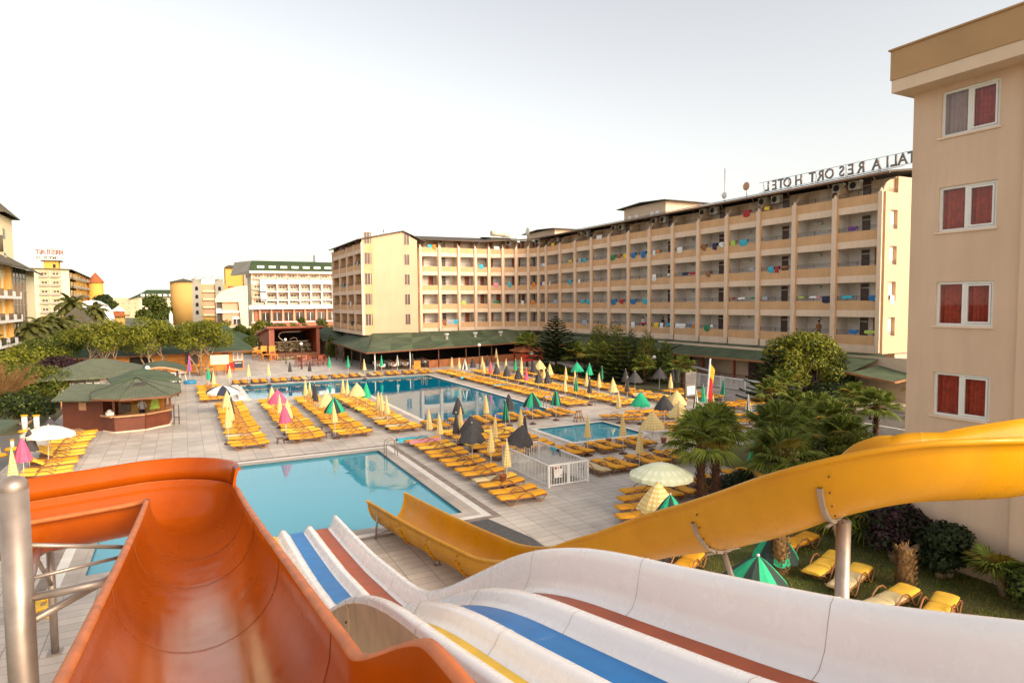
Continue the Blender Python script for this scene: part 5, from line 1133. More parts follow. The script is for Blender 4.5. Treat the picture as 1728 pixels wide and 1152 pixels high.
for i, (a, c) in enumerate(wins):
    w_ = MB(); X = RX + 0.06; ym = (WY0 + WY1) / 2 + 0.02; t_ = 0.075
    w_.box(X, X + 0.06, WY0, WY1, a, a + t_).box(X, X + 0.06, WY0, WY1, c - t_, c).box(X, X + 0.06, WY0, WY0 + t_, a + t_, c - t_).box(X, X + 0.06, WY1 - t_, WY1, a + t_, c - t_).box(X - 0.01, X + 0.07, ym - 0.05, ym + 0.05, a + t_, c - t_)
    o = w_.build('window', ['upvc'], rb)
    sf = MB(); s0, s1 = WY0 + t_ + 0.01, ym - 0.055
    sf.box(X - 0.012, X + 0.04, s0, s1, a + t_ + .01, a + t_ + .06).box(X - 0.012, X + 0.04, s0, s1, c - t_ - .06, c - t_ - .01).box(X - 0.012, X + 0.04, s0, s0 + .05, a + t_ + .06, c - t_ - .06).box(X - 0.012, X + 0.04, s1 - .05, s1, a + t_ + .06, c - t_ - .06)
    sh = sf.build('sash', ['upvc'], o)
    MB().poly([(X + 0.03, WY0 + t_, a + t_), (X + 0.03, WY1 - t_, a + t_), (X + 0.03, WY1 - t_, c - t_), (X + 0.03, WY0 + t_, c - t_)]).build('pane', ['glass'], o)
    MB().box(RX - 0.05, RX - 0.002, WY0 - 0.05, WY1 + 0.08, a - 0.05, a + 0.0).build('sill', ['lintel'], o)
    cu = MB(); n = 60; secs = []
    for k in range(n + 1):
        y = lerp(WY0, WY1, k / n); amp = 0.03 + (0.02 if (i == 2 and k < 18) else 0)
        secs.append([Vector((X + 0.16 + amp * math.sin(k * 1.25) + 0.01 * math.sin(k * 3.1), y, a)), Vector((X + 0.17 + amp * 0.8 * math.sin(k * 1.25 + 0.4), y, c))])
    half = n // 2 + 1
    cu2 = MB(); loft(cu2, secs, lambda k: 0, closed=False)
    if i == 0:
        for k in range(len(cu2.f)): cu2.m[k] = 1 if k > half else 0
    cu2.build('curtain', ['curtain', 'curtainwhite'], o)
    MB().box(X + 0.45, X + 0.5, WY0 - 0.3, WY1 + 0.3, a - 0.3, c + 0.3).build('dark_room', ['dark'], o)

# ---------------------------------------------------------------- restaurant with the big green roof
def roof_patches(mb, P00, P10, P11, P01, nu, nv, mats_n, bump=0.0, r=rnd):
    """bilinear roof plane with triangulated shingle patches of differing greens"""
    P00, P10, P11, P01 = map(Vector, (P00, P10, P11, P01)); g = []
    for i in range(nu + 1):
        row = []
        for j in range(nv + 1):
            u, v = i / nu, j / nv; p = P00 * (1 - u) * (1 - v) + P10 * u * (1 - v) + P11 * u * v + P01 * (1 - u) * v
            if 0 < j < nv: p = p + Vector((0, 0, bump * (1 if i % 2 else -0.4)))
            row.append(p)
        g.append(row)
    for i in range(nu):
        for j in range(nv):
            a, b2, c, d = g[i][j], g[i + 1][j], g[i + 1][j + 1], g[i][j + 1]
            if (i + j) % 2: mb.poly([a, b2, c], r.randrange(mats_n)); mb.poly([a, c, d], r.randrange(mats_n))
            else: mb.poly([a, b2, d], r.randrange(mats_n)); mb.poly([b2, c, d], r.randrange(mats_n))
t = thing('poolside_restaurant', 'open-sided restaurant under a wide green shingle roof below the hotel', 'restaurant', (0, 0, 0))
ez = 2.45
rm = MB()
fA, fB = (19.0, 73.8, ez), (45.5, 80.5, ez + 0.05)
roof_patches(rm, (18.7, 73.4, ez), (45.8, 80.0, ez + 0.1), (47.9, 88.8, 4.0), (23.0, 86.4, 4.05), 9, 3, 3, 0.12)
roof_patches(rm, (19.6, 98.0, ez), (18.7, 73.4, ez), (23.0, 86.4, 4.04), (23.0, 98.0, 3.9), 3, 2, 3, 0.1)
roof_patches(rm, (44.5, 79.5, ez + 0.1), (43.0, 52.0, 2.75), (FX - 0.1, 52.0, 3.75), (FX - 0.1, 84.0, 3.9), 8, 2, 3, 0.03)
rm.build('roof', ['greenroof', 'greenroof_a', 'greenroof_b'], t)
fs = MB()
def edge(mb, a, b2, h, th, m=0):
    a, b2 = Vector(a), Vector(b2); d = (b2 - a); d.z = 0; d.normalize(); n = Vector((-d.y, d.x, 0)) * th; q = Vector((0, 0, h)); mb2 = len(mb.v)
    mb.v += [tuple(x) for x in (a - n, b2 - n, b2 + n, a + n, a - n - q, b2 - n - q, b2 + n - q, a + n - q)]
    for f in ((0, 1, 2, 3), (7, 6, 5, 4), (0, 4, 5, 1), (1, 5, 6, 2), (2, 6, 7, 3), (3, 7, 4, 0)): mb.face([mb2 + k for k in f], m)
edge(fs, (18.7, 73.4, ez), (45.8, 80.0, ez + 0.1), 0.16, 0.05); edge(fs, (19.6, 98.0, ez), (18.7, 73.4, ez), 0.16, 0.05); edge(fs, (44.5, 79.5, ez + 0.1), (43.0, 52.0, 2.75), 0.16, 0.05)
fs.build('eave_board', ['woodbrown'], t)
dirv = Vector((26.8, 6.6, 0)).normalized()
for k, dd in enumerate((1.2, 6.0, 10.2, 14.5, 18.8, 23.0, 27.0)):
    p = Vector((18.7, 73.9, 0)) + dirv * dd; MB().cyl(p.x, p.y, 0, ez - 0.1, 0.07, 8).build('column', ['white' if k < 2 else 'woodbrown'], t)
for k in range(4): MB().cyl(19.4 + 0.05 * k, 79 + 5 * k, 0, ez - 0.1, 0.07, 8).build('column', ['woodbrown'], t)
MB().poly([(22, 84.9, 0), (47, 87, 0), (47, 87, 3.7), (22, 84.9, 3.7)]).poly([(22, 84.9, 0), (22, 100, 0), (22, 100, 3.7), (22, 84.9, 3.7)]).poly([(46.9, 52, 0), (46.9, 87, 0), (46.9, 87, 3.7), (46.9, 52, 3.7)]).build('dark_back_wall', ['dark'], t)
wl = MB()
for k in range(20):
    a = Vector((27.2, 76.1, 0)) + dirv * (k * 1.0); b2 = a + dirv * 0.97; edge(wl, (a.x, a.y, 0.95), (b2.x, b2.y, 0.95), 0.95, 0.04)
wl.build('plank_parapet', [mat('reddish_boards', (0.30, 0.10, 0.035), 0.6, var=0.25, scale=1.2)], t)

# tables with white cloths
def dining(x, y, lab, m='white'):
    q = thing('dining_table', lab, 'table', (x, y, 0), 0, 'restaurant tables')
    b = MB(); b.box(-0.45, 0.45, -0.45, 0.45, 0.72, 0.75)
    for k in range(4):
        a = PI / 2 * k; c, s = math.cos(a), math.sin(a)
        b.poly([(c * .45 - s * .45, s * .45 + c * .45, .73), (c * .45 + s * .45, s * .45 - c * .45, .73), (c * .5 + s * .3, s * .5 - c * .3, .42), (c * .5 - s * .3, s * .5 + c * .3, .42)])
    b.build('tablecloth', [m], q)
    MB().cyl(0, 0, 0, 0.72, 0.04, 6).build('leg', ['woodbrown'], q)
def dchair(x, y, rz, lab, m='woodbrown', grp_='restaurant chairs', s=1.0):
    q = thing('dining_chair', lab, 'chair', (x, y, 0), rz, grp_); q.scale = (s, s, s)
    MB().box(-0.21, 0.21, -0.21, 0.21, 0.42, 0.46).build('seat', [m], q); b = MB().box(-0.2, 0.2, 0.18, 0.21, 0.62, 0.98).box(-0.2, -0.16, 0.18, 0.21, 0.46, 0.62).box(0.16, 0.2, 0.18, 0.21, 0.46, 0.62); b.build('backrest', [m], q)
    for sx in (-0.19, 0.19):
        for sy in (-0.19, 0.19): MB().tube([(sx * 1.1, sy * 1.1, 0), (sx, sy, 0.43)], 0.02, 5).build('leg', [m], q)
nn = 0
for j in range(3):
    for i in range(5):
        x, y = 21.2 + i * 1.55 + j * 0.3, 76.4 + j * 2.0 + i * 0.3
        dining(x, y, f'white-clothed restaurant table, {ORD[i]} from left in {("front", "middle", "back")[j]} line under green roof')
        dchair(x - 0.15, y - 0.75, PI, f'dark chair before table, {ORD[i]} from left in {("front", "middle", "back")[j]} restaurant line')
for i in range(8):
    p = Vector((27.8, 77.4, 0)) + dirv * (i * 2.2); dining(p.x, p.y, f'white-clothed table behind the plank parapet, {ORD[i]} from left', 'white')
for i, (x, y, z) in enumerate(((31.7, 81.4, 3.35), (36.3, 82.3, 3.35), (40.6, 83.0, 3.35))):
    q = MB().lathe([(0.18, -0.5), (0.18, 0.35), (0.3, 0.4), (0.34, 0.62), (0.001, 0.62)], 12).build('roof_vent', ['ac'], None, (x, y, z)); tag(q, f'metal roof vent on the green restaurant roof, {ORD[i]} from the left', 'vent')
cb = MB().box(-0.5, 0.5, -0.35, 0.35, 0, 1.0).box(-0.55, 0.55, -0.4, 0.4, 1.0, 1.05); q = cb.build('buffet_counter', ['woodorange'], None, (25.3, 75.6, 0), 0.24); tag(q, 'small orange-brown wooden counter at the end of plank parapet', 'counter')
# second restaurant roof under the long wing
t = thing('hotel_veranda', 'green-roofed veranda with beige wall along foot of the long hotel wing', 'veranda', (0, 0, 0))
rm = MB()
roof_patches(rm, (44.3, 54.0, 2.72), (44.6, 40.0, 2.8), (FX - 0.1, 40.0, 3.8), (FX - 0.1, 54.0, 3.8), 4, 1, 1, 0)
roof_patches(rm, (44.6, 40.0, 2.8), (43.5, 30.6, 2.7), (FX - 0.1, 30.6, 3.8), (FX - 0.1, 40.0, 3.795), 3, 1, 1, 0)
roof_patches(rm, (43.5, 30.6, 2.7), (44.0, 27.6, 2.3), (54.0, 27.6, 3.1), (54.0, 30.6, 3.8), 3, 1, 1, 0)
rm.build('roof', ['greenroof'], t)
e2 = MB(); edge(e2, (44.3, 54.0, 2.72), (44.6, 40, 2.8), 0.15, 0.05); edge(e2, (44.6, 40, 2.8), (43.5, 30.6, 2.7), 0.15, 0.05); edge(e2, (43.5, 30.6, 2.7), (44.0, 27.6, 2.3), 0.15, 0.05); edge(e2, (44.0, 27.6, 2.3), (54, 27.6, 3.1), 0.15, 0.05); e2.build('eave_board', ['lframe'], t)
vw = MB(); vw.poly([(46.8, 27, 0.45), (46.8, 56, 0.45), (46.8, 56, 3.7), (46.8, 27, 3.7)], 0)
vw.build('back_wall', ['cream'], t)
for y in (52.3, 50.2, 47.2, 43.2, 39.0, 35.5, 32.5): MB().box(45.0, 45.2, y, y + 0.2, 0.45, 2.8).build('column', ['door'], t)
for y in (41.2, 36.0, 33.0, 52.5, 50.6): MB().box(46.7, 46.79, y, y + 1.9 - 0.6 * (y > 50), 0.5, 2.7).build('doorway', ['darkdoor'], t)
MB().box(45.2, 46.8, 27, 54.5, 0.006, 0.45).build('floor_plinth', ['lintel'], t)
rb_ = MB()
for z in (0.75, 1.25): rb_.box(45.05, 45.1, 30, 49.5, z, z + 0.04)
for k in range(130): rb_.box(45.06, 45.09, 30.05 + k * 0.15, 30.07 + k * 0.15, 0.47, 1.26)
rb_.build('balustrade', ['woodbrown'], t)
# ramp wall in brick, white fence, gate sign
q = MB(); n = len(q.v); q.v += [(44.55, 53.0, 0), (44.55, 45.6, 0), (44.55, 45.6, 1.3), (44.55, 53.0, 2.15), (44.8, 53.0, 0), (44.8, 45.6, 0), (44.8, 45.6, 1.3), (44.8, 53.0, 2.15)]
for f in ((0, 1, 2, 3), (7, 6, 5, 4), (3, 2, 6, 7), (1, 5, 6, 2), (0, 3, 7, 4)): q.face(f, 0)
t = thing('ramp_wall', 'brown brick ramp wall with white cap behind the long white fence', 'wall', (0, 0, 0)); q.build('brickwork', ['brick'], t)
c_ = MB(); edge(c_, (44.67, 53.0, 2.24), (44.67, 45.55, 1.38), 0.09, 0.17); c_.build('coping', ['white'], t)
t = thing('white_fence', 'long low white slatted fence in front of the hotel veranda', 'fence', (0, 0, 0))
for k in range(6):
    ya, yb = 52.4 - k * 2.9, 52.4 - (k + 1) * 2.9; pb = MB(); pb.box(43.9, 44.0, yb, ya, 0.98, 1.12).box(43.92, 43.98, yb, ya, 0.12, 0.2)
    for j in range(20): yy_ = lerp(yb, ya, (j + 0.5) / 20); pb.box(43.93, 43.97, yy_ - 0.03, yy_ + 0.03, 0.2, 0.98)
    pb.build('panel', ['white'], t); MB().box(43.86, 44.04, ya - 0.1, ya + 0.1, 0, 1.15).build('post', ['white'], t)
t = thing('entrance_gate', 'pale wall gate topped with a dark red sign board', 'gate', (0, 0, 0))
MB().box(42.2, 42.4, 53.3, 56.3, 0, 2.5).build('side_wall', ['lintel'], t); MB().box(42.35, 42.75, 52.6, 52.8, 0, 2.9).build('post', ['rail'], t)
for k in range(3): MB().box(42.33, 42.348, 52.62, 52.78, 1.1 + 0.45 * k, 1.4 + 0.45 * k).build('round_plate', ['white'], t)
sb = MB().box(41.2, 43.2, 52.45, 52.55, 2.35, 3.15).build('sign_board', ['signred'], t)
for z, m, s_ in ((2.85, 'tw_pink', 1.7), (2.52, 'white', 1.75)):
    ln = MB()
    for k in range(14): ln.box(42.2 - s_ / 2 + k * s_ / 14, 42.2 - s_ / 2 + (k + 0.72) * s_ / 14, 52.43, 52.449, z, z + 0.14)
    ln.build('lettering', [m], sb)
# low garden wall, bench on the right
tag(MB().box(36.8, 37.0, 22, 33.5, 0, 0.5).build('low_wall', ['white_stone']), 'low pale garden wall between palms and hotel veranda', 'wall')
# notice board
t = thing('notice_board', 'tall grey notice board with white paper on two posts', 'notice board', (34.4, 37.35, 0), 0.1)
for x in (-0.62, 0.62): MB().box(x - 0.04, x + 0.04, -0.04, 0.04, 0, 2.7).build('post', ['rail'], t)
bd = MB().box(-0.58, 0.58, -0.03, 0.03, 0.75, 2.62).build('board', ['board'], t); MB().box(-0.42, 0.42, -0.05, -0.032, 0.9, 1.55).build('paper', ['paper'], bd)
for k in range(5): MB().box(-0.5, 0.5, -0.045, -0.031, 1.8 + 0.15 * k, 1.83 + 0.15 * k).build('text_line', ['rail'], bd)
# flag pole with a red and yellow flag
t = thing('flag_pole', 'leaning white pole with limp yellow and red flag among parasols', 'flag pole', (26.8, 28.0, 0)); t.rotation_euler = (-0.03, 0.13, 0)
MB().cyl(0, 0, 0, 4.7, 0.05, 8).build('pole', ['white'], t)
fg = MB(); secs = []
for k in range(9): u = k / 8; secs.append([Vector((0.05 + 0.42 * v * (1 - 0.5 * u * 0.5), 0.06 * math.sin(v * 7 + u * 3), 4.5 - 2.0 * u - 0.55 * v)) for v in (0, .25, .5, .75, 1)])
loft(fg, secs, lambda k: 0, closed=False)
for k in range(len(fg.f)): fg.m[k] = 1 if k // 4 < 3 else 0
fg.build('flag', ['flagred', 'flagyel'], t)
# globe lamps
def globe_lamp(x, y, h, lab):
    t = thing('globe_lamp', lab, 'lamp', (x, y, 0)); MB().cyl(0, 0, 0, h, 0.05, 8).cyl(0, 0, 0, 0.25, 0.1, 10).build('post', ['rail'], t); MB().ball((0, 0, h + 0.17), 0.2, 8).build('globe', ['lampglobe'], t)
for x, y, h, lab in ((13.0, 83.0, 3.0, 'globe lamp post by the dark pub chairs, nearer one'), (12.4, 92.3, 3.1, 'globe lamp post before the stage, farther one'), (31.2, 69.6, 2.9, 'globe lamp post before the restaurant parapet'), (40.3, 45.8, 2.2, 'globe lamp post beside the red entrance gate sign'), (34.5, 62.7, 2.2, 'globe lamp near the red playground frame'), (-2.8, 62.5, 2.6, 'white globe lamp behind the curved green kiosk roof'), (33.0, 25.5, 1.0, 'low globe lamp among the palms right of white parasols'), (40.9, 27.2, 1.0, 'low globe lamp before the dark veranda corner'), (-6.7, 55.5, 1.6, 'round globe lamp behind the brown kiosk lean-to'), (27.3, 104, 2.5, 'globe lamp behind the stage by the conifer'), (40.9, 49.5, 2.4, 'globe lamp beside charcoal parasols near the gate')): globe_lamp(x, y, h, lab)

# ---------------------------------------------------------------- brown octagonal bar kiosk
t = thing('bar_kiosk', 'dark red timber bar kiosk with faceted green roof left of the pools', 'kiosk', (0, 0, 0))
hut = [(-7.25, 50.9), (-4.75, 48.4), (-4.1, 51.6), (-6.7, 53.4)]
b = MB()
hz = (1.98, 2.12, 2.55, 2.5)
for i in range(4): (xa, ya_), (xb, yb_) = hut[i], hut[(i + 1) % 4]; b.poly([(xa, ya_, 0.0), (xb, yb_, 0.0), (xb, yb_, hz[(i + 1) % 4]), (xa, ya_, hz[i])])
b.build('hut_wall', ['woodred'], t)
MB().poly([(-6.21, 49.83, 1.3), (-5.76, 49.38, 1.3), (-5.76, 49.38, 1.8), (-6.21, 49.83, 1.8)]).build('hatch', ['counter'], t)
slr = MB(); slab(slr, [(-7.8, 50.6, 1.95), (-4.4, 47.3, 2.15), (-3.7, 50.5, 2.75), (-6.9, 53.4, 2.7)], 0.1); slr.build('lean_to_roof', ['greyroof'], t)
cpts = [(-4.7, 48.35), (-4.05, 47.35), (-2.4, 47.5), (-1.1, 48.7), (-0.95, 51.2)]
cb = MB(); ct = MB()
for a, c in zip(cpts, cpts[1:]): edge(cb, (a[0], a[1], 1.0), (c[0], c[1], 1.0), 1.0, 0.05); edge(ct, (a[0], a[1], 1.1), (c[0], c[1], 1.1), 0.1, 0.24)
cb.build('counter_front', ['woodred'], t); ct.build('counter_top', ['counter'], t)
pl = MB()
for a, c in zip(cpts, cpts[1:]): edge(pl, (a[0], a[1], 0.09), (c[0], c[1], 0.09), 0.08, 0.12)
pl.build('plinth', ['lintel'], t)
MB().box(-4.6, -1.2, 52.2, 52.3, 0, 2.3).build('back_wall', ['woodorange'], t)
bb = MB(); edge(bb, (-4.0, 50.6, 1.3), (-1.9, 50.9, 1.3), 1.3, 0.04); bb.build('yellow_screen', ['fochre'], t)
for x, y in ((-4.15, 48.3), (-3.9, 49.4), (-1.25, 49.5), (-1.0, 50.6), (-1.3, 52.6)): MB().box(x - 0.07, x + 0.07, y - 0.07, y + 0.07, 0.0, 2.45).build('post', ['woodbrown'], t)
ap = Vector((-2.95, 49.9, 3.22)); ring = [(-5.2, 46.9), (-3.6, 45.75), (-0.85, 46.0), (-0.25, 48.2), (-0.3, 52.8), (-2.2, 54.4), (-4.6, 53.8), (-5.6, 50.2)]
rf = MB()
ringz = [Vector((x, y, 2.32)) for x, y in ring]
for i in range(8): rf.poly([ap, ringz[i], ringz[(i + 1) % 8]]); rf.poly([ringz[i], ringz[i] - Vector((0, 0, 0.12)), ringz[(i + 1) % 8] - Vector((0, 0, 0.12)), ringz[(i + 1) % 8]], 1)
rf.poly([p - Vector((0, 0, 0.12)) for p in ringz][::-1], 1)
rf.build('roof', ['greyroof', 'woodbrown'], t)
hip = MB()
for p in ringz: hip.tube([ap + Vector((0, 0, 0.02)), p + Vector((0, 0, 0.015))], 0.035, 4)
hip.build('hip_ridge', ['greenroof'], t)
pt = MB()
for i, (u, v, w_) in enumerate(((0.30, 0.0, 0.32), (0.36, 0.06, 0.42), (0.42, -0.04, 0.40), (0.25, 0.4, 0.14))):
    c = ap.lerp((ringz[1] + ringz[2]) / 2, u) + Vector((v, 0, 0.02)); d = (ringz[2] - ringz[1]).normalized(); e_ = (ap - (ringz[1] + ringz[2]) / 2).normalized() * 0.09
    pt.poly([c - d * w_ - e_, c + d * w_ - e_, c + d * w_ + e_, c - d * w_ + e_])
pt.build('worn_patch', ['roofdark'], t)
MB().box(-3.9, -3.3, 49.3, 49.9, 1.0, 1.55).build('coffee_machine', ['rail'], t)
q = MB().box(-0.2, 0.2, -0.2, 0.2, 0, 0.18); q = q.ball((0, 0, 0.2), 0.16, 6).build('cash_register', ['tw_white'], None, (-4.35, 47.9, 1.1), 0.3); tag(q, 'small white till on left end of the kiosk counter', 'till')
q = MB().poly([(-0.3, 0, 0), (0.3, 0.1, 0), (0.25, 0.15, 0.6), (-0.1, 0.1, 0.75)]).poly([(-0.3, 0.3, 0), (0.3, 0.4, 0), (0.25, 0.15, 0.6), (-0.1, 0.1, 0.75)]).build('napkin_stand', ['tw_lime'], None, (-1.9, 49.2, 1.1)); tag(q, 'pale green cloth standing on right end of kiosk counter', 'cloth')
q = MB().tube([(0, 0, 0), (0, 0, 1.3), (0.3, 0, 1.3), (0.3, 0, 0)], 0.03, 5).tube([(0, 0, 0.5), (0.3, 0, 0.5)], 0.025, 5).build('metal_stand', ['rail'], None, (-0.75, 48.8, 0)); tag(q, 'thin black metal stand at right corner of the kiosk', 'stand')
# kiosks behind
def hip_roof(mb, cx, cy, ax, ay, z0, z1, rot=0, rx=0.0, m=0):
    c, s = math.cos(rot), math.sin(rot); W = lambda x, y, z: (cx + x * c - y * s, cy + x * s + y * c, z)
    q = [W(-ax, -ay, z0), W(ax, -ay, z0), W(ax, ay, z0), W(-ax, ay, z0)]; r1, r2_ = W(-rx, 0, z1), W(rx, 0, z1)
    mb.poly([q[0], q[1], r2_, r1], m); mb.poly([q[1], q[2], r2_], m); mb.poly([q[2], q[3], r1, r2_], m); mb.poly([q[3], q[0], r1], m)
    for i in range(4): a, b2 = q[i], q[(i + 1) % 4]; mb.poly([a, b2, (b2[0], b2[1], z0 - 0.12), (a[0], a[1], z0 - 0.12)], m)
    return mb
t = thing('snack_pavilion', 'grey-green hipped pavilion roof with white slatted screen behind the brown kiosk', 'pavilion', (0, 0, 0))
hip_roof(MB(), -6.6, 65.2, 3.6, 4.6, 2.35, 3.55, 0.0, 0.6).build('roof', ['greyroof'], t)
for x, y in ((-9.6, 61.2), (-3.6, 61.2), (-9.6, 69), (-3.6, 69)): MB().cyl(x, y, 0, 2.3, 0.08, 8).build('post', ['woodbrown'], t)
MB().box(-8.4, -4.0, 61.5, 61.6, 0, 1.25).build('counter_wall', ['lintel'], t)
mn = MB()
for k in range(7): mn.box(-8.2 + k * 0.55, -7.8 + k * 0.55, 61.42, 61.48, 1.45, 1.9)
mn.build('menu_board', ['white'], t)
t = thing('green_pavilion', 'darker green low hipped roof between two pale green pavilions', 'pavilion', (0, 0, 0))
hip_roof(MB(), -3.2, 61.0, 2.4, 4.0, 2.2, 2.85, 0.15).build('roof', ['greenroof'], t); MB().box(-4.6, -2.3, 58.3, 58.4, 0, 2.2).build('wall', ['woodorange'], t)
for x, y in ((-1.4, 58.2), (-1.6, 64)): MB().cyl(x, y, 0, 2.2, 0.07, 8).build('post', ['woodbrown'], t)
t = thing('curved_canopy', 'arched green shingle canopy on dark post in front of orange shed', 'canopy', (0, 0, 0))
ar = MB(); secs = []
for k in range(11): u = k / 10; secs.append([Vector((lerp(-4.0, 0.1, u), 64.0, 2.15 + 0.55 * math.sin(PI * u * 0.95 + 0.15))), Vector((lerp(-4.0, 0.1, u), 69.5, 2.25 + 0.55 * math.sin(PI * u * 0.95 + 0.15)))])
loft(ar, secs, lambda k: 0, closed=False); loft(ar, [[p - Vector((0, 0, 0.15)) for p in s] for s in secs], lambda k: 1, closed=False)
for s in (0,): loft(ar, [[s2[0], s2[0] - Vector((0, 0, 0.15))] for s2 in secs], lambda k: 1, closed=False)
ar.build('roof', ['greenroof', 'counter'], t); MB().cyl(-0.6, 64.2, 0, 2.45, 0.07, 8).build('post', ['rail'], t); MB().cyl(-0.6, 69, 0, 2.45, 0.07, 8).build('post', ['rail'], t)
t = thing('white_rail', 'white picket screen under the curved green canopy', 'screen', (0, 0, 0)); pk = MB()
for k in range(11): pk.box(-3.8 + k * 0.28, -3.62 + k * 0.28, 61.9, 61.95, 0.8, 1.75)
pk.build('pickets', ['white'], t); MB().box(-3.9, -0.7, 61.88, 61.97, 1.75, 1.85).build('top_rail', ['white'], t)
# long orange shed
t = thing('orange_shed', 'long orange boarded shed with dark green roof behind the round trees', 'shed', (0, 0, 0))
MB().poly([(-10.5, 85.3, 0), (6.6, 87.0, 0), (6.6, 87.0, 2.5), (-10.5, 85.3, 2.5)]).poly([(6.6, 87.0, 0), (6.6, 95, 0), (6.6, 95, 2.5), (6.6, 87, 2.5)]).build('wall', ['woodorange'], t)
rm = MB(); roof_patches(rm, (-12.0, 84.2, 2.35), (7.8, 85.8, 2.45), (6.0, 92.0, 4.0), (-9.0, 91.0, 3.9), 6, 1, 1, 0); rm.poly([(7.8, 85.8, 2.45), (8.2, 97, 2.45), (6.0, 92.0, 4.0)]); rm.poly([(-9, 91, 3.9), (6, 92, 4.0), (8.2, 97, 2.45), (-10, 97, 2.45)])
roof_patches(rm, (1.8, 90.5, 3.4), (6.4, 90.8, 3.4), (5.4, 94.2, 5.3), (2.4, 94.0, 5.3), 2, 1, 1, 0); rm.poly([(6.4, 90.8, 3.4), (6.8, 98, 3.4), (5.4, 94.2, 5.3)]); rm.poly([(1.8, 90.5, 3.4), (2.4, 94, 5.3), (1.6, 98, 3.4)])
rm.build('roof', ['greenroof_a'], t)
e2 = MB(); edge(e2, (-12.0, 84.2, 2.35), (7.8, 85.8, 2.45), 0.13, 0.05); edge(e2, (7.8, 85.8, 2.45), (8.2, 97, 2.45), 0.13, 0.05); e2.build('eave_board', ['woodbrown'], t)
def onwall(x, off=-0.05): return 85.3 + (x + 10.5) * (1.7 / 17.1) + off
for xa, xb, za, zb, nm, m in ((-5.6, -3.3, 0.0, 2.1, 'doorway', 'dark'), (-7.9, -7.6, 0, 2.3, 'doorway', 'dark'), (0.1, 1.5, 1.0, 2.15, 'window', 'darkdoor'), (4.2, 4.9, 1.1, 2.2, 'window', 'door'), (5.4, 6.5, 1.15, 2.2, 'kiosk_window', 'white'), (5.4, 6.5, 0.2, 1.05, 'menu_panel', 'navy'), (-2.2, -1.9, 0, 2.3, 'panel_post', 'counter')):
    q = MB(); q.poly([(xa, onwall(xa), za), (xb, onwall(xb), za), (xb, onwall(xb), zb), (xa, onwall(xa), zb)]); w_ = q.build(nm, [m], t)
    if nm == 'kiosk_window':
        q = MB()
        for k in range(2): a_, c_ = xa + 0.08 + k * 0.52, xa + 0.5 + k * 0.52; q.poly([(a_, onwall(a_, -0.07), za + 0.1), (c_, onwall(c_, -0.07), za + 0.1), (c_, onwall(c_, -0.07), zb - 0.1), (a_, onwall(a_, -0.07), zb - 0.1)])
        q.build('glazing', ['curtainwhite'], w_)
    if nm == 'menu_panel':
        q = MB()
        for k in range(6): a_ = xa + 0.2 + k * 0.13; q.poly([(a_, onwall(a_, -0.07), 0.78), (a_ + 0.09, onwall(a_, -0.07), 0.78), (a_ + 0.09, onwall(a_, -0.07), 0.9), (a_, onwall(a_, -0.07), 0.9)])
        q.build('letters', ['white'], w_)
q = thing('display_board', 'blank pale yellow board on an easel by the orange shed', 'board', (3.6, 80.5, 0)); MB().box(-0.95, 0.95, -0.04, 0.04, 1.3, 2.35).build('board', ['fcream'], q)
for x in (-0.5, 0.55): MB().tube([(x - 0.15, -0.1, 0), (x, 0, 1.35)], 0.04, 5).build('leg', ['lframe'], q); MB().tube([(x + 0.2, 0.4, 0), (x, 0, 1.35)], 0.035, 5).build('leg', ['lframe'], q)
q = thing('red_chair', 'bright red plastic chair below the shed kiosk window', 'chair', (4.95, 84.3, 0)); MB().box(-0.4, 0.4, -0.3, 0.3, 0.38, 0.5).build('seat', ['flagred'], q); MB().box(-0.4, 0.4, 0.2, 0.32, 0.5, 1.1).build('backrest', ['flagred'], q)
for sx in (-.35, .35):
    for sy in (-.25, .25): MB().cyl(sx, sy, 0, 0.38, 0.04, 6).build('leg', ['flagred'], q)
for i, x in enumerate((-1.1, -0.2)):
    q = thing('bar_table', f'white folding bar table near the shed, {ORD[i]} from the left', 'table', (x, 74.6, 0)); MB().box(-0.42, 0.42, -0.3, 0.3, 1.1, 1.15).build('tabletop', ['white'], q)
    for sx in (-.3, .3): MB().tube([(sx * 1.2, -0.25, 0), (sx * 0.7, 0.1, 1.1)], 0.04, 6).build('leg', ['white'], q); MB().tube([(sx * 1.2, 0.25, 0), (sx * 0.7, -0.1, 1.1)], 0.04, 6).build('leg', ['white'], q)
xf = MB()
for k in range(4):
    xa = -3.4 + k * 1.6; xf.tube([(xa, 82.5, 0.1), (xa + 1.5, 82.6, 0.85)], 0.03, 4).tube([(xa, 82.5, 0.85), (xa + 1.5, 82.6, 0.1)], 0.03, 4).tube([(xa, 82.5, 0.9), (xa + 1.6, 82.6, 0.9)], 0.035, 4).tube([(xa, 82.5, 0), (xa, 82.5, 0.95)], 0.035, 4)
tag(xf.build('timber_fence', ['woodbrown']), 'low crossed timber fence along front of the orange shed', 'fence')
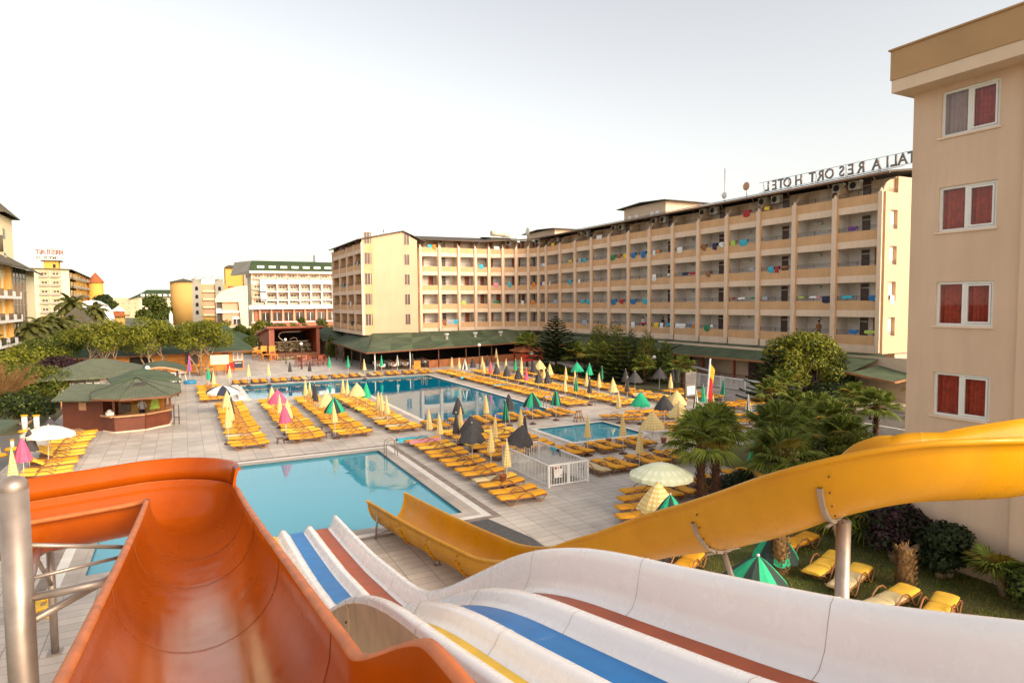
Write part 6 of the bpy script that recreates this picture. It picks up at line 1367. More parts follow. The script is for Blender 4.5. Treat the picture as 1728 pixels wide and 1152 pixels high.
# near-left corner roof
t = thing('corner_pergola', 'green shingle roof corner on dark posts at the left edge', 'pergola', (0, 0, 0))
rm = MB(); slab(rm, [(-12.5, 40.0, 2.9), (-7.2, 38.4, 2.55), (-7.4, 33.4, 2.55), (-12.5, 33.0, 3.0)], 0.12); rm.build('roof', ['greenroof'], t)
for x, y in ((-7.95, 37.4), (-8.3, 34.4)): MB().cyl(x, y, 0, 2.5, 0.08, 8).build('post', ['door'], t)
gr_ = MB()
for k in range(8): gr_.tube([(-8.4, 34.2 + k * 0.45, 0.1), (-8.4, 34.2 + k * 0.45, 1.6)], 0.015, 4)
for z in (0.1, 0.6, 1.1, 1.6): gr_.tube([(-8.4, 34.2, z), (-8.4, 37.4, z)], 0.015, 4)
gr_.build('wire_screen', ['rail'], t)
for i, (x, y, h) in enumerate(((-8.6, 50.5, 1.0), (-9.3, 50.9, 1.0), (-7.2, 57.6, 1.5), (-8.8, 44.8, 0.5), (-9.1, 43.2, 0.4))):
    q = thing('litter_post', ['white post with yellow cap beside bush, right one', 'white post with yellow cap beside bush, left one', 'tall white sign post with yellow foot behind the kiosk path', 'short post with round yellow base by the path', 'short white post with yellow base nearest the corner roof'][i], 'post', (x, y, 0))
    MB().cyl(0, 0, 0.05, h, 0.16 if i < 2 else 0.09, 10).build('shaft', ['white'], q); MB().cyl(0, 0, h, h + 0.08, 0.2 if i < 2 else 0.1, 10).build('cap', ['mattress'], q); MB().lathe([(0.001, 0.14), (0.3, 0.12), (0.42, 0.0), (0.001, 0)], 12).build('base', ['mattress'], q)

# ---------------------------------------------------------------- open-air stage
t = thing('open_stage', 'dark brown timber stage hall with rock scenery beyond the far pool terrace', 'stage', (0, 0, 0))
sx0, sx1, sy0, sy1, sh = 11.2, 18.4, 100.0, 110.0, 4.75
MB().box(sx0, sx1, sy0 + 0.02, sy1, 0, 0.85).build('stage_floor', ['woodbrown'], t)
q = MB(); q.v += [(sx0, sy0, 0), (sx0, sy1 + 6, 0), (sx0, sy1 + 6, 3.1), (sx0, sy0, sh - 0.1), (sx0 + .15, sy0, 0), (sx0 + .15, sy1 + 6, 0), (sx0 + .15, sy1 + 6, 3.1), (sx0 + .15, sy0, sh - 0.1)]
for f in ((0, 3, 2, 1), (4, 5, 6, 7), (0, 4, 7, 3)): q.face(f)
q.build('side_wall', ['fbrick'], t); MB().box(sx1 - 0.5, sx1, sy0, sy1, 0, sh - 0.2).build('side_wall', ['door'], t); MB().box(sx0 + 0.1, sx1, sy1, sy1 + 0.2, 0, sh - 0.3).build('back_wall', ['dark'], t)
MB().box(sx0 + 0.15, sx0 + 0.7, sy0 + 0.01, sy0 + 0.3, 0, sh - 0.2).build('front_post', ['door'], t)
slr = MB(); slab(slr, [(sx0 - 0.4, sy0 - 0.5, sh + 0.12), (sx1 + 0.7, sy0 - 0.5, sh + 0.12), (sx1 + 0.7, sy1 + 6, 3.2), (sx0 - 0.4, sy1 + 6, 3.2)], 0.3); slr.build('roof', ['door'], t)
rk = MB()
for k in range(170):
    x, z = rnd.uniform(sx0 + 0.8, sx1 - 0.7), rnd.uniform(0.9, 2.2); s = rnd.uniform(0.12, 0.32); b0 = len(rk.v)
    rk.ball((x, sy0 + 3.5 + rnd.uniform(0, 0.5), z), s, 4, 0, rnd.uniform(0.4, 0.8))
rk.build('rock_scenery', ['rockpink'], t)
cv = MB(); cv.tube([(13.3, sy0 + 2.5, 3.9), (16.0, sy0 + 2.5, 3.95)], 0.09, 6).tube([(13.3, sy0 + 2.5, 3.9), (12.9, sy0 + 2.5, 3.6), (12.8, sy0 + 2.5, 3.2), (13.2, sy0 + 2.5, 2.8), (13.5, sy0 + 2.5, 2.6)], 0.06, 6).tube([(14.4, sy0 + 2.5, 2.75), (15.0, sy0 + 2.5, 3.05), (15.4, sy0 + 2.5, 2.9), (15.5, sy0 + 2.5, 2.5)], 0.04, 5).tube([(12.2, sy0 + 2.5, 2.4), (17.2, sy0 + 2.5, 2.5)], 0.04, 5)
cv.build('curved_decoration', ['lintel'], t)
MB().box(14.8, 16.4, 98.6, 99.9, 0, 0.55).box(14.9, 16.2, 97.9, 98.6, 0, 0.28).build('front_steps', ['counter'], t)
bs = MB()
for k in range(26): bs.ball((12.0 + rnd.uniform(0, 2.6), 98.8 + rnd.uniform(-0.5, 0.6), 0.2), rnd.uniform(0.15, 0.35), 4, 0, 0.8)
tag(bs.build('rockery', ['rockpink']), 'heap of pale boulders at the foot of stage', 'rockery')
ci = 0
for (x, y, m, s) in ((9.35, 100.6, 'chair_or', 1.8), (10.3, 97.8, 'chair_or', 2.2), (11.35, 97.3, 'chair_or', 2.2), (9.9, 99.5, 'chair_or', 1.6)):
    dchair(x, y, 0.2, f'tall orange wicker chair left of the stage, {ORD[ci]} counted', m, 'orange wicker chairs by the stage', s); ci += 1
for i in range(12):
    x, y = 13.0 + (i % 6) * 0.75 + (i // 6) * 0.3, 86.0 + (i // 6) * 2.2 + (i % 3) * 0.3
    dchair(x, y, rnd.uniform(0, 6), f'dark brown pub chair, {ORD[i % 6]} from the left, {("front", "back")[i // 6]} group before the stage', 'door', 'dark pub chairs before the stage', 1.35)
for i, (x, y) in enumerate(((13.6, 87.2), (15.2, 87.8), (16.6, 88.5))):
    q = thing('bar_table', f'dark high bar table before the stage, {ORD[i]} from the left', 'table', (x, y, 0)); MB().cyl(0, 0, 1.1, 1.15, 0.45, 12).build('tabletop', ['door'], q); MB().cyl(0, 0, 0, 1.1, 0.05, 6).build('leg', ['door'], q)
# red playground frame
t = thing('play_frame', 'red timber play frame with orange roof beside the palm before trees', 'play frame', (0, 0, 0))
for x, y in ((37.6, 70.8), (40.4, 70.8), (37.6, 73), (40.4, 73)): MB().box(x - 0.08, x + 0.08, y - 0.08, y + 0.08, 0, 2.0).build('post', ['redpaint'], t)
hip_roof(MB(), 39, 71.9, 1.9, 1.5, 2.0, 2.8).build('roof', ['tile_red'], t)
for z in (0.7, 1.2): MB().box(37.6, 40.4, 70.7, 70.78, z, z + 0.3).build('panel', ['redpaint'], t)
#PART6
# ---------------------------------------------------------------- vegetation
def leaf_cloud(mb, blobs, n, size, nm=1, rr=rnd, shell=0.55, up=0.3, slim=0.55):
    tot = sum(b_[3] ** 2 for b_ in blobs)
    for bx, by, bz, r, *sq in blobs:
        sq = sq[0] if sq else 0.8
        for _ in range(int(n * r * r / tot)):
            z = rr.uniform(-0.85, 1); a = rr.uniform(0, 2 * PI); q = math.sqrt(max(0, 1 - z * z)); d = Vector((q * math.cos(a), q * math.sin(a), z))
            k = r * (shell + (1.06 - shell) * rr.random() ** 0.6); p = Vector((bx, by, bz)) + Vector((d.x * k, d.y * k, d.z * k * sq))
            nn_ = (d + Vector((rr.gauss(0, .6), rr.gauss(0, .6), rr.gauss(0, .6) + up))).normalized(); u = nn_.orthogonal().normalized(); u = (Matrix.Rotation(rr.uniform(0, 6.28), 3, nn_) @ u); v = nn_.cross(u); s = size * rr.uniform(0.6, 1.3)
            b0 = len(mb.v); mb.v += [tuple(p + u * s), tuple(p + v * s * slim), tuple(p - u * s), tuple(p - v * s * slim)]
            mb.face((b0, b0 + 1, b0 + 2, b0 + 3), 0 if nm == 1 or rr.random() < 0.75 else 1)
    return mb
def blob_crown(rx, ry, rz, n, r0, r1, rr, z0=0.0):
    out = []
    for _ in range(n):
        a = rr.uniform(0, 2 * PI); z = rr.uniform(-0.5, 1); q = math.sqrt(max(0, 1 - z * z)) * rr.uniform(0.45, 1); out.append((rx * q * math.cos(a), ry * q * math.sin(a), z0 + rz * z, rr.uniform(r0, r1)))
    return out
def limb(mb, a, b2, r0, r1, rr, wob=0.12, n=4, sides=6):
    a, b2 = Vector(a), Vector(b2); L = (b2 - a).length; pts = []
    for i in range(n + 1): u = i / n; pts.append(a.lerp(b2, u) + (Vector((rr.gauss(0, 1), rr.gauss(0, 1), rr.gauss(0, .5))) * wob * L * 0.25 if 0 < i < n else Vector()))
    mb.tube(pts, [lerp(r0, r1, i / n) for i in range(n + 1)], sides); return pts
def broadleaf(name, label, cat, x, y, hb, top, rx, ry, leaves, size, m, seed, stems=3, nb=14, r0=0.7, r1=1.2, grp_=None, m2=None, z=0.0, trunk_r=0.14, trunk_m='bark'):
    rr = random.Random(seed); t = thing(name, label, cat, (x, y, z), 0, grp_); rz = (top - hb) / 2; cz = hb + rz * 0.85
    bl = blob_crown(rx * 0.75, ry * 0.75, rz * 0.75, nb, r0, r1, rr, cz)
    tr = MB()
    for s in range(stems):
        a = 2 * PI * s / stems + rr.uniform(-.3, .3); spread = 0.28 * rx
        base = (0.12 * math.cos(a) * (stems > 1), 0.12 * math.sin(a) * (stems > 1), 0); mid_ = (spread * math.cos(a), spread * math.sin(a), hb * 0.75 + 0.2)
        limb(tr, base, mid_, trunk_r * (1.25 if stems == 1 else 1), trunk_r * 0.65, rr)
        for b_ in rr.sample(bl, min(len(bl), 5)): limb(tr, mid_, (b_[0] * 0.8, b_[1] * 0.8, b_[2]), trunk_r * 0.5, trunk_r * 0.12, rr, 0.2, 4, 5)
    tr.build('trunk', [trunk_m], t)
    leaf_cloud(MB_ := MB(), bl, leaves, size, 2 if m2 else 1, rr); MB_.build('crown', [m] + ([m2] if m2 else []), t); return t
# three multi-stemmed round trees before the shed
for i, (x, y, rx, sd) in enumerate(((-7.9, 82.3, 4.2, 11), (-3.2, 82.6, 3.9, 12), (1.6, 81.6, 3.7, 13))):
    broadleaf('round_tree', ['leftmost yellow-green tree before the orange shed, crown joining dark bushes', 'middle yellow-green multi-stemmed tree before the orange shed', 'rightmost yellow-green multi-stemmed tree before the orange shed'][i], 'tree', x, y, 2.6, 6.6, rx, rx, 8500, 0.13, 'leaf_yg', sd, 4, 22, 0.9, 1.4, 'round trees before the shed', 'leaf_g', trunk_r=0.13)
broadleaf('dark_tree', 'dark green tree with broad crown beside the leftmost round tree', 'tree', -12.5, 88, 1.0, 5.6, 4.5, 4.0, 6000, 0.16, 'leaf_g', 21, 2, 18, 1.0, 1.7)
broadleaf('bush', 'yellow-green bush behind the brown kiosk, right of bare tree', 'bush', -10.3, 62.0, 0.3, 3.6, 2.6, 3.0, 5500, 0.11, 'leaf_g', 22, 3, 14, 0.8, 1.2, m2='leaf_yg')
broadleaf('bush', 'dark leafy bush with branches behind litter posts at left', 'bush', -9.9, 54.0, 0.2, 2.6, 1.9, 2.0, 4500, 0.09, 'leaf_d', 23, 3, 12, 0.6, 0.9, m2='leaf_g')
broadleaf('bush', 'purple-brown shrub above the pale pavilion roof', 'bush', -11.0, 78, 0.2, 2.9, 3.2, 2.2, 3500, 0.12, 'leaf_pur', 24, 3, 12, 0.8, 1.3)
broadleaf('bush', 'feathery light green shrub beside the road, centre left', 'bush', -14.6, 84, 0.3, 4.2, 4.6, 3.0, 5000, 0.17, 'leaf_yg', 25, 3, 16, 0.9, 1.6, m2='leaf_g')
broadleaf('bush', 'yellow-green shrub in front of parked cars, far left', 'bush', -17.0, 86, 0.1, 2.8, 3.4, 3.0, 3500, 0.16, 'leaf_yg', 26, 3, 12, 0.8, 1.4)
broadleaf('bush', 'low green bush between bare tree and the feathery shrub', 'bush', -13.4, 72, 0.2, 2.8, 3.0, 3.0, 4000, 0.14, 'leaf_g', 27, 3, 12, 0.8, 1.3)
# bare fine-twigged tree
rr = random.Random(5); t = thing('bare_tree', 'leafless tan tree with fine fanned twigs at the left edge', 'tree', (-11.9, 55.2, 0)); tr = MB(); tw = MB()
limb(tr, (0, 0, 0), (0.2, 0, 1.5), 0.2, 0.15, rr)
for k in range(26):
    a = rr.uniform(0, 2 * PI); L = rr.uniform(2.2, 3.4); e_ = rr.uniform(0.35, 1.35); tip = Vector((0.2 + L * math.cos(a) * math.cos(e_), L * math.sin(a) * math.cos(e_), 1.5 + L * math.sin(e_)))
    P_ = limb(tr, (0.2, 0, 1.3 + rr.random() * 0.4), tip, 0.055, 0.015, rr, 0.1, 5, 4)
    for q in range(50):
        s = P_[rr.randrange(1, 5)].lerp(P_[rr.randrange(2, 6)], rr.random()); d = (tip - Vector((0.2, 0, 1.2))).normalized() + Vector((rr.gauss(0, .35), rr.gauss(0, .35), rr.gauss(0, .25) + 0.15)); e2_ = s + d.normalized() * rr.uniform(0.4, 1.1); w_ = d.orthogonal().normalized() * 0.011
        tw.poly([s - w_, s + w_, e2_ + w_ * 0.3, e2_ - w_ * 0.3]); w_ = d.cross(w_).normalized() * 0.011; tw.poly([s - w_, s + w_, e2_ + w_ * 0.3, e2_ - w_ * 0.3])
tr.build('trunk', ['leaf_bare'], t); tw.build('twigs', ['leaf_bare'], t)

# fan palms
def fan_leaf(mb, base, az, el, Lp, Rf, rr, m=0, mp=0):
    d = Vector((math.cos(az) * math.cos(el), math.sin(az) * math.cos(el), math.sin(el))); side = Vector((-math.sin(az), math.cos(az), 0)); nrm = side.cross(d) * -1
    hub = Vector(base) + d * Lp + Vector((0, 0, -0.12 * Lp)); 
    mb.tube([base, Vector(base) + d * Lp * 0.5, hub], [0.022, 0.016, 0.012], 4, mp, False)
    n = 24; sp = R(118)
    for i in range(n):
        a = lerp(-sp, sp, (i + 0.5) / n); dirn = (d * math.cos(a) + side * math.sin(a)).normalized(); Lr = Rf * (0.82 + 0.18 * math.cos(a * 0.8)) * rr.uniform(0.92, 1.05)
        wd = Lr * 0.5 * math.sin(sp / n) * 1.15; cr = dirn.cross(nrm).normalized(); midp = hub + dirn * Lr * 0.55 + nrm * 0.03; tip = hub + dirn * Lr - Vector((0, 0, Lr * (0.16 + 0.16 * rr.random()))) + nrm * rr.gauss(0, .02)
        b0 = len(mb.v); lift = nrm * wd * 0.5
        mb.v += [tuple(hub), tuple(midp + cr * wd - lift), tuple(midp + nrm * 0.02), tuple(midp - cr * wd - lift), tuple(tip)]
        mb.face((b0, b0 + 1, b0 + 2), m); mb.face((b0, b0 + 2, b0 + 3), m); mb.face((b0 + 1, b0 + 4, b0 + 2), m); mb.face((b0 + 2, b0 + 4, b0 + 3), m)
def fan_crown(rr, n, Lp, Rf, yellow=0.08, low=-0.5):
    mb = MB()
    for k in range(n):
        u = k / n; el = lerp(1.45, low, u ** 0.8) + rr.gauss(0, .1); az = k * 2.399 + rr.gauss(0, .15)
        fan_leaf(mb, (0.05 * math.cos(az), 0.05 * math.sin(az), 0.0), az, el, Lp * rr.uniform(0.8, 1.15), Rf * rr.uniform(0.85, 1.1), rr, 1 if rr.random() < yellow else 0, 1)
    return mb
FC = [fan_crown(random.Random(40 + k), 25, 0.66, 0.80, 0.1).data('crown', ['leaf_palm', 'leaf_palm_y']) for k in range(3)]
FCS = [fan_crown(random.Random(50 + k), 18, 0.55, 0.62, 0.16, -0.1).data('crown', ['leaf_palm', 'leaf_palm_y']) for k in range(2)]
def palm_trunk(h, r, rr, scales=True):
    b = MB(); b.tube([(0, 0, 0), (0, 0, h * 0.5), (0, 0, h)], [r * 1.15, r * 0.95, r * 0.8], 10)
    for k in range(int(h * 75) if scales else 0):
        z = (k + rr.random()) / (h * 75) * h; a = k * 2.4; rad = r * lerp(1.12, 0.85, z / h); p = Vector((rad * math.cos(a), rad * math.sin(a), z)); o_ = Vector((math.cos(a), math.sin(a), 0)); s_ = Vector((-math.sin(a), math.cos(a), 0))
        b.poly([p - s_ * 0.045, p + s_ * 0.045, p + o_ * rr.uniform(0.06, 0.12) + Vector((0, 0, 0.13)) + s_ * 0.01, p + o_ * 0.07 + Vector((0, 0, 0.14)) - s_ * 0.01])
    return b
def fan_palm(x, y, h, label, k, s=1.0, small=False, z=0.0, skirt=True, r=0.16):
    rr = random.Random(k * 7 + 1); t = thing('fan_palm', label, 'palm', (x, y, z), rr.uniform(0, 6.28), 'fan palms in the garden'); palm_trunk(h, r, rr).build('trunk', ['barkpalm'], t)
    c = link((FCS if small else FC)[k % (2 if small else 3)], 'crown', t, (0, 0, h)); c.scale = (s, s, s)
    if skirt:
        sk = MB()
        for q in range(70): a = rr.uniform(0, 6.28); sk.poly([(0.1 * math.cos(a), 0.1 * math.sin(a), h), (0.12 * math.cos(a + .2), 0.12 * math.sin(a + .2), h), ((r + .1) * math.cos(a + .1), (r + .1) * math.sin(a + .1), h - rr.uniform(.3, .7))])
        sk.build('dry_skirt', ['drypalm'], t)
for i, (x, y, h, s, sm2, lab) in enumerate((
    (17.35, 18.25, 2.75, 1.1, 0, 'large fan palm with brown shaggy trunk, left of the nearest pair'), (18.35, 18.5, 3.05, 1.02, 0, 'large fan palm with thick scaly trunk, right of the nearest pair'),
    (20.3, 17.0, 2.0, 1.15, 0, 'broad fan palm just above yellow slide rim, spreading right'), (21.9, 18.7, 2.8, 1.05, 0, 'fan palm with a yellowing upright leaf behind the nearest three'),
    (27.0, 22.0, 1.8, 1.1, 0, 'broad fan palm before the white parasol tops, centre right'), (30.6, 22.5, 1.6, 1.15, 0, 'fan palm left of the thin-trunked one by paving'),
    (33.4, 21.9, 2.3, 0.95, 0, 'thin-trunked fan palm on paving near the black bench'), (37.0, 31.0, 2.3, 1.15, 1, 'fan palm behind flag pole touching the white fence'),
    (35.2, 30.6, 1.9, 1.05, 1, 'fan palm right of the flag pole before conifer'), (36.6, 29.9, 1.2, 1.05, 1, 'short fan palm below the layered conifer'),
    (34.1, 26.8, 1.4, 1.1, 1, 'fan palm with pale stalks before the low garden wall'), (36.6, 27.0, 1.1, 0.95, 1, 'small fan palm below the big round tree'),
    (38.8, 27.0, 1.7, 1.15, 1, 'upright fan palm right below the big round tree'), (43.2, 25.0, 2.0, 1.2, 1, 'fan palm in front of the green veranda corner, right'),
    (39.5, 22.3, 1.6, 1.2, 1, 'fan palm touching left edge of the beige block'), (36.0, 20.6, 1.3, 1.2, 1, 'small fan palm near beige block corner, lower'),
    (38.6, 59.9, 2.3, 1.7, 1, 'fan palm between tall pine and rounded conifers'), (38.4, 55.6, 2.5, 1.8, 1, 'fan palm in middle of the dark tree group'),
    (38.9, 48.6, 2.0, 1.2, 1, 'fan palm just left of the red entrance sign'), (38.4, 71.0, 3.0, 1.7, 1, 'fan palm over the red play frame'),
    (24.4, 20.3, 1.7, 1.2, 0, 'fan palm filling the gap behind rounded yellow-green shrub'), (29.0, 20.7, 1.3, 1.1, 0, 'low fan palm right behind the rounded yellow-green shrub'), (32.4, 24.8, 1.5, 1.15, 0, 'fan palm further back between the low wall and paving'), (22.9, 23.9, 1.6, 1.1, 0, 'fan palm right of the small pool loungers, behind nearest pair'),
    (40.6, 45.2, 2.0, 1.3, 1, 'young fan palm between entrance gate and notice board'))):
    fan_palm(x, y, h, lab, i, s, sm2, 0.0, True, 0.15 if i < 4 else 0.11)
# low palms on the lawn and leaning leaves
for i, (x, y, h, s, lab, z) in enumerate(((15.35, 12.9, 1.5, 0.01, 'leaning scaly palm stump beside the leaning parasol', 0), (17.55, 10.55, 1.15, 0.01, 'scaly palm stump behind thick slide post', 0))):
    rr = random.Random(i); t = thing('palm_stump', lab, 'palm', (x, y, z)); b = palm_trunk(h, 0.2, rr)
    for q in range(160): a = rr.uniform(0, 6.28); zz = rr.uniform(0.1, h); b.poly([(0.2 * math.cos(a), 0.2 * math.sin(a), zz), (0.2 * math.cos(a + .25), 0.2 * math.sin(a + .25), zz), (0.34 * math.cos(a + .1), 0.34 * math.sin(a + .1), zz + 0.2)])
    b.build('trunk', ['drypalm'], t)
t = thing('fan_palm', 'low spreading palm with dry skirt on the lawn right of slide post', 'palm', (20.5, 13.7, 0), 0, 'fan palms in the garden'); palm_trunk(0.7, 0.2, random.Random(1)).build('trunk', ['drypalm'], t); c = link(FC[1], 'crown', t, (0, 0, 0.8)); c.scale = (1.25, 1.25, 1.05)
sk = MB(); rr = random.Random(9)
for q in range(220): a = rr.uniform(0, 6.28); sk.poly([(0.2 * math.cos(a), 0.2 * math.sin(a), 0.95), (0.2 * math.cos(a + .15), 0.2 * math.sin(a + .15), 0.95), (rr.uniform(.5, .95) * math.cos(a), rr.uniform(.5, .95) * math.sin(a), rr.uniform(0.0, 0.4))])
sk.build('dry_skirt', ['drypalm'], t)
t = thing('fan_palm', 'young palm with stiff leaning leaves at the right edge on lawn', 'palm', (19.4, 9.0, 0), 0, 'fan palms in the garden'); MB().tube([(0, 0, 0), (-0.15, 0.1, 0.7)], [0.14, 0.1], 8).build('trunk', ['bark'], t)
fl_ = MB(); rr = random.Random(3)
for k in range(9): fan_leaf(fl_, (-0.15, 0.1, 0.65), R(70) + k * 0.42, rr.uniform(0.5, 1.1), 0.35, 0.75, rr, k % 3 == 0, 0)
fl_.build('crown', ['leaf_palm', 'leaf_palm_y'], t)
t = thing('young_tree', 'thin leaning trunk with grassy leaves on the lawn under slide', 'tree', (17.9, 13.0, 0)); MB().tube([(0.25, -.2, 0), (0.1, 0, 0.7), (-0.1, 0.1, 1.4)], [0.09, 0.07, 0.06], 8).build('trunk', ['bark'], t)
lf = MB(); rr = random.Random(13)
for k in range(90): a = rr.uniform(0, 6.28); L = rr.uniform(0.5, 1.0); e_ = rr.uniform(-.6, .9); p = Vector((-.1, .1, 1.4)); d = Vector((math.cos(a) * math.cos(e_), math.sin(a) * math.cos(e_), math.sin(e_))) * L; s_ = Vector((-math.sin(a), math.cos(a), 0)) * 0.018; lf.poly([p - s_, p + s_, p + d * 0.6 + s_, p + d - Vector((0, 0, .25)), p + d * 0.6 - s_])
lf.build('crown', ['leaf_palm'], t)
# layered conifers
def layered(x, y, h, rad, label, seed, tiers=13, m='leaf_d', base=0.8, droop=0.25, pw=0.75, dens=1.0):
    rr = random.Random(seed); t = thing('layered_conifer', label, 'tree', (x, y, 0)); MB().tube([(0, 0, 0), (0, 0, h)], [0.16, 0.03], 8).build('trunk', ['barkpalm'], t); br = MB()
    for k in range(tiers):
        u = k / (tiers - 1); z = lerp(base, h - 0.2, u); L = rad * (1 - u) ** pw + 0.22; nb = 8
        for j in range(nb):
            a = 2 * PI * j / nb + k * 0.4 + rr.gauss(0, .08); d = Vector((math.cos(a), math.sin(a), 0)); s_ = Vector((-math.sin(a), math.cos(a), 0)); Lj = L * rr.uniform(0.85, 1.08); n = max(4, int(Lj * 9 * dens))
            for q in range(n):
                v = (q + 0.5) / n; p = d * (Lj * v) + Vector((0, 0, z + 0.22 * Lj * v * v - droop * Lj * v * 0.35)); wl_ = 0.26 * (1 - 0.55 * v) * (0.6 + 0.5 * min(1, Lj)); th = 0.055
                for sg in (-1, 1):
                    tip = p + s_ * sg * wl_ + d * wl_ * 0.5 + Vector((0, 0, rr.uniform(0, .08)))
                    br.poly([p - d * 0.05, tip + d * 0.02, tip - Vector((0, 0, .03)) - d * 0.03, p + d * 0.09 - Vector((0, 0, th))]); br.poly([p - d * 0.05 + Vector((0, 0, th)), tip + Vector((0, 0, .03)), p + d * 0.1])
    br.build('foliage', [m], t)
layered(36.9, 61.5, 6.6, 3.0, 'tall layered pine with tiered branches left of the tree group', 71, 19, base=1.6)
layered(38.6, 52.0, 5.4, 2.6, 'wide layered conifer in the dark tree group', 72, 12, 'leaf_g', 0.5)
layered(38.2, 50.0, 3.2, 1.9, 'low layered conifer in front of the dark tree group', 74, 8, 'leaf_d', 0.3)
layered(40.4, 34.6, 4.7, 2.6, 'dark layered conifer at left side of the big round tree', 73, 12, 'leaf_d', 0.3, dens=1.2)
def cone_tree(x, y, h, r, label, seed, m='leaf_g', m2='leaf_d', n=4500, size=0.11, name='conical_tree', grp_=None):
    rr = random.Random(seed); t = thing(name, label, 'tree', (x, y, 0), 0, grp_); MB().tube([(0, 0, 0), (0, 0, h * 0.8)], [0.11, 0.03], 6).build('trunk', ['bark'], t); bl = []
    for k in range(9): u = k / 8; bl.append((rr.gauss(0, .08), rr.gauss(0, .08), lerp(0.14 * h, h * 0.93, u), max(0.16, r * (1 - u ** 1.5) * 0.95 + 0.1), 1.15))
    for k in range(8): a = rr.uniform(0, 6.28); u = rr.random(); bl.append((r * 0.6 * (1 - u) * math.cos(a), r * 0.6 * (1 - u) * math.sin(a), h * (0.2 + 0.6 * u), r * 0.42, 1.4))
    leaf_cloud(c := MB(), bl, n, size, 2, rr, 0.5, 0.5, 0.4); c.build('crown', [m, m2], t)
cone_tree(41.0, 59.0, 6.0, 2.2, 'rounded olive cypress behind palm, left of tree group', 81, 'leaf_g', 'leaf_yg')
cone_tree(41.3, 56.5, 6.7, 2.5, 'tallest rounded cypress in the tree group', 82, 'leaf_g', 'leaf_d')
cone_tree(41.2, 51.0, 5.6, 1.7, 'olive cypress at right of the tree group', 83, 'leaf_g', 'leaf_yg')
cone_tree(41.6, 48.6, 4.6, 1.2, 'small pointed cypress at right end of the tree group', 84)
cone_tree(41.6, 54.0, 5.4, 1.8, 'dark conifer in the middle rear of tree group', 85, 'leaf_d', 'leaf_g')
cone_tree(45.2, 32.8, 4.5, 1.5, 'dark thuja at right side of the big round tree', 86, 'leaf_d', 'leaf_g')
cone_tree(44.0, 31.6, 3.6, 1.1, 'small thuja between big tree and veranda corner', 87, 'leaf_d', 'leaf_g')
cone_tree(19.9, 99.5, 3.6, 1.0, 'narrow conifer in a pot between stage and restaurant', 88, 'leaf_g', 'leaf_yg', 2500)
cone_tree(20.9, 93.0, 2.2, 0.7, 'small dark conifer under the restaurant roof corner', 89, 'leaf_d', 'leaf_g', 1500)
broadleaf('large_tree', 'large round bright green tree before the hotel veranda at right', 'tree', 43.0, 34.2, 1.0, 5.9, 3.9, 3.4, 15000, 0.115, 'leaf_yg', 91, 2, 34, 0.75, 1.15, None, 'leaf_g', trunk_r=0.2)
broadleaf('bush', 'dark bushes under big round tree', 'bush', 43.5, 31.8, 0.1, 2.2, 3.0, 1.6, 3500, 0.12, 'leaf_d', 92, 2, 14, 0.6, 0.9)
broadleaf('bush', 'yellow-green rounded shrub just above the yellow slide, right', 'bush', 25.6, 17.9, 0.3, 2.35, 2.6, 1.8, 11000, 0.065, 'leaf_yg', 93, 4, 26, 0.35, 0.65, None, 'leaf_g')
broadleaf('bush', 'dark purple-leaved hedge below the beige block', 'bush', 22.6, 13.0, 0.1, 1.7, 2.4, 1.1, 6000, 0.08, 'leaf_pur', 94, 3, 18, 0.45, 0.7, None, 'leaf_d')
for i, (x, y, h, r, m, lab) in enumerate(((19.35, 11.9, 1.9, 1.0, 'leaf_pur', 'purple-tinged bush at the near corner of beige block'), (19.3, 10.5, 1.6, 0.9, 'leaf_d', 'dark green bush against foot of the beige block, middle'), (20.9, 13.6, 1.9, 1.3, 'leaf_d', 'dark bush behind the low palm with dry skirt'), (19.2, 7.9, 1.3, 0.8, 'leaf_g', 'green bush at far right by foot of beige block'), (22.6, 16.2, 1.6, 1.5, 'leaf_g', 'green bush between yellow slide palms and the rounded shrub'), (24.4, 19.6, 1.7, 1.5, 'leaf_g', 'mid green bush filling ground below the palm row'), (30.2, 21.4, 1.5, 1.6, 'leaf_g', 'green bush below palms near the paving'), (33.5, 26.2, 1.5, 1.8, 'leaf_g', 'green bush before the low garden wall'), (36.6, 28.9, 1.6, 1.6, 'leaf_g', 'green bush under palms before the large tree'))):
    broadleaf('bush', lab, 'bush', x, y, 0.05, h, r, r, 3500, 0.085, m, 300 + i, 2, 14, r * 0.35, r * 0.55, None, 'leaf_d')
broadleaf('bush', 'low dark shrubs under the palms behind yellow slide', 'bush', 20.5, 19.2, 0.05, 0.8, 2.6, 0.9, 2500, 0.08, 'leaf_d', 95, 3, 12, 0.3, 0.5)
broadleaf('bush', 'low hedge at the foot of tall layered pine', 'bush', 36.9, 62.5, 0.1, 1.1, 1.2, 3.5, 3500, 0.1, 'leaf_g', 96, 3, 14, 0.5, 0.7)
broadleaf('bush', 'low bushes beneath palms of the tree group', 'bush', 38.4, 54.0, 0.1, 1.5, 1.3, 5.0, 4000, 0.1, 'leaf_d', 97, 3, 16, 0.5, 0.8)
broadleaf('bush', 'round potted tree left of the stage side wall', 'bush', 9.3, 104, 0.9, 3.8, 1.5, 1.5, 2500, 0.12, 'leaf_g', 98, 1, 8, 0.6, 0.9)
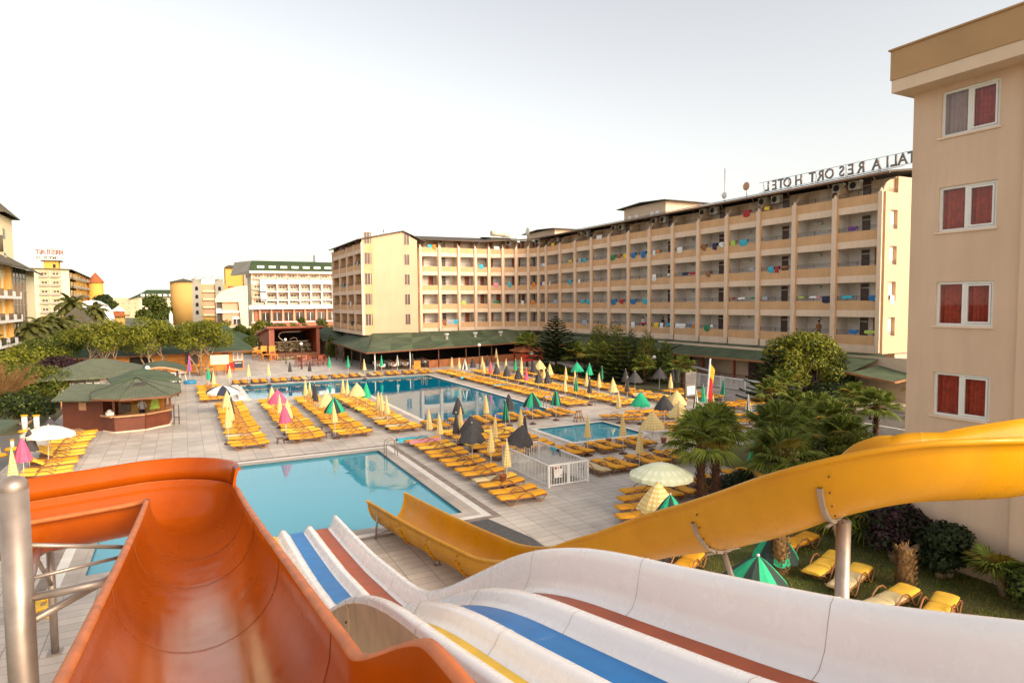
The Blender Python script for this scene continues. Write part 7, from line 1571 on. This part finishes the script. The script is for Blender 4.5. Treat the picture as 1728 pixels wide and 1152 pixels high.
# hedge trees beyond the stage, before the green-roofed hotel
hr = random.Random(60)
for i in range(15):
    x = 5.0 + i * 2.3 + hr.uniform(-.5, .5); y = 150 + hr.uniform(-6, 6)
    broadleaf('garden_tree', f'small garden tree behind the stage, {ORD[i]} from the left in its line', 'tree', x * 1.05, y, 0.3, hr.uniform(4.0, 6.2), hr.uniform(1.5, 2.2), 1.6, 900, 0.24, ('leaf_g', 'leaf_yg', 'leaf_g')[i % 3], 100 + i, 1, 8, 0.7, 1.1, 'garden trees behind the stage')
broadleaf('large_tree', 'large dark green tree standing before the far white hotel', 'tree', -8.6, 262, 0.5, 13.0, 5.6, 5, 5000, 0.5, 'leaf_g', 120, 1, 22, 1.8, 2.8, None, 'leaf_d', trunk_r=0.4)
broadleaf('large_tree', 'dark tree at right end of the yellow hotel', 'tree', -21.5, 236, 1.5, 13.5, 3.8, 4, 3200, 0.45, 'leaf_d', 121, 1, 16, 1.3, 2.2, None, 'leaf_g', trunk_r=0.4)
broadleaf('large_tree', 'lower dark tree right of the orange turret kiosk', 'tree', -18.0, 215, 0.5, 7.5, 3.2, 3, 2000, 0.4, 'leaf_d', 122, 1, 12, 1.2, 1.8)
for i, (x, y, r, h, m, lab) in enumerate(((-23.3, 150, 2.0, 3.4, 'leaf_bou', 'magenta bougainvillea by the sloping road, left one'), (-20.5, 162, 2.2, 4.6, 'leaf_bou', 'magenta bougainvillea below gazebo roof, right one'), (-19.5, 150, 2.4, 2.6, 'leaf_g', 'green hedge mound above the road, right part'), (-26, 138, 3.2, 2.8, 'leaf_g', 'green hedge mound behind the parked cars'), (-24.0, 112, 2.6, 2.2, 'leaf_yg', 'yellow-green bush at left frame edge by cars'), (-22.3, 101, 1.8, 5.4, 'leaf_g', 'tall green shrub at left frame edge before balconies'), (-29, 160, 4, 3.2, 'leaf_d', 'dark shrubs below the date palms'), (-16.5, 128, 2.8, 3.6, 'leaf_d', 'dark bush above the feathery shrub'), (-13.0, 140, 4.0, 4.2, 'leaf_g', 'mid green bush mass left of the round trees'), (-6, 140, 4.5, 3.6, 'leaf_g', 'green bushes behind the leftmost round tree'), (4.0, 140, 4.0, 3.0, 'leaf_d', 'dark bushes behind the rightmost round tree'), (-4, 118, 3.5, 2.6, 'leaf_d', 'low dark planting beyond the orange shed roof'))):
    broadleaf('bush', lab, 'bush', x, y, 0.1, h, r, r, 2200, 0.19, m, 130 + i, 2, 12, r * 0.32, r * 0.5, None, 'leaf_g')
# date palms
def frond(mb, base, az, el, L, rr):
    p = Vector(base); d = Vector((math.cos(az) * math.cos(el), math.sin(az) * math.cos(el), math.sin(el))); s_ = Vector((-math.sin(az), math.cos(az), 0)); n = 9; prev = p
    for k in range(n):
        q = prev + d * (L / n); wl_ = L * 0.17 * math.sin(PI * (k + 1.2) / (n + 1.6))
        for sg in (-1, 1): mb.poly([prev, q, q + s_ * sg * wl_ - Vector((0, 0, wl_ * .55)) + d * wl_ * .4, prev + s_ * sg * wl_ * .95 - Vector((0, 0, wl_ * .55)) + d * wl_ * .2])
        prev = q; d = (d + Vector((0, 0, -0.19 - 0.02 * k))).normalized()
dr_ = random.Random(31); dc = MB()
for k in range(34): frond(dc, (0, 0, 0), k * 2.4, lerp(1.3, -0.35, (k / 34) ** .8) + dr_.gauss(0, .1), dr_.uniform(2.6, 3.4), dr_)
DCR = dc.data('crown', ['leaf_date'])
for i, (x, y, h, s, lab) in enumerate(((-20.2, 118, 4.6, 1.0, 'leftmost date palm of the row before the left hotel'), (-20.0, 126, 4.8, 1.05, 'second date palm of the row before the left hotel'), (-19.4, 133, 4.9, 1.1, 'third date palm of the row before left hotel'), (-18.6, 139, 4.9, 1.1, 'rightmost date palm of the dense row before left hotel'), (-22.9, 180, 8.2, 1.55, 'tall date palm with drooping crown before the gazebo roof'), (-20.4, 200, 6.8, 1.3, 'date palm by the white dome, right of gazebo'), (-22.6, 108, 3.0, 0.7, 'small date palm at left edge against the balconies'), (-18.6, 150, 2.6, 0.8, 'short date palm among the bushes, centre left'))):
    t = thing('date_palm', lab, 'palm', (x, y, 0), i, 'date palms at far left'); MB().tube([(0, 0, 0), (0, 0, h)], [0.34 * s, 0.27 * s], 8).build('trunk', ['drypalm'], t); c = link(DCR, 'crown', t, (0, 0, h)); c.scale = (s, s, s)
# grass blades on the lawn
gm = MB(); gr2 = random.Random(2)
for k in range(46000):
    if k % 8: x, y = gr2.uniform(12.3, 24), gr2.uniform(7.5, 17.2)
    else: x, y = gr2.uniform(12.3, 33), gr2.uniform(7, 25.5)
    if y > 17.2 and x < 23.4: continue
    a = gr2.uniform(0, 6.28); h = gr2.uniform(0.03, 0.09) * (1.3 if math.sin(x * 1.7) * math.sin(y * 2.1) > 0 else 0.7); w_ = 0.012; dx, dy = math.cos(a) * w_, math.sin(a) * w_
    gm.poly([(x - dx, y - dy, 0.01), (x + dx, y + dy, 0.01), (x + gr2.gauss(0, .03), y + gr2.gauss(0, .03), h)])
o = gm.build('grass', ['grassblade']); o['kind'] = 'stuff'; o['label'] = 'short patchy green grass of the lawn under the yellow slide'; o['category'] = 'grass'
#PART7
# ---------------------------------------------------------------- far buildings
def loggia(w_, h, back='fpink', frame='fwhite', rail=True, divider=False):
    b = MB(); b.box(0.05, w_ - 0.05, -0.02, 0.0, 0.0, h, 0); b.box(w_ * 0.18, w_ * 0.78, -0.05, -0.02, 0.15, h * 0.80, 1)
    b.box(w_ * 0.21, w_ * 0.46, -0.07, -0.05, 0.2, h * 0.76, 2).box(w_ * 0.5, w_ * 0.75, -0.07, -0.05, 0.2, h * 0.76, 2)
    if rail:
        b.box(0.05, w_ - 0.05, -0.9, -0.84, 0.0, h * 0.36, 3); b.box(0.05, w_ - 0.05, -0.92, -0.82, h * 0.36, h * 0.40, 1)
    return b.data('loggia', [back, frame, 'glassdark', 'fgrey'])
FB = {}
def far_grid(parent, mesh, ox, oy, z, ang, nx, dx, zs_, skip=()):
    for i in range(nx):
        for j, zz in enumerate(zs_):
            if (i, j) in skip: continue
            link(mesh, 'loggia', parent, (ox + math.cos(ang) * dx * i, oy + math.sin(ang) * dx * i, z + zz), ang)
# green-roofed hotel behind the stage
t = thing('green_roof_hotel', 'white and brick hotel with curved dark green roof beyond the stage', 'hotel', (0, 0, 0))
GX, GY = 21.0, 250.0
MB().box(GX + 1.5, GX + 42, GY, GY + 16, 0, 20.6).build('wall', ['fwhite'], t)
MB().box(GX + 2.2, GX + 42, GY - 0.8, GY, 0, 6.4).build('brick_base', ['fbrick'], t)
rm = MB(); rm.v += [(GX + .6, GY - 2.2, 20.3), (GX + 1.2, GY - 1.2, 22.6), (GX + 2.0, GY + 1.5, 24.1), (GX + 43, GY + 1.5, 24.1), (GX + 43, GY - 1.2, 22.6), (GX + 43, GY - 2.2, 20.3), (GX + 2, GY + 14, 24.1), (GX + 43, GY + 14, 24.1)]
for f in ((0, 5, 4, 1), (1, 4, 3, 2), (2, 3, 7, 6)): rm.face(f)
rm.build('roof', ['farroof'], t); rm = MB(); rm.poly([(GX + .6, GY - 2.2, 19.0), (GX + .6, GY - 2.2, 20.3), (GX + 1.2, GY - 1.2, 22.6), (GX + 2, GY + 1.5, 24.1), (GX - 3, GY + 14, 24.1), (GX - 4.5, GY + 14, 19)]).build('gable_end', ['fgrey'], t)
MB().box(GX + 0.8, GX + 42, GY - 2.2, GY, 19.5, 20.28).box(GX + 4.3, GX + 42, GY - 2.0, GY, 15.6, 17.2).box(GX + 4.3, GX + 6.0, GY - 2.0, GY, 9.7, 15.6).box(GX + 0.2, GX + 42, GY - 2.6, GY, 6.5, 8.0).box(GX + 4.3, GX + 42, GY - 2.0, GY, 9.5, 10.0).box(GX + 4.3, GX + 42, GY - 2.0, GY, 12.6, 13.0).build('white_band', ['white'], t)
Lg = loggia(3.5, 2.3)
far_grid(t, Lg, GX + 6.3, GY, 0, 0, 8, 3.95, (10.1, 13.1)); far_grid(t, Lg, GX + 2.0, GY, 0, 0, 9, 3.95, (17.2,)); far_grid(t, Lg, GX + 2.0, GY, 0, 0, 9, 3.95, (8.0,)); far_grid(t, Lg, GX + 1.6, GY - 0.2, 0, 0, 1, 3.95, (10.3, 13.3))
pc = MB()
for k in range(9): MB().box(GX + 3.6 + k * 3.95, GX + 4.2 + k * 3.95, GY - 1.6, GY - 0.8, 0, 6.4).build('brick_pillar', ['fpink'], t); MB().box(GX + 4.6 + k * 3.95, GX + 7.2 + k * 3.95, GY - 0.9, GY - 0.8, 2.3, 5.2).build('window', ['glassdark'], t); MB().box(GX + 5.8 + k * 3.95, GX + 5.95 + k * 3.95, GY - 0.95, GY - 0.9, 2.3, 5.2).build('window_bar', ['white'], t)
for k in range(8): MB().box(GX + 5.9 + k * 3.95, GX + 6.3 + k * 3.95, GY - 2.0, GY, 8.0, 15.7).build('pillar', ['white'], t)
for k in range(9): MB().box(GX + 3.4 + k * 3.95, GX + 5.8 + k * 3.95, GY - 1.95, GY + 0.5, 21.3, 22.1).build('dormer', ['white'], t)
MB().box(46, 56, GY + 4, GY + 10, 24, 27).build('roof_plant_room', ['white'], t)
# white arched building with pink boxes
t = thing('arched_building', 'white quarter-round building with pink wall panels left of green-roofed hotel', 'building', (0, 0, 0))
b = MB(); pts = []
for k in range(13): a = PI / 2 * k / 12; pts.append((20.6 - 9.6 * math.sin(a), 14.6 * 1.0 - 5.0 * (1 - math.cos(a)) if True else 0))
top = [(20.6 - 10.4 * math.sin(PI / 2 * k / 12), 9.6 + 5.2 * math.cos(PI / 2 * k / 12)) for k in range(13)]
n = len(top); prof = [(20.6, 0)] + top + [(10.2, 9.2), (17.6, 9.2), (18.4, 0)]
for yy_ in (244.5, 252): b.v += [(x, yy_, z) for x, z in prof]
n = len(prof); b.face(range(n)); b.face([n + i for i in range(n)][::-1])
for i in range(n): b.face((i, i + n, (i + 1) % n + n, (i + 1) % n))
b.build('wall', ['fcream'], t)
MB().box(12.4, 17.6, 245.5, 250, 6.2, 9.2).box(12.4, 18.4, 245.6, 250, 0.5, 5.4).build('pink_wall', ['fpink'], t); MB().box(10.4, 17.9, 245, 250, 5.4, 6.2).box(10.4, 12.0, 244.4, 246, 5.4, 7.0).build('ledge', ['white'], t)
MB().box(10.8, 12.4, 246, 250, 7, 9.2).box(10.8, 12.4, 246, 250, 0.5, 5.4).build('recess', ['glassdark'], t); MB().box(15.6, 18.2, 245.5, 245.6, 1.2, 4.0).build('window', ['white'], t)
for k in range(2): MB().box(15.8 + k * 1.2, 16.8 + k * 1.2, 245.4, 245.5, 1.3, 3.2).build('pane', ['glassdark'], t)
# grey and ochre apartment block
t = thing('grey_ochre_block', 'grey and ochre apartment block with keyhole windows and awnings on roof', 'building', (0, 0, 0))
OY = 305.0
MB().tube([(0.8, OY + 4, 0), (0.8, OY + 4, 18.0)], 5.1, 20).build('round_tower', ['fochre'], t); MB().lathe([(5.7, 18.0), (0.01, 19.6)], 20, 0, (0.8, OY + 4, 0)).build('tower_roof', ['fslate'], t)
MB().box(4.8, 24, OY + 1, OY + 12, 0, 17.0).build('wall', ['fochre'], t); MB().box(3.8, 7.6, OY, OY + 2, 0, 19.3).box(12.9, 16.3, OY, OY + 2, 0, 19.3).build('grey_shaft', ['fgrey'], t)
MB().box(17.2, 24.5, OY + 2, OY + 11, 17, 24.5).build('upper_block', ['fyellow'], t); MB().box(24.5, 30.5, OY + 1, OY + 11, 0, 23.8).build('grey_block', ['fgrey'], t)
slr = MB(); slab(slr, [(16.8, OY + 1, 24.6), (31, OY + 1, 24.3), (29, OY + 7, 25.6), (19, OY + 7, 25.8)], 0.3); slr.build('roof', ['fslate'], t)
for z in (15.3, 11.9, 8.5, 5.2):
    for x in (5.7, 14.6): MB().box(x - 0.55, x + 0.55, OY - 0.1, OY, z - 0.9, z + 0.3).tube([(x, OY - 0.1, z + 0.3), (x, OY, z + 0.3)], 0.55, 10).build('keyhole_window', ['dark'], t)
    MB().box(8.0, 12.6, OY + 0.2, OY + 1, z - 1.6, z - 0.9).build('balcony_band', ['fcream'], t); MB().box(8.2, 12.5, OY + 0.9, OY + 0.98, z - 0.9, z + 1.3).build('balcony_recess', ['fpink'], t)
    MB().box(17.4, 21, OY + 0.4, OY + 1, z - 1.6, z - 0.9).build('balcony_band', ['fochre'], t); MB().box(18.0, 20.5, OY + 0.9, OY + 0.98, z - 0.9, z + 1.0).build('balcony_recess', ['door'], t)
for k in range(4): slr = MB(); slab(slr, [(4.0 + k * 3.1, OY - 1, 18.9), (6.2 + k * 3.1, OY - 1, 20.6), (6.2 + k * 3.1, OY + 2, 20.6), (4.0 + k * 3.1, OY + 2, 18.9)], 0.15); slr.build('awning', ['fslate'], t)
for x in (25.8, 27.8, 29.3)[:2]: MB().box(x - 0.4, x + 0.4, OY + 0.9, OY + 1, 20, 22).build('arched_window', ['dark'], t)
# long white hotel far behind the big tree
t = thing('far_white_hotel', 'long pale hotel with dark green roof far behind the big dark tree', 'hotel', (0, 0, 0))
MB().box(-26, 6, 512, 535, 0, 14.5).build('wall', ['fcream'], t); rm = MB(); slab(rm, [(-27, 510, 14.5), (6, 510, 14.5), (6, 520, 19.4), (-22, 520, 19.4)], 0.3); rm.build('roof', ['farroof'], t); rm = MB(); slab(rm, [(-33, 516, 13.0), (-26, 512, 14.6), (-21, 520, 19.3), (-24, 524, 18)], 0.3); rm.build('side_roof', ['farroof'], t)
MB().poly([(-47.5, 530, 0), (-26, 512, 0), (-26, 512, 14.0), (-47.5, 530, 13.4)]).build('side_wing', ['fcream'], t)
for i in range(9):
    for z in (3.0, 5.9, 8.8, 11.7): MB().box(-24.5 + i * 3.4, -22.7 + i * 3.4, 511.7, 512, z, z + 1.7).build('window', ['glassdark'], t)
for i in range(9): MB().box(-25 + i * 3.4, -22.6 + i * 3.4, 509.6, 510.4, 14.6, 16.2).build('dormer', ['white'], t)
for i in range(5):
    for z in (3.2, 6.4, 9.6): u = (i + .5) / 5; MB().box(-46 + u * 19, -44.4 + u * 19, 528.4 - u * 16, 528.7 - u * 16, z, z + 1.3).build('window_band', ['fpink'], t)
# yellow hotel with mirrored roof sign
t = thing('yellow_hotel', 'yellow and white hotel with sign on roof and red conical turret', 'hotel', (0, 0, 0))
YX0, YX1, YY0 = -43.5, -33.0, 258.0
MB().box(YX0, YX1, YY0, YY0 + 14, 0, 20.4).build('wall', ['fcream'], t); MB().poly([(YX1, YY0 + 14, 0), (YX1 - 0.5, 322, 0), (YX1 - 0.5, 322, 19.2), (YX1, YY0 + 14, 20.2)]).poly([(YX1, YY0, 0), (YX1, YY0 + 14, 0), (YX1, YY0 + 14, 20.3), (YX1, YY0, 20.4)]).build('side_wall', ['fyellow'], t)
LgY = loggia(2.9, 2.2, 'fpink', 'fcream'); LgS = loggia(5.6, 2.2, 'fyellow', 'fcream')
far_grid(t, LgY, -41.3, YY0 - 0.02, 0, 0, 2, 3.15, (17.6, 14.7, 11.75, 8.8, 5.9, 3.0))
far_grid(t, LgS, YX1 + 0.02, YY0 + 1.5, 0, PI / 2, 8, 7.2, (17.2, 14.3, 11.4, 8.5, 5.6))
slr = MB(); slab(slr, [(YX0 - .6, YY0 - .8, 20.7), (YX1 + .8, YY0 - .8, 20.45), (YX1 + .8, 322, 19.3), (YX0 + 4, 322, 22)], 0.25); slr.build('roof', ['fslate'], t)
MB().box(-40.5, -36.4, 262, 266, 20.4, 23.2).build('penthouse', ['fyellow'], t); MB().box(-41.2, -35.6, 261.3, 267, 23.2, 23.5).build('penthouse_roof', ['fslate'], t); MB().box(-37.9, -37.2, 261.9, 262, 21, 22.2).build('penthouse_window', ['dark'], t)
MB().tube([(-30.4, 305, 0), (-30.4, 305, 17.5)], 2.6, 12).build('turret', ['fyellow'], t); MB().lathe([(3.2, 17.5), (0.02, 21.6)], 12, 0, (-30.4, 305, 0)).build('turret_roof', ['tile_red'], t)
MB().box(-34, -29.5, 312, 322, 0, 17).build('end_wing', ['fyellow'], t)
for k in range(3): MB().box(-31.6, -30.2, 311.9, 312, 12.5 - 3 * k, 14.2 - 3 * k).build('window', ['dark'], t)
sg = thing('far_roof_sign', 'mirrored dark red letters in two lines on top of the yellow hotel', 'sign', (0, 0, 0))
def mirrored(parent, text, x_right, y, z, size, m, step):
    for k, ch in enumerate(text):
        if ch == ' ': continue
        me = letter_mesh(ch, size, 0.05); me.materials.clear(); me.materials.append(M[m]); o = link(me, 'letter', parent); o.matrix_world = Matrix(((-1, 0, 0, x_right - k * step), (0, 0, 1, y), (0, 1, 0, z), (0, 0, 0, 1)))
mirrored(sg, 'KRESTIAST', -34.9, 262.5, 25.5, 2.1, 'door', 0.82); mirrored(sg, 'I DMOTOTE YA', -35.2, 262.5, 23.9, 1.35, 'cleartext', 0.6)
mirrored(sg, '((((', -37.2, 262.5, 27.2, 0.9, 'cleartext', 0.62); mirrored(sg, "(", -41.9, 262.5, 26.9, 0.9, 'cleartext', 0.6)
# left hotel at the frame edge
t = thing('left_hotel', 'cream hotel with slanted dark roof, glass stair and pyramid-topped tower, far left', 'hotel', (0, 0, 0))
MB().box(-36, -22.6, 94, 119, 0, 14.6).build('wall', ['fcream'], t); MB().box(-36, -23.4, 119, 142, 0, 14.3).build('rear_wall', ['fcream'], t)
for z in (2.6, 5.9, 9.2):
    MB().box(-22.6, -21.1, 94, 118.2, z, z + 1.05).build('balcony_band', ['white'], t)
    for k in range(6): MB().box(-22.6, -22.5, 95 + k * 4, 97.4 + k * 4, z + 1.0, z + 2.9).build('balcony_door', ['fyellow'], t)
    for k in range(5): MB().box(-21.12, -21.06, 95.2 + k * 4.8, 97.8 + k * 4.8, z + 0.4, z + 1.3).build('glass_rail', ['glassdark'], t)
for y in (95, 105, 116): MB().box(-22.6, -21.9, y, y + 1, 0, 14).build('pier', ['fochre'], t)
MB().box(-23.4, -22.9, 120, 132, 1.5, 14.2).build('glass_stair', ['glassdark'], t)
for k in range(6): MB().box(-22.9, -22.84, 120 + k * 2.3, 120.2 + k * 2.3, 1.5, 14.2).build('mullion', ['fgrey'], t)
for k in range(6): MB().box(-22.9, -22.83, 120, 132, 2.0 + k * 2.1, 2.15 + k * 2.1).build('transom', ['fgrey'], t)
slr = MB(); slab(slr, [(-20.6, 92, 13.9), (-20.6, 121.5, 13.9), (-29, 118, 19.6), (-29, 92, 19.6)], 0.3); slab(slr, [(-20.6, 121.5, 13.88), (-22.3, 143, 13.9), (-29, 134, 18.6), (-29, 118, 19.6)], 0.3); slr.build('roof', ['fslate'], t)
for k in range(4): y = 101 + k * 5.5; rl = MB(); slab(rl, [(-22.6, y, 15.35), (-22.6, y + 0.9, 15.35), (-25.2, y + 1.3, 17.15), (-25.2, y + 0.3, 17.15)], 0.05); rl.build('skylight', ['fcream'], t)
MB().box(-33, -26.2, 132, 142, 14, 23.4).build('tower', ['fcream'], t); rm = MB(); q = [(-34, 131, 23.4), (-25.0, 131, 23.4), (-25.0, 143, 23.4), (-34, 143, 23.4)]
for i in range(4): rm.poly([q[i], q[(i + 1) % 4], (-29.5, 137, 28.4)])
rm.build('tower_roof', ['fslate'], t)
for z in (15.5, 19.5): MB().box(-26.2, -26.1, 135, 136.2, z, z + 1.6).build('tower_window', ['glassdark'], t)
MB().cyl(-24.5, 124, 16.5, 19.0, 0.4, 8).build('chimney', ['fslate'], t)
# gazebo, dome, white bar building, low walls, orange lantern kiosk
t = thing('gazebo', 'dark pyramid-roofed gazebo behind the tall date palm', 'gazebo', (0, 0, 0)); rm = MB(); q = [(-24.4, 162, 3.6), (-16.6, 162, 3.6), (-16.6, 172, 3.6), (-24.4, 172, 3.6)]
for i in range(4): rm.poly([q[i], q[(i + 1) % 4], (-20.5, 167, 8.0)])
rm.poly(q[::-1]); rm.build('roof', ['fslate'], t)
for x, y in ((-23.5, 162.8), (-17.4, 162.8), (-23.5, 171), (-17.4, 171)): MB().box(x - .25, x + .25, y - .25, y + .25, 0, 3.6).build('post', ['fcream'], t)
tag(MB().lathe([(5.2, 0), (5.2, 2.0), (4.7, 4.2), (3.6, 5.8), (2.0, 6.9), (0.01, 7.3)], 20, 0, (-21.6, 206, 2.5)).build('white_dome', ['white']), 'white dome between gazebo and the yellow hotel', 'dome')
t = thing('white_annex', 'low white building behind the date palm trunks', 'building', (0, 0, 0)); MB().box(-34, -18.5, 176, 184, 0, 3.4).build('wall', ['fwhite'], t)
for k in range(4): MB().box(-33 + k * 3.8, -30.8 + k * 3.8, 175.9, 176, 0.6, 2.6).build('window', ['glassdark'], t)
t = thing('orange_kiosk', 'small orange lantern-shaped kiosk with grey cap beside dark tree', 'kiosk', (-16.2, 214, 0)); MB().box(-1.5, 1.5, -1.5, 1.5, 0, 5.2).build('wall', ['fochre'], t); MB().box(-2.6, 2.6, -2.6, 2.6, 5.2, 5.6).box(-1.4, 1.4, -1.4, 1.4, 5.6, 6.6).build('eaves', ['tile_red'], t); MB().lathe([(2.0, 6.6), (0.01, 8.2)], 4, 0, (0, 0, 0), False).build('cap', ['ac'], t); MB().box(-0.5, 0.5, -1.56, -1.5, 0.5, 2.4).build('door', ['dark'], t)
tag(MB().lathe([(1.0, 0), (1.0, 0.8), (0.75, 1.0), (0.65, 3.2), (0.45, 3.4), (0.4, 6.0), (0.25, 6.2), (0.01, 6.8)], 12, 0, (-2.6, 182, 0)).build('white_monument', ['white']), 'slender white tapering monument right of the big dark tree', 'monument')
t = thing('garden_wall', 'long pink and white balustrade wall before the far buildings', 'wall', (0, 0, 0)); MB().box(-4, 22, 186, 186.4, 0, 1.5).build('wall', ['fpink'], t); MB().box(-4, 22, 185.9, 186.5, 2.1, 2.35).build('rail', ['fcream'], t)
for k in range(26): MB().box(-3.9 + k, -3.65 + k, 186, 186.3, 1.5, 2.1).build('baluster', ['fcream'], t)
t = thing('terrace_wall', 'brick terrace wall with white edge below the green-roofed hotel', 'wall', (0, 0, 0)); MB().box(20, 60, 226, 226.5, 0, 2.2).build('wall', ['fbrick'], t); MB().box(20, 60, 225.8, 226.6, 2.2, 2.5).build('coping', ['white'], t)
t = thing('rear_wall', 'pale stone wall running behind the stage and shed', 'wall', (0, 0, 0)); MB().box(4, 60, 128, 128.5, 0, 1.5).build('wall', ['lintel'], t)
t = thing('timber_hut', 'small orange-brown hut with green roof left behind the stage', 'hut', (8.2, 118, 0)); MB().box(-2.2, 2.2, -2, 2, 0, 2.3).build('wall', ['woodorange'], t); hip_roof(MB(), 0, 0, 3, 2.8, 2.3, 3.6).build('roof', ['greenroof_a'], t)
t = thing('grey_outbuilding', 'low green-roofed outbuilding right behind the stage', 'building', (0, 0, 0)); MB().box(19.5, 23, 101, 110, 0, 2.6).build('wall', ['lintel'], t); slr = MB(); slab(slr, [(18.7, 99.5, 2.7), (24, 99.5, 2.9), (24, 111, 4.2), (18.7, 111, 4.0)], 0.2); slr.build('roof', ['greenroof'], t)
# cars on the far-left road
def car(x, y, rz, m, label):
    t = thing('parked_car', label, 'car', (x, y, 0.03), rz, 'cars parked on the road'); b = MB(); L, W = 2.15, 0.88
    prof = [(-L, 0.35), (-L, 0.78), (-1.75, 0.92), (-1.05, 0.97), (-0.55, 1.42), (0.85, 1.45), (1.5, 1.02), (L - 0.1, 0.92), (L, 0.6), (L, 0.32)]
    secs = [[Vector((px_, s * W * (1 if pz < 1.1 else 0.82), pz)) for px_, pz in prof] for s in (-1, 1)]
    n = len(prof); b.v += [tuple(p) for s in secs for p in s]; b.face(range(n)[::-1] if False else list(range(n))[::-1]); b.face([n + i for i in range(n)])
    for i in range(n): b.face((i, (i + 1) % n, (i + 1) % n + n, i + n))
    b.build('body', [m], t)
    g = MB(); g.poly([(-1.08, -.78, 1.0), (-1.08, .78, 1.0), (-0.58, .68, 1.405), (-0.58, -.68, 1.405)]).poly([(1.52, -.78, 1.04), (1.52, .78, 1.04), (0.9, .68, 1.44), (0.9, -.68, 1.44)])
    for v in range(len(g.v)): g.v[v] = (g.v[v][0] * 1.01 - (0.02 if g.v[v][0] < 0 else -0.02), g.v[v][1], g.v[v][2])
    g.build('windscreen', ['carglass'], t)
    for s in (-1, 1): MB().poly([(-0.95, s * .89, 1.0), (1.3, s * .89, 1.04), (0.8, s * .75, 1.38), (-0.5, s * .75, 1.36)]).build('side_window', ['carglass'], t)
    for sx in (-1.35, 1.3):
        for s in (-1, 1): w_ = MB().tube([(sx, s * .72, .32), (sx, s * .91, .32)], 0.32, 12).build('wheel', ['tyre'], t); MB().tube([(sx, s * .9, .32), (sx, s * .92, .32)], 0.18, 10).build('rim', ['ac'], w_)
    for s in (-1, 1): MB().box(-L - 0.01, -L + 0.06, s * 0.6 - 0.18, s * 0.6 + 0.18, 0.62, 0.76).build('headlight', ['lampglobe'], t)
car(-22.6, 134.5, PI / 2 + 0.1, 'carwhite', 'silver-white car highest up the road, behind the blue-grey one'); car(-23.6, 127.5, PI / 2 + 0.1, 'carwhite', 'pale blue-grey car in the middle of three parked cars')
car(-24.4, 119.5, PI / 2 + 0.05, 'carred', 'dark red car lowest of the three by the bushes'); car(-25.9, 122.5, PI / 2, 'carwhite', 'white car half hidden left of the dark red one')

# ---------------------------------------------------------------- people
def person(x, y, z, rz, label, top='tw_white', bottom='navy', sit=False, s=1.0, lean=0.0, arm=0.4):
    t = thing('person', label, 'person', (x, y, z), rz, None); t.scale = (s, s, s)
    m2 = BODY.copy(); m2.materials.clear()
    for q in ('skin', top, bottom): m2.materials.append(M[q])
    for p in m2.polygons:
        c = p.center; p.use_smooth = True; p.material_index = 1 if (0.95 < c.z < 1.47 and abs(c.x) < 0.27 and c.z > 1.05 - 0.1 * (abs(c.x) < .17)) else (2 if (0.45 < c.z <= 0.98 and abs(c.x) < 0.19 and abs(c.y) < .14) else 0)
    link(m2, 'body', t); MB().ball((0, 0.015, 1.70), 0.108, 8).build('hair', ['hair'], t)
    MB().tube([(0, -.105, 1.64), (0, -.135, 1.61), (0, -.105, 1.59)], 0.012, 5).build('nose', ['skin'], t)
    return t
def bpos(bay, k, inset=0.8): o, ang, L = bays[bay - 1]; return o[0] + L * k * math.cos(ang) - inset * math.sin(ang), o[1] + L * k * math.sin(ang) + inset * math.cos(ang), ang
for bay, fl_, k, lab, tp in ((2, 1, 0.5, 'person in dark top standing in the open doorway, lowest row, second bay', 'tw_brown'), (7, 3, 0.8, 'person in pink on third-row balcony beside white towels', 'tw_pink'), (8, 1, 0.45, 'person in white standing on lowest-row balcony above the tree group', 'tw_white'), (7, 1, 0.35, 'dark-haired person leaning behind the yellow towel, lowest row', 'tw_navy')):
    x, y, a = bpos(bay, k); person(x, y, Z0 + FH * (fl_ - 1) + 0.06, a, lab, tp)
person(-2.7, 50.7, 0.0, 0.3, 'barman in white shirt behind the kiosk counter', 'tw_white', 'navy')
person(-8.6, 60.8, 0.0, 0.2, 'person in orange shorts and pale top under the pale pavilion', 'tw_white', 'chair_or')
# garden bench
t = thing('garden_bench', 'black curved bench on paving beside the beige block', 'bench', (37.0, 19.9, 0), 0.3); MB().box(-0.8, 0.8, -0.25, 0.2, 0.42, 0.47).build('seat', ['rail'], t); MB().box(-0.8, 0.8, 0.2, 0.26, 0.5, 0.95).build('backrest', ['rail'], t)
for sx in (-.7, .7): MB().box(sx - .03, sx + .03, -.2, .2, 0, .42).build('leg', ['rail'], t)
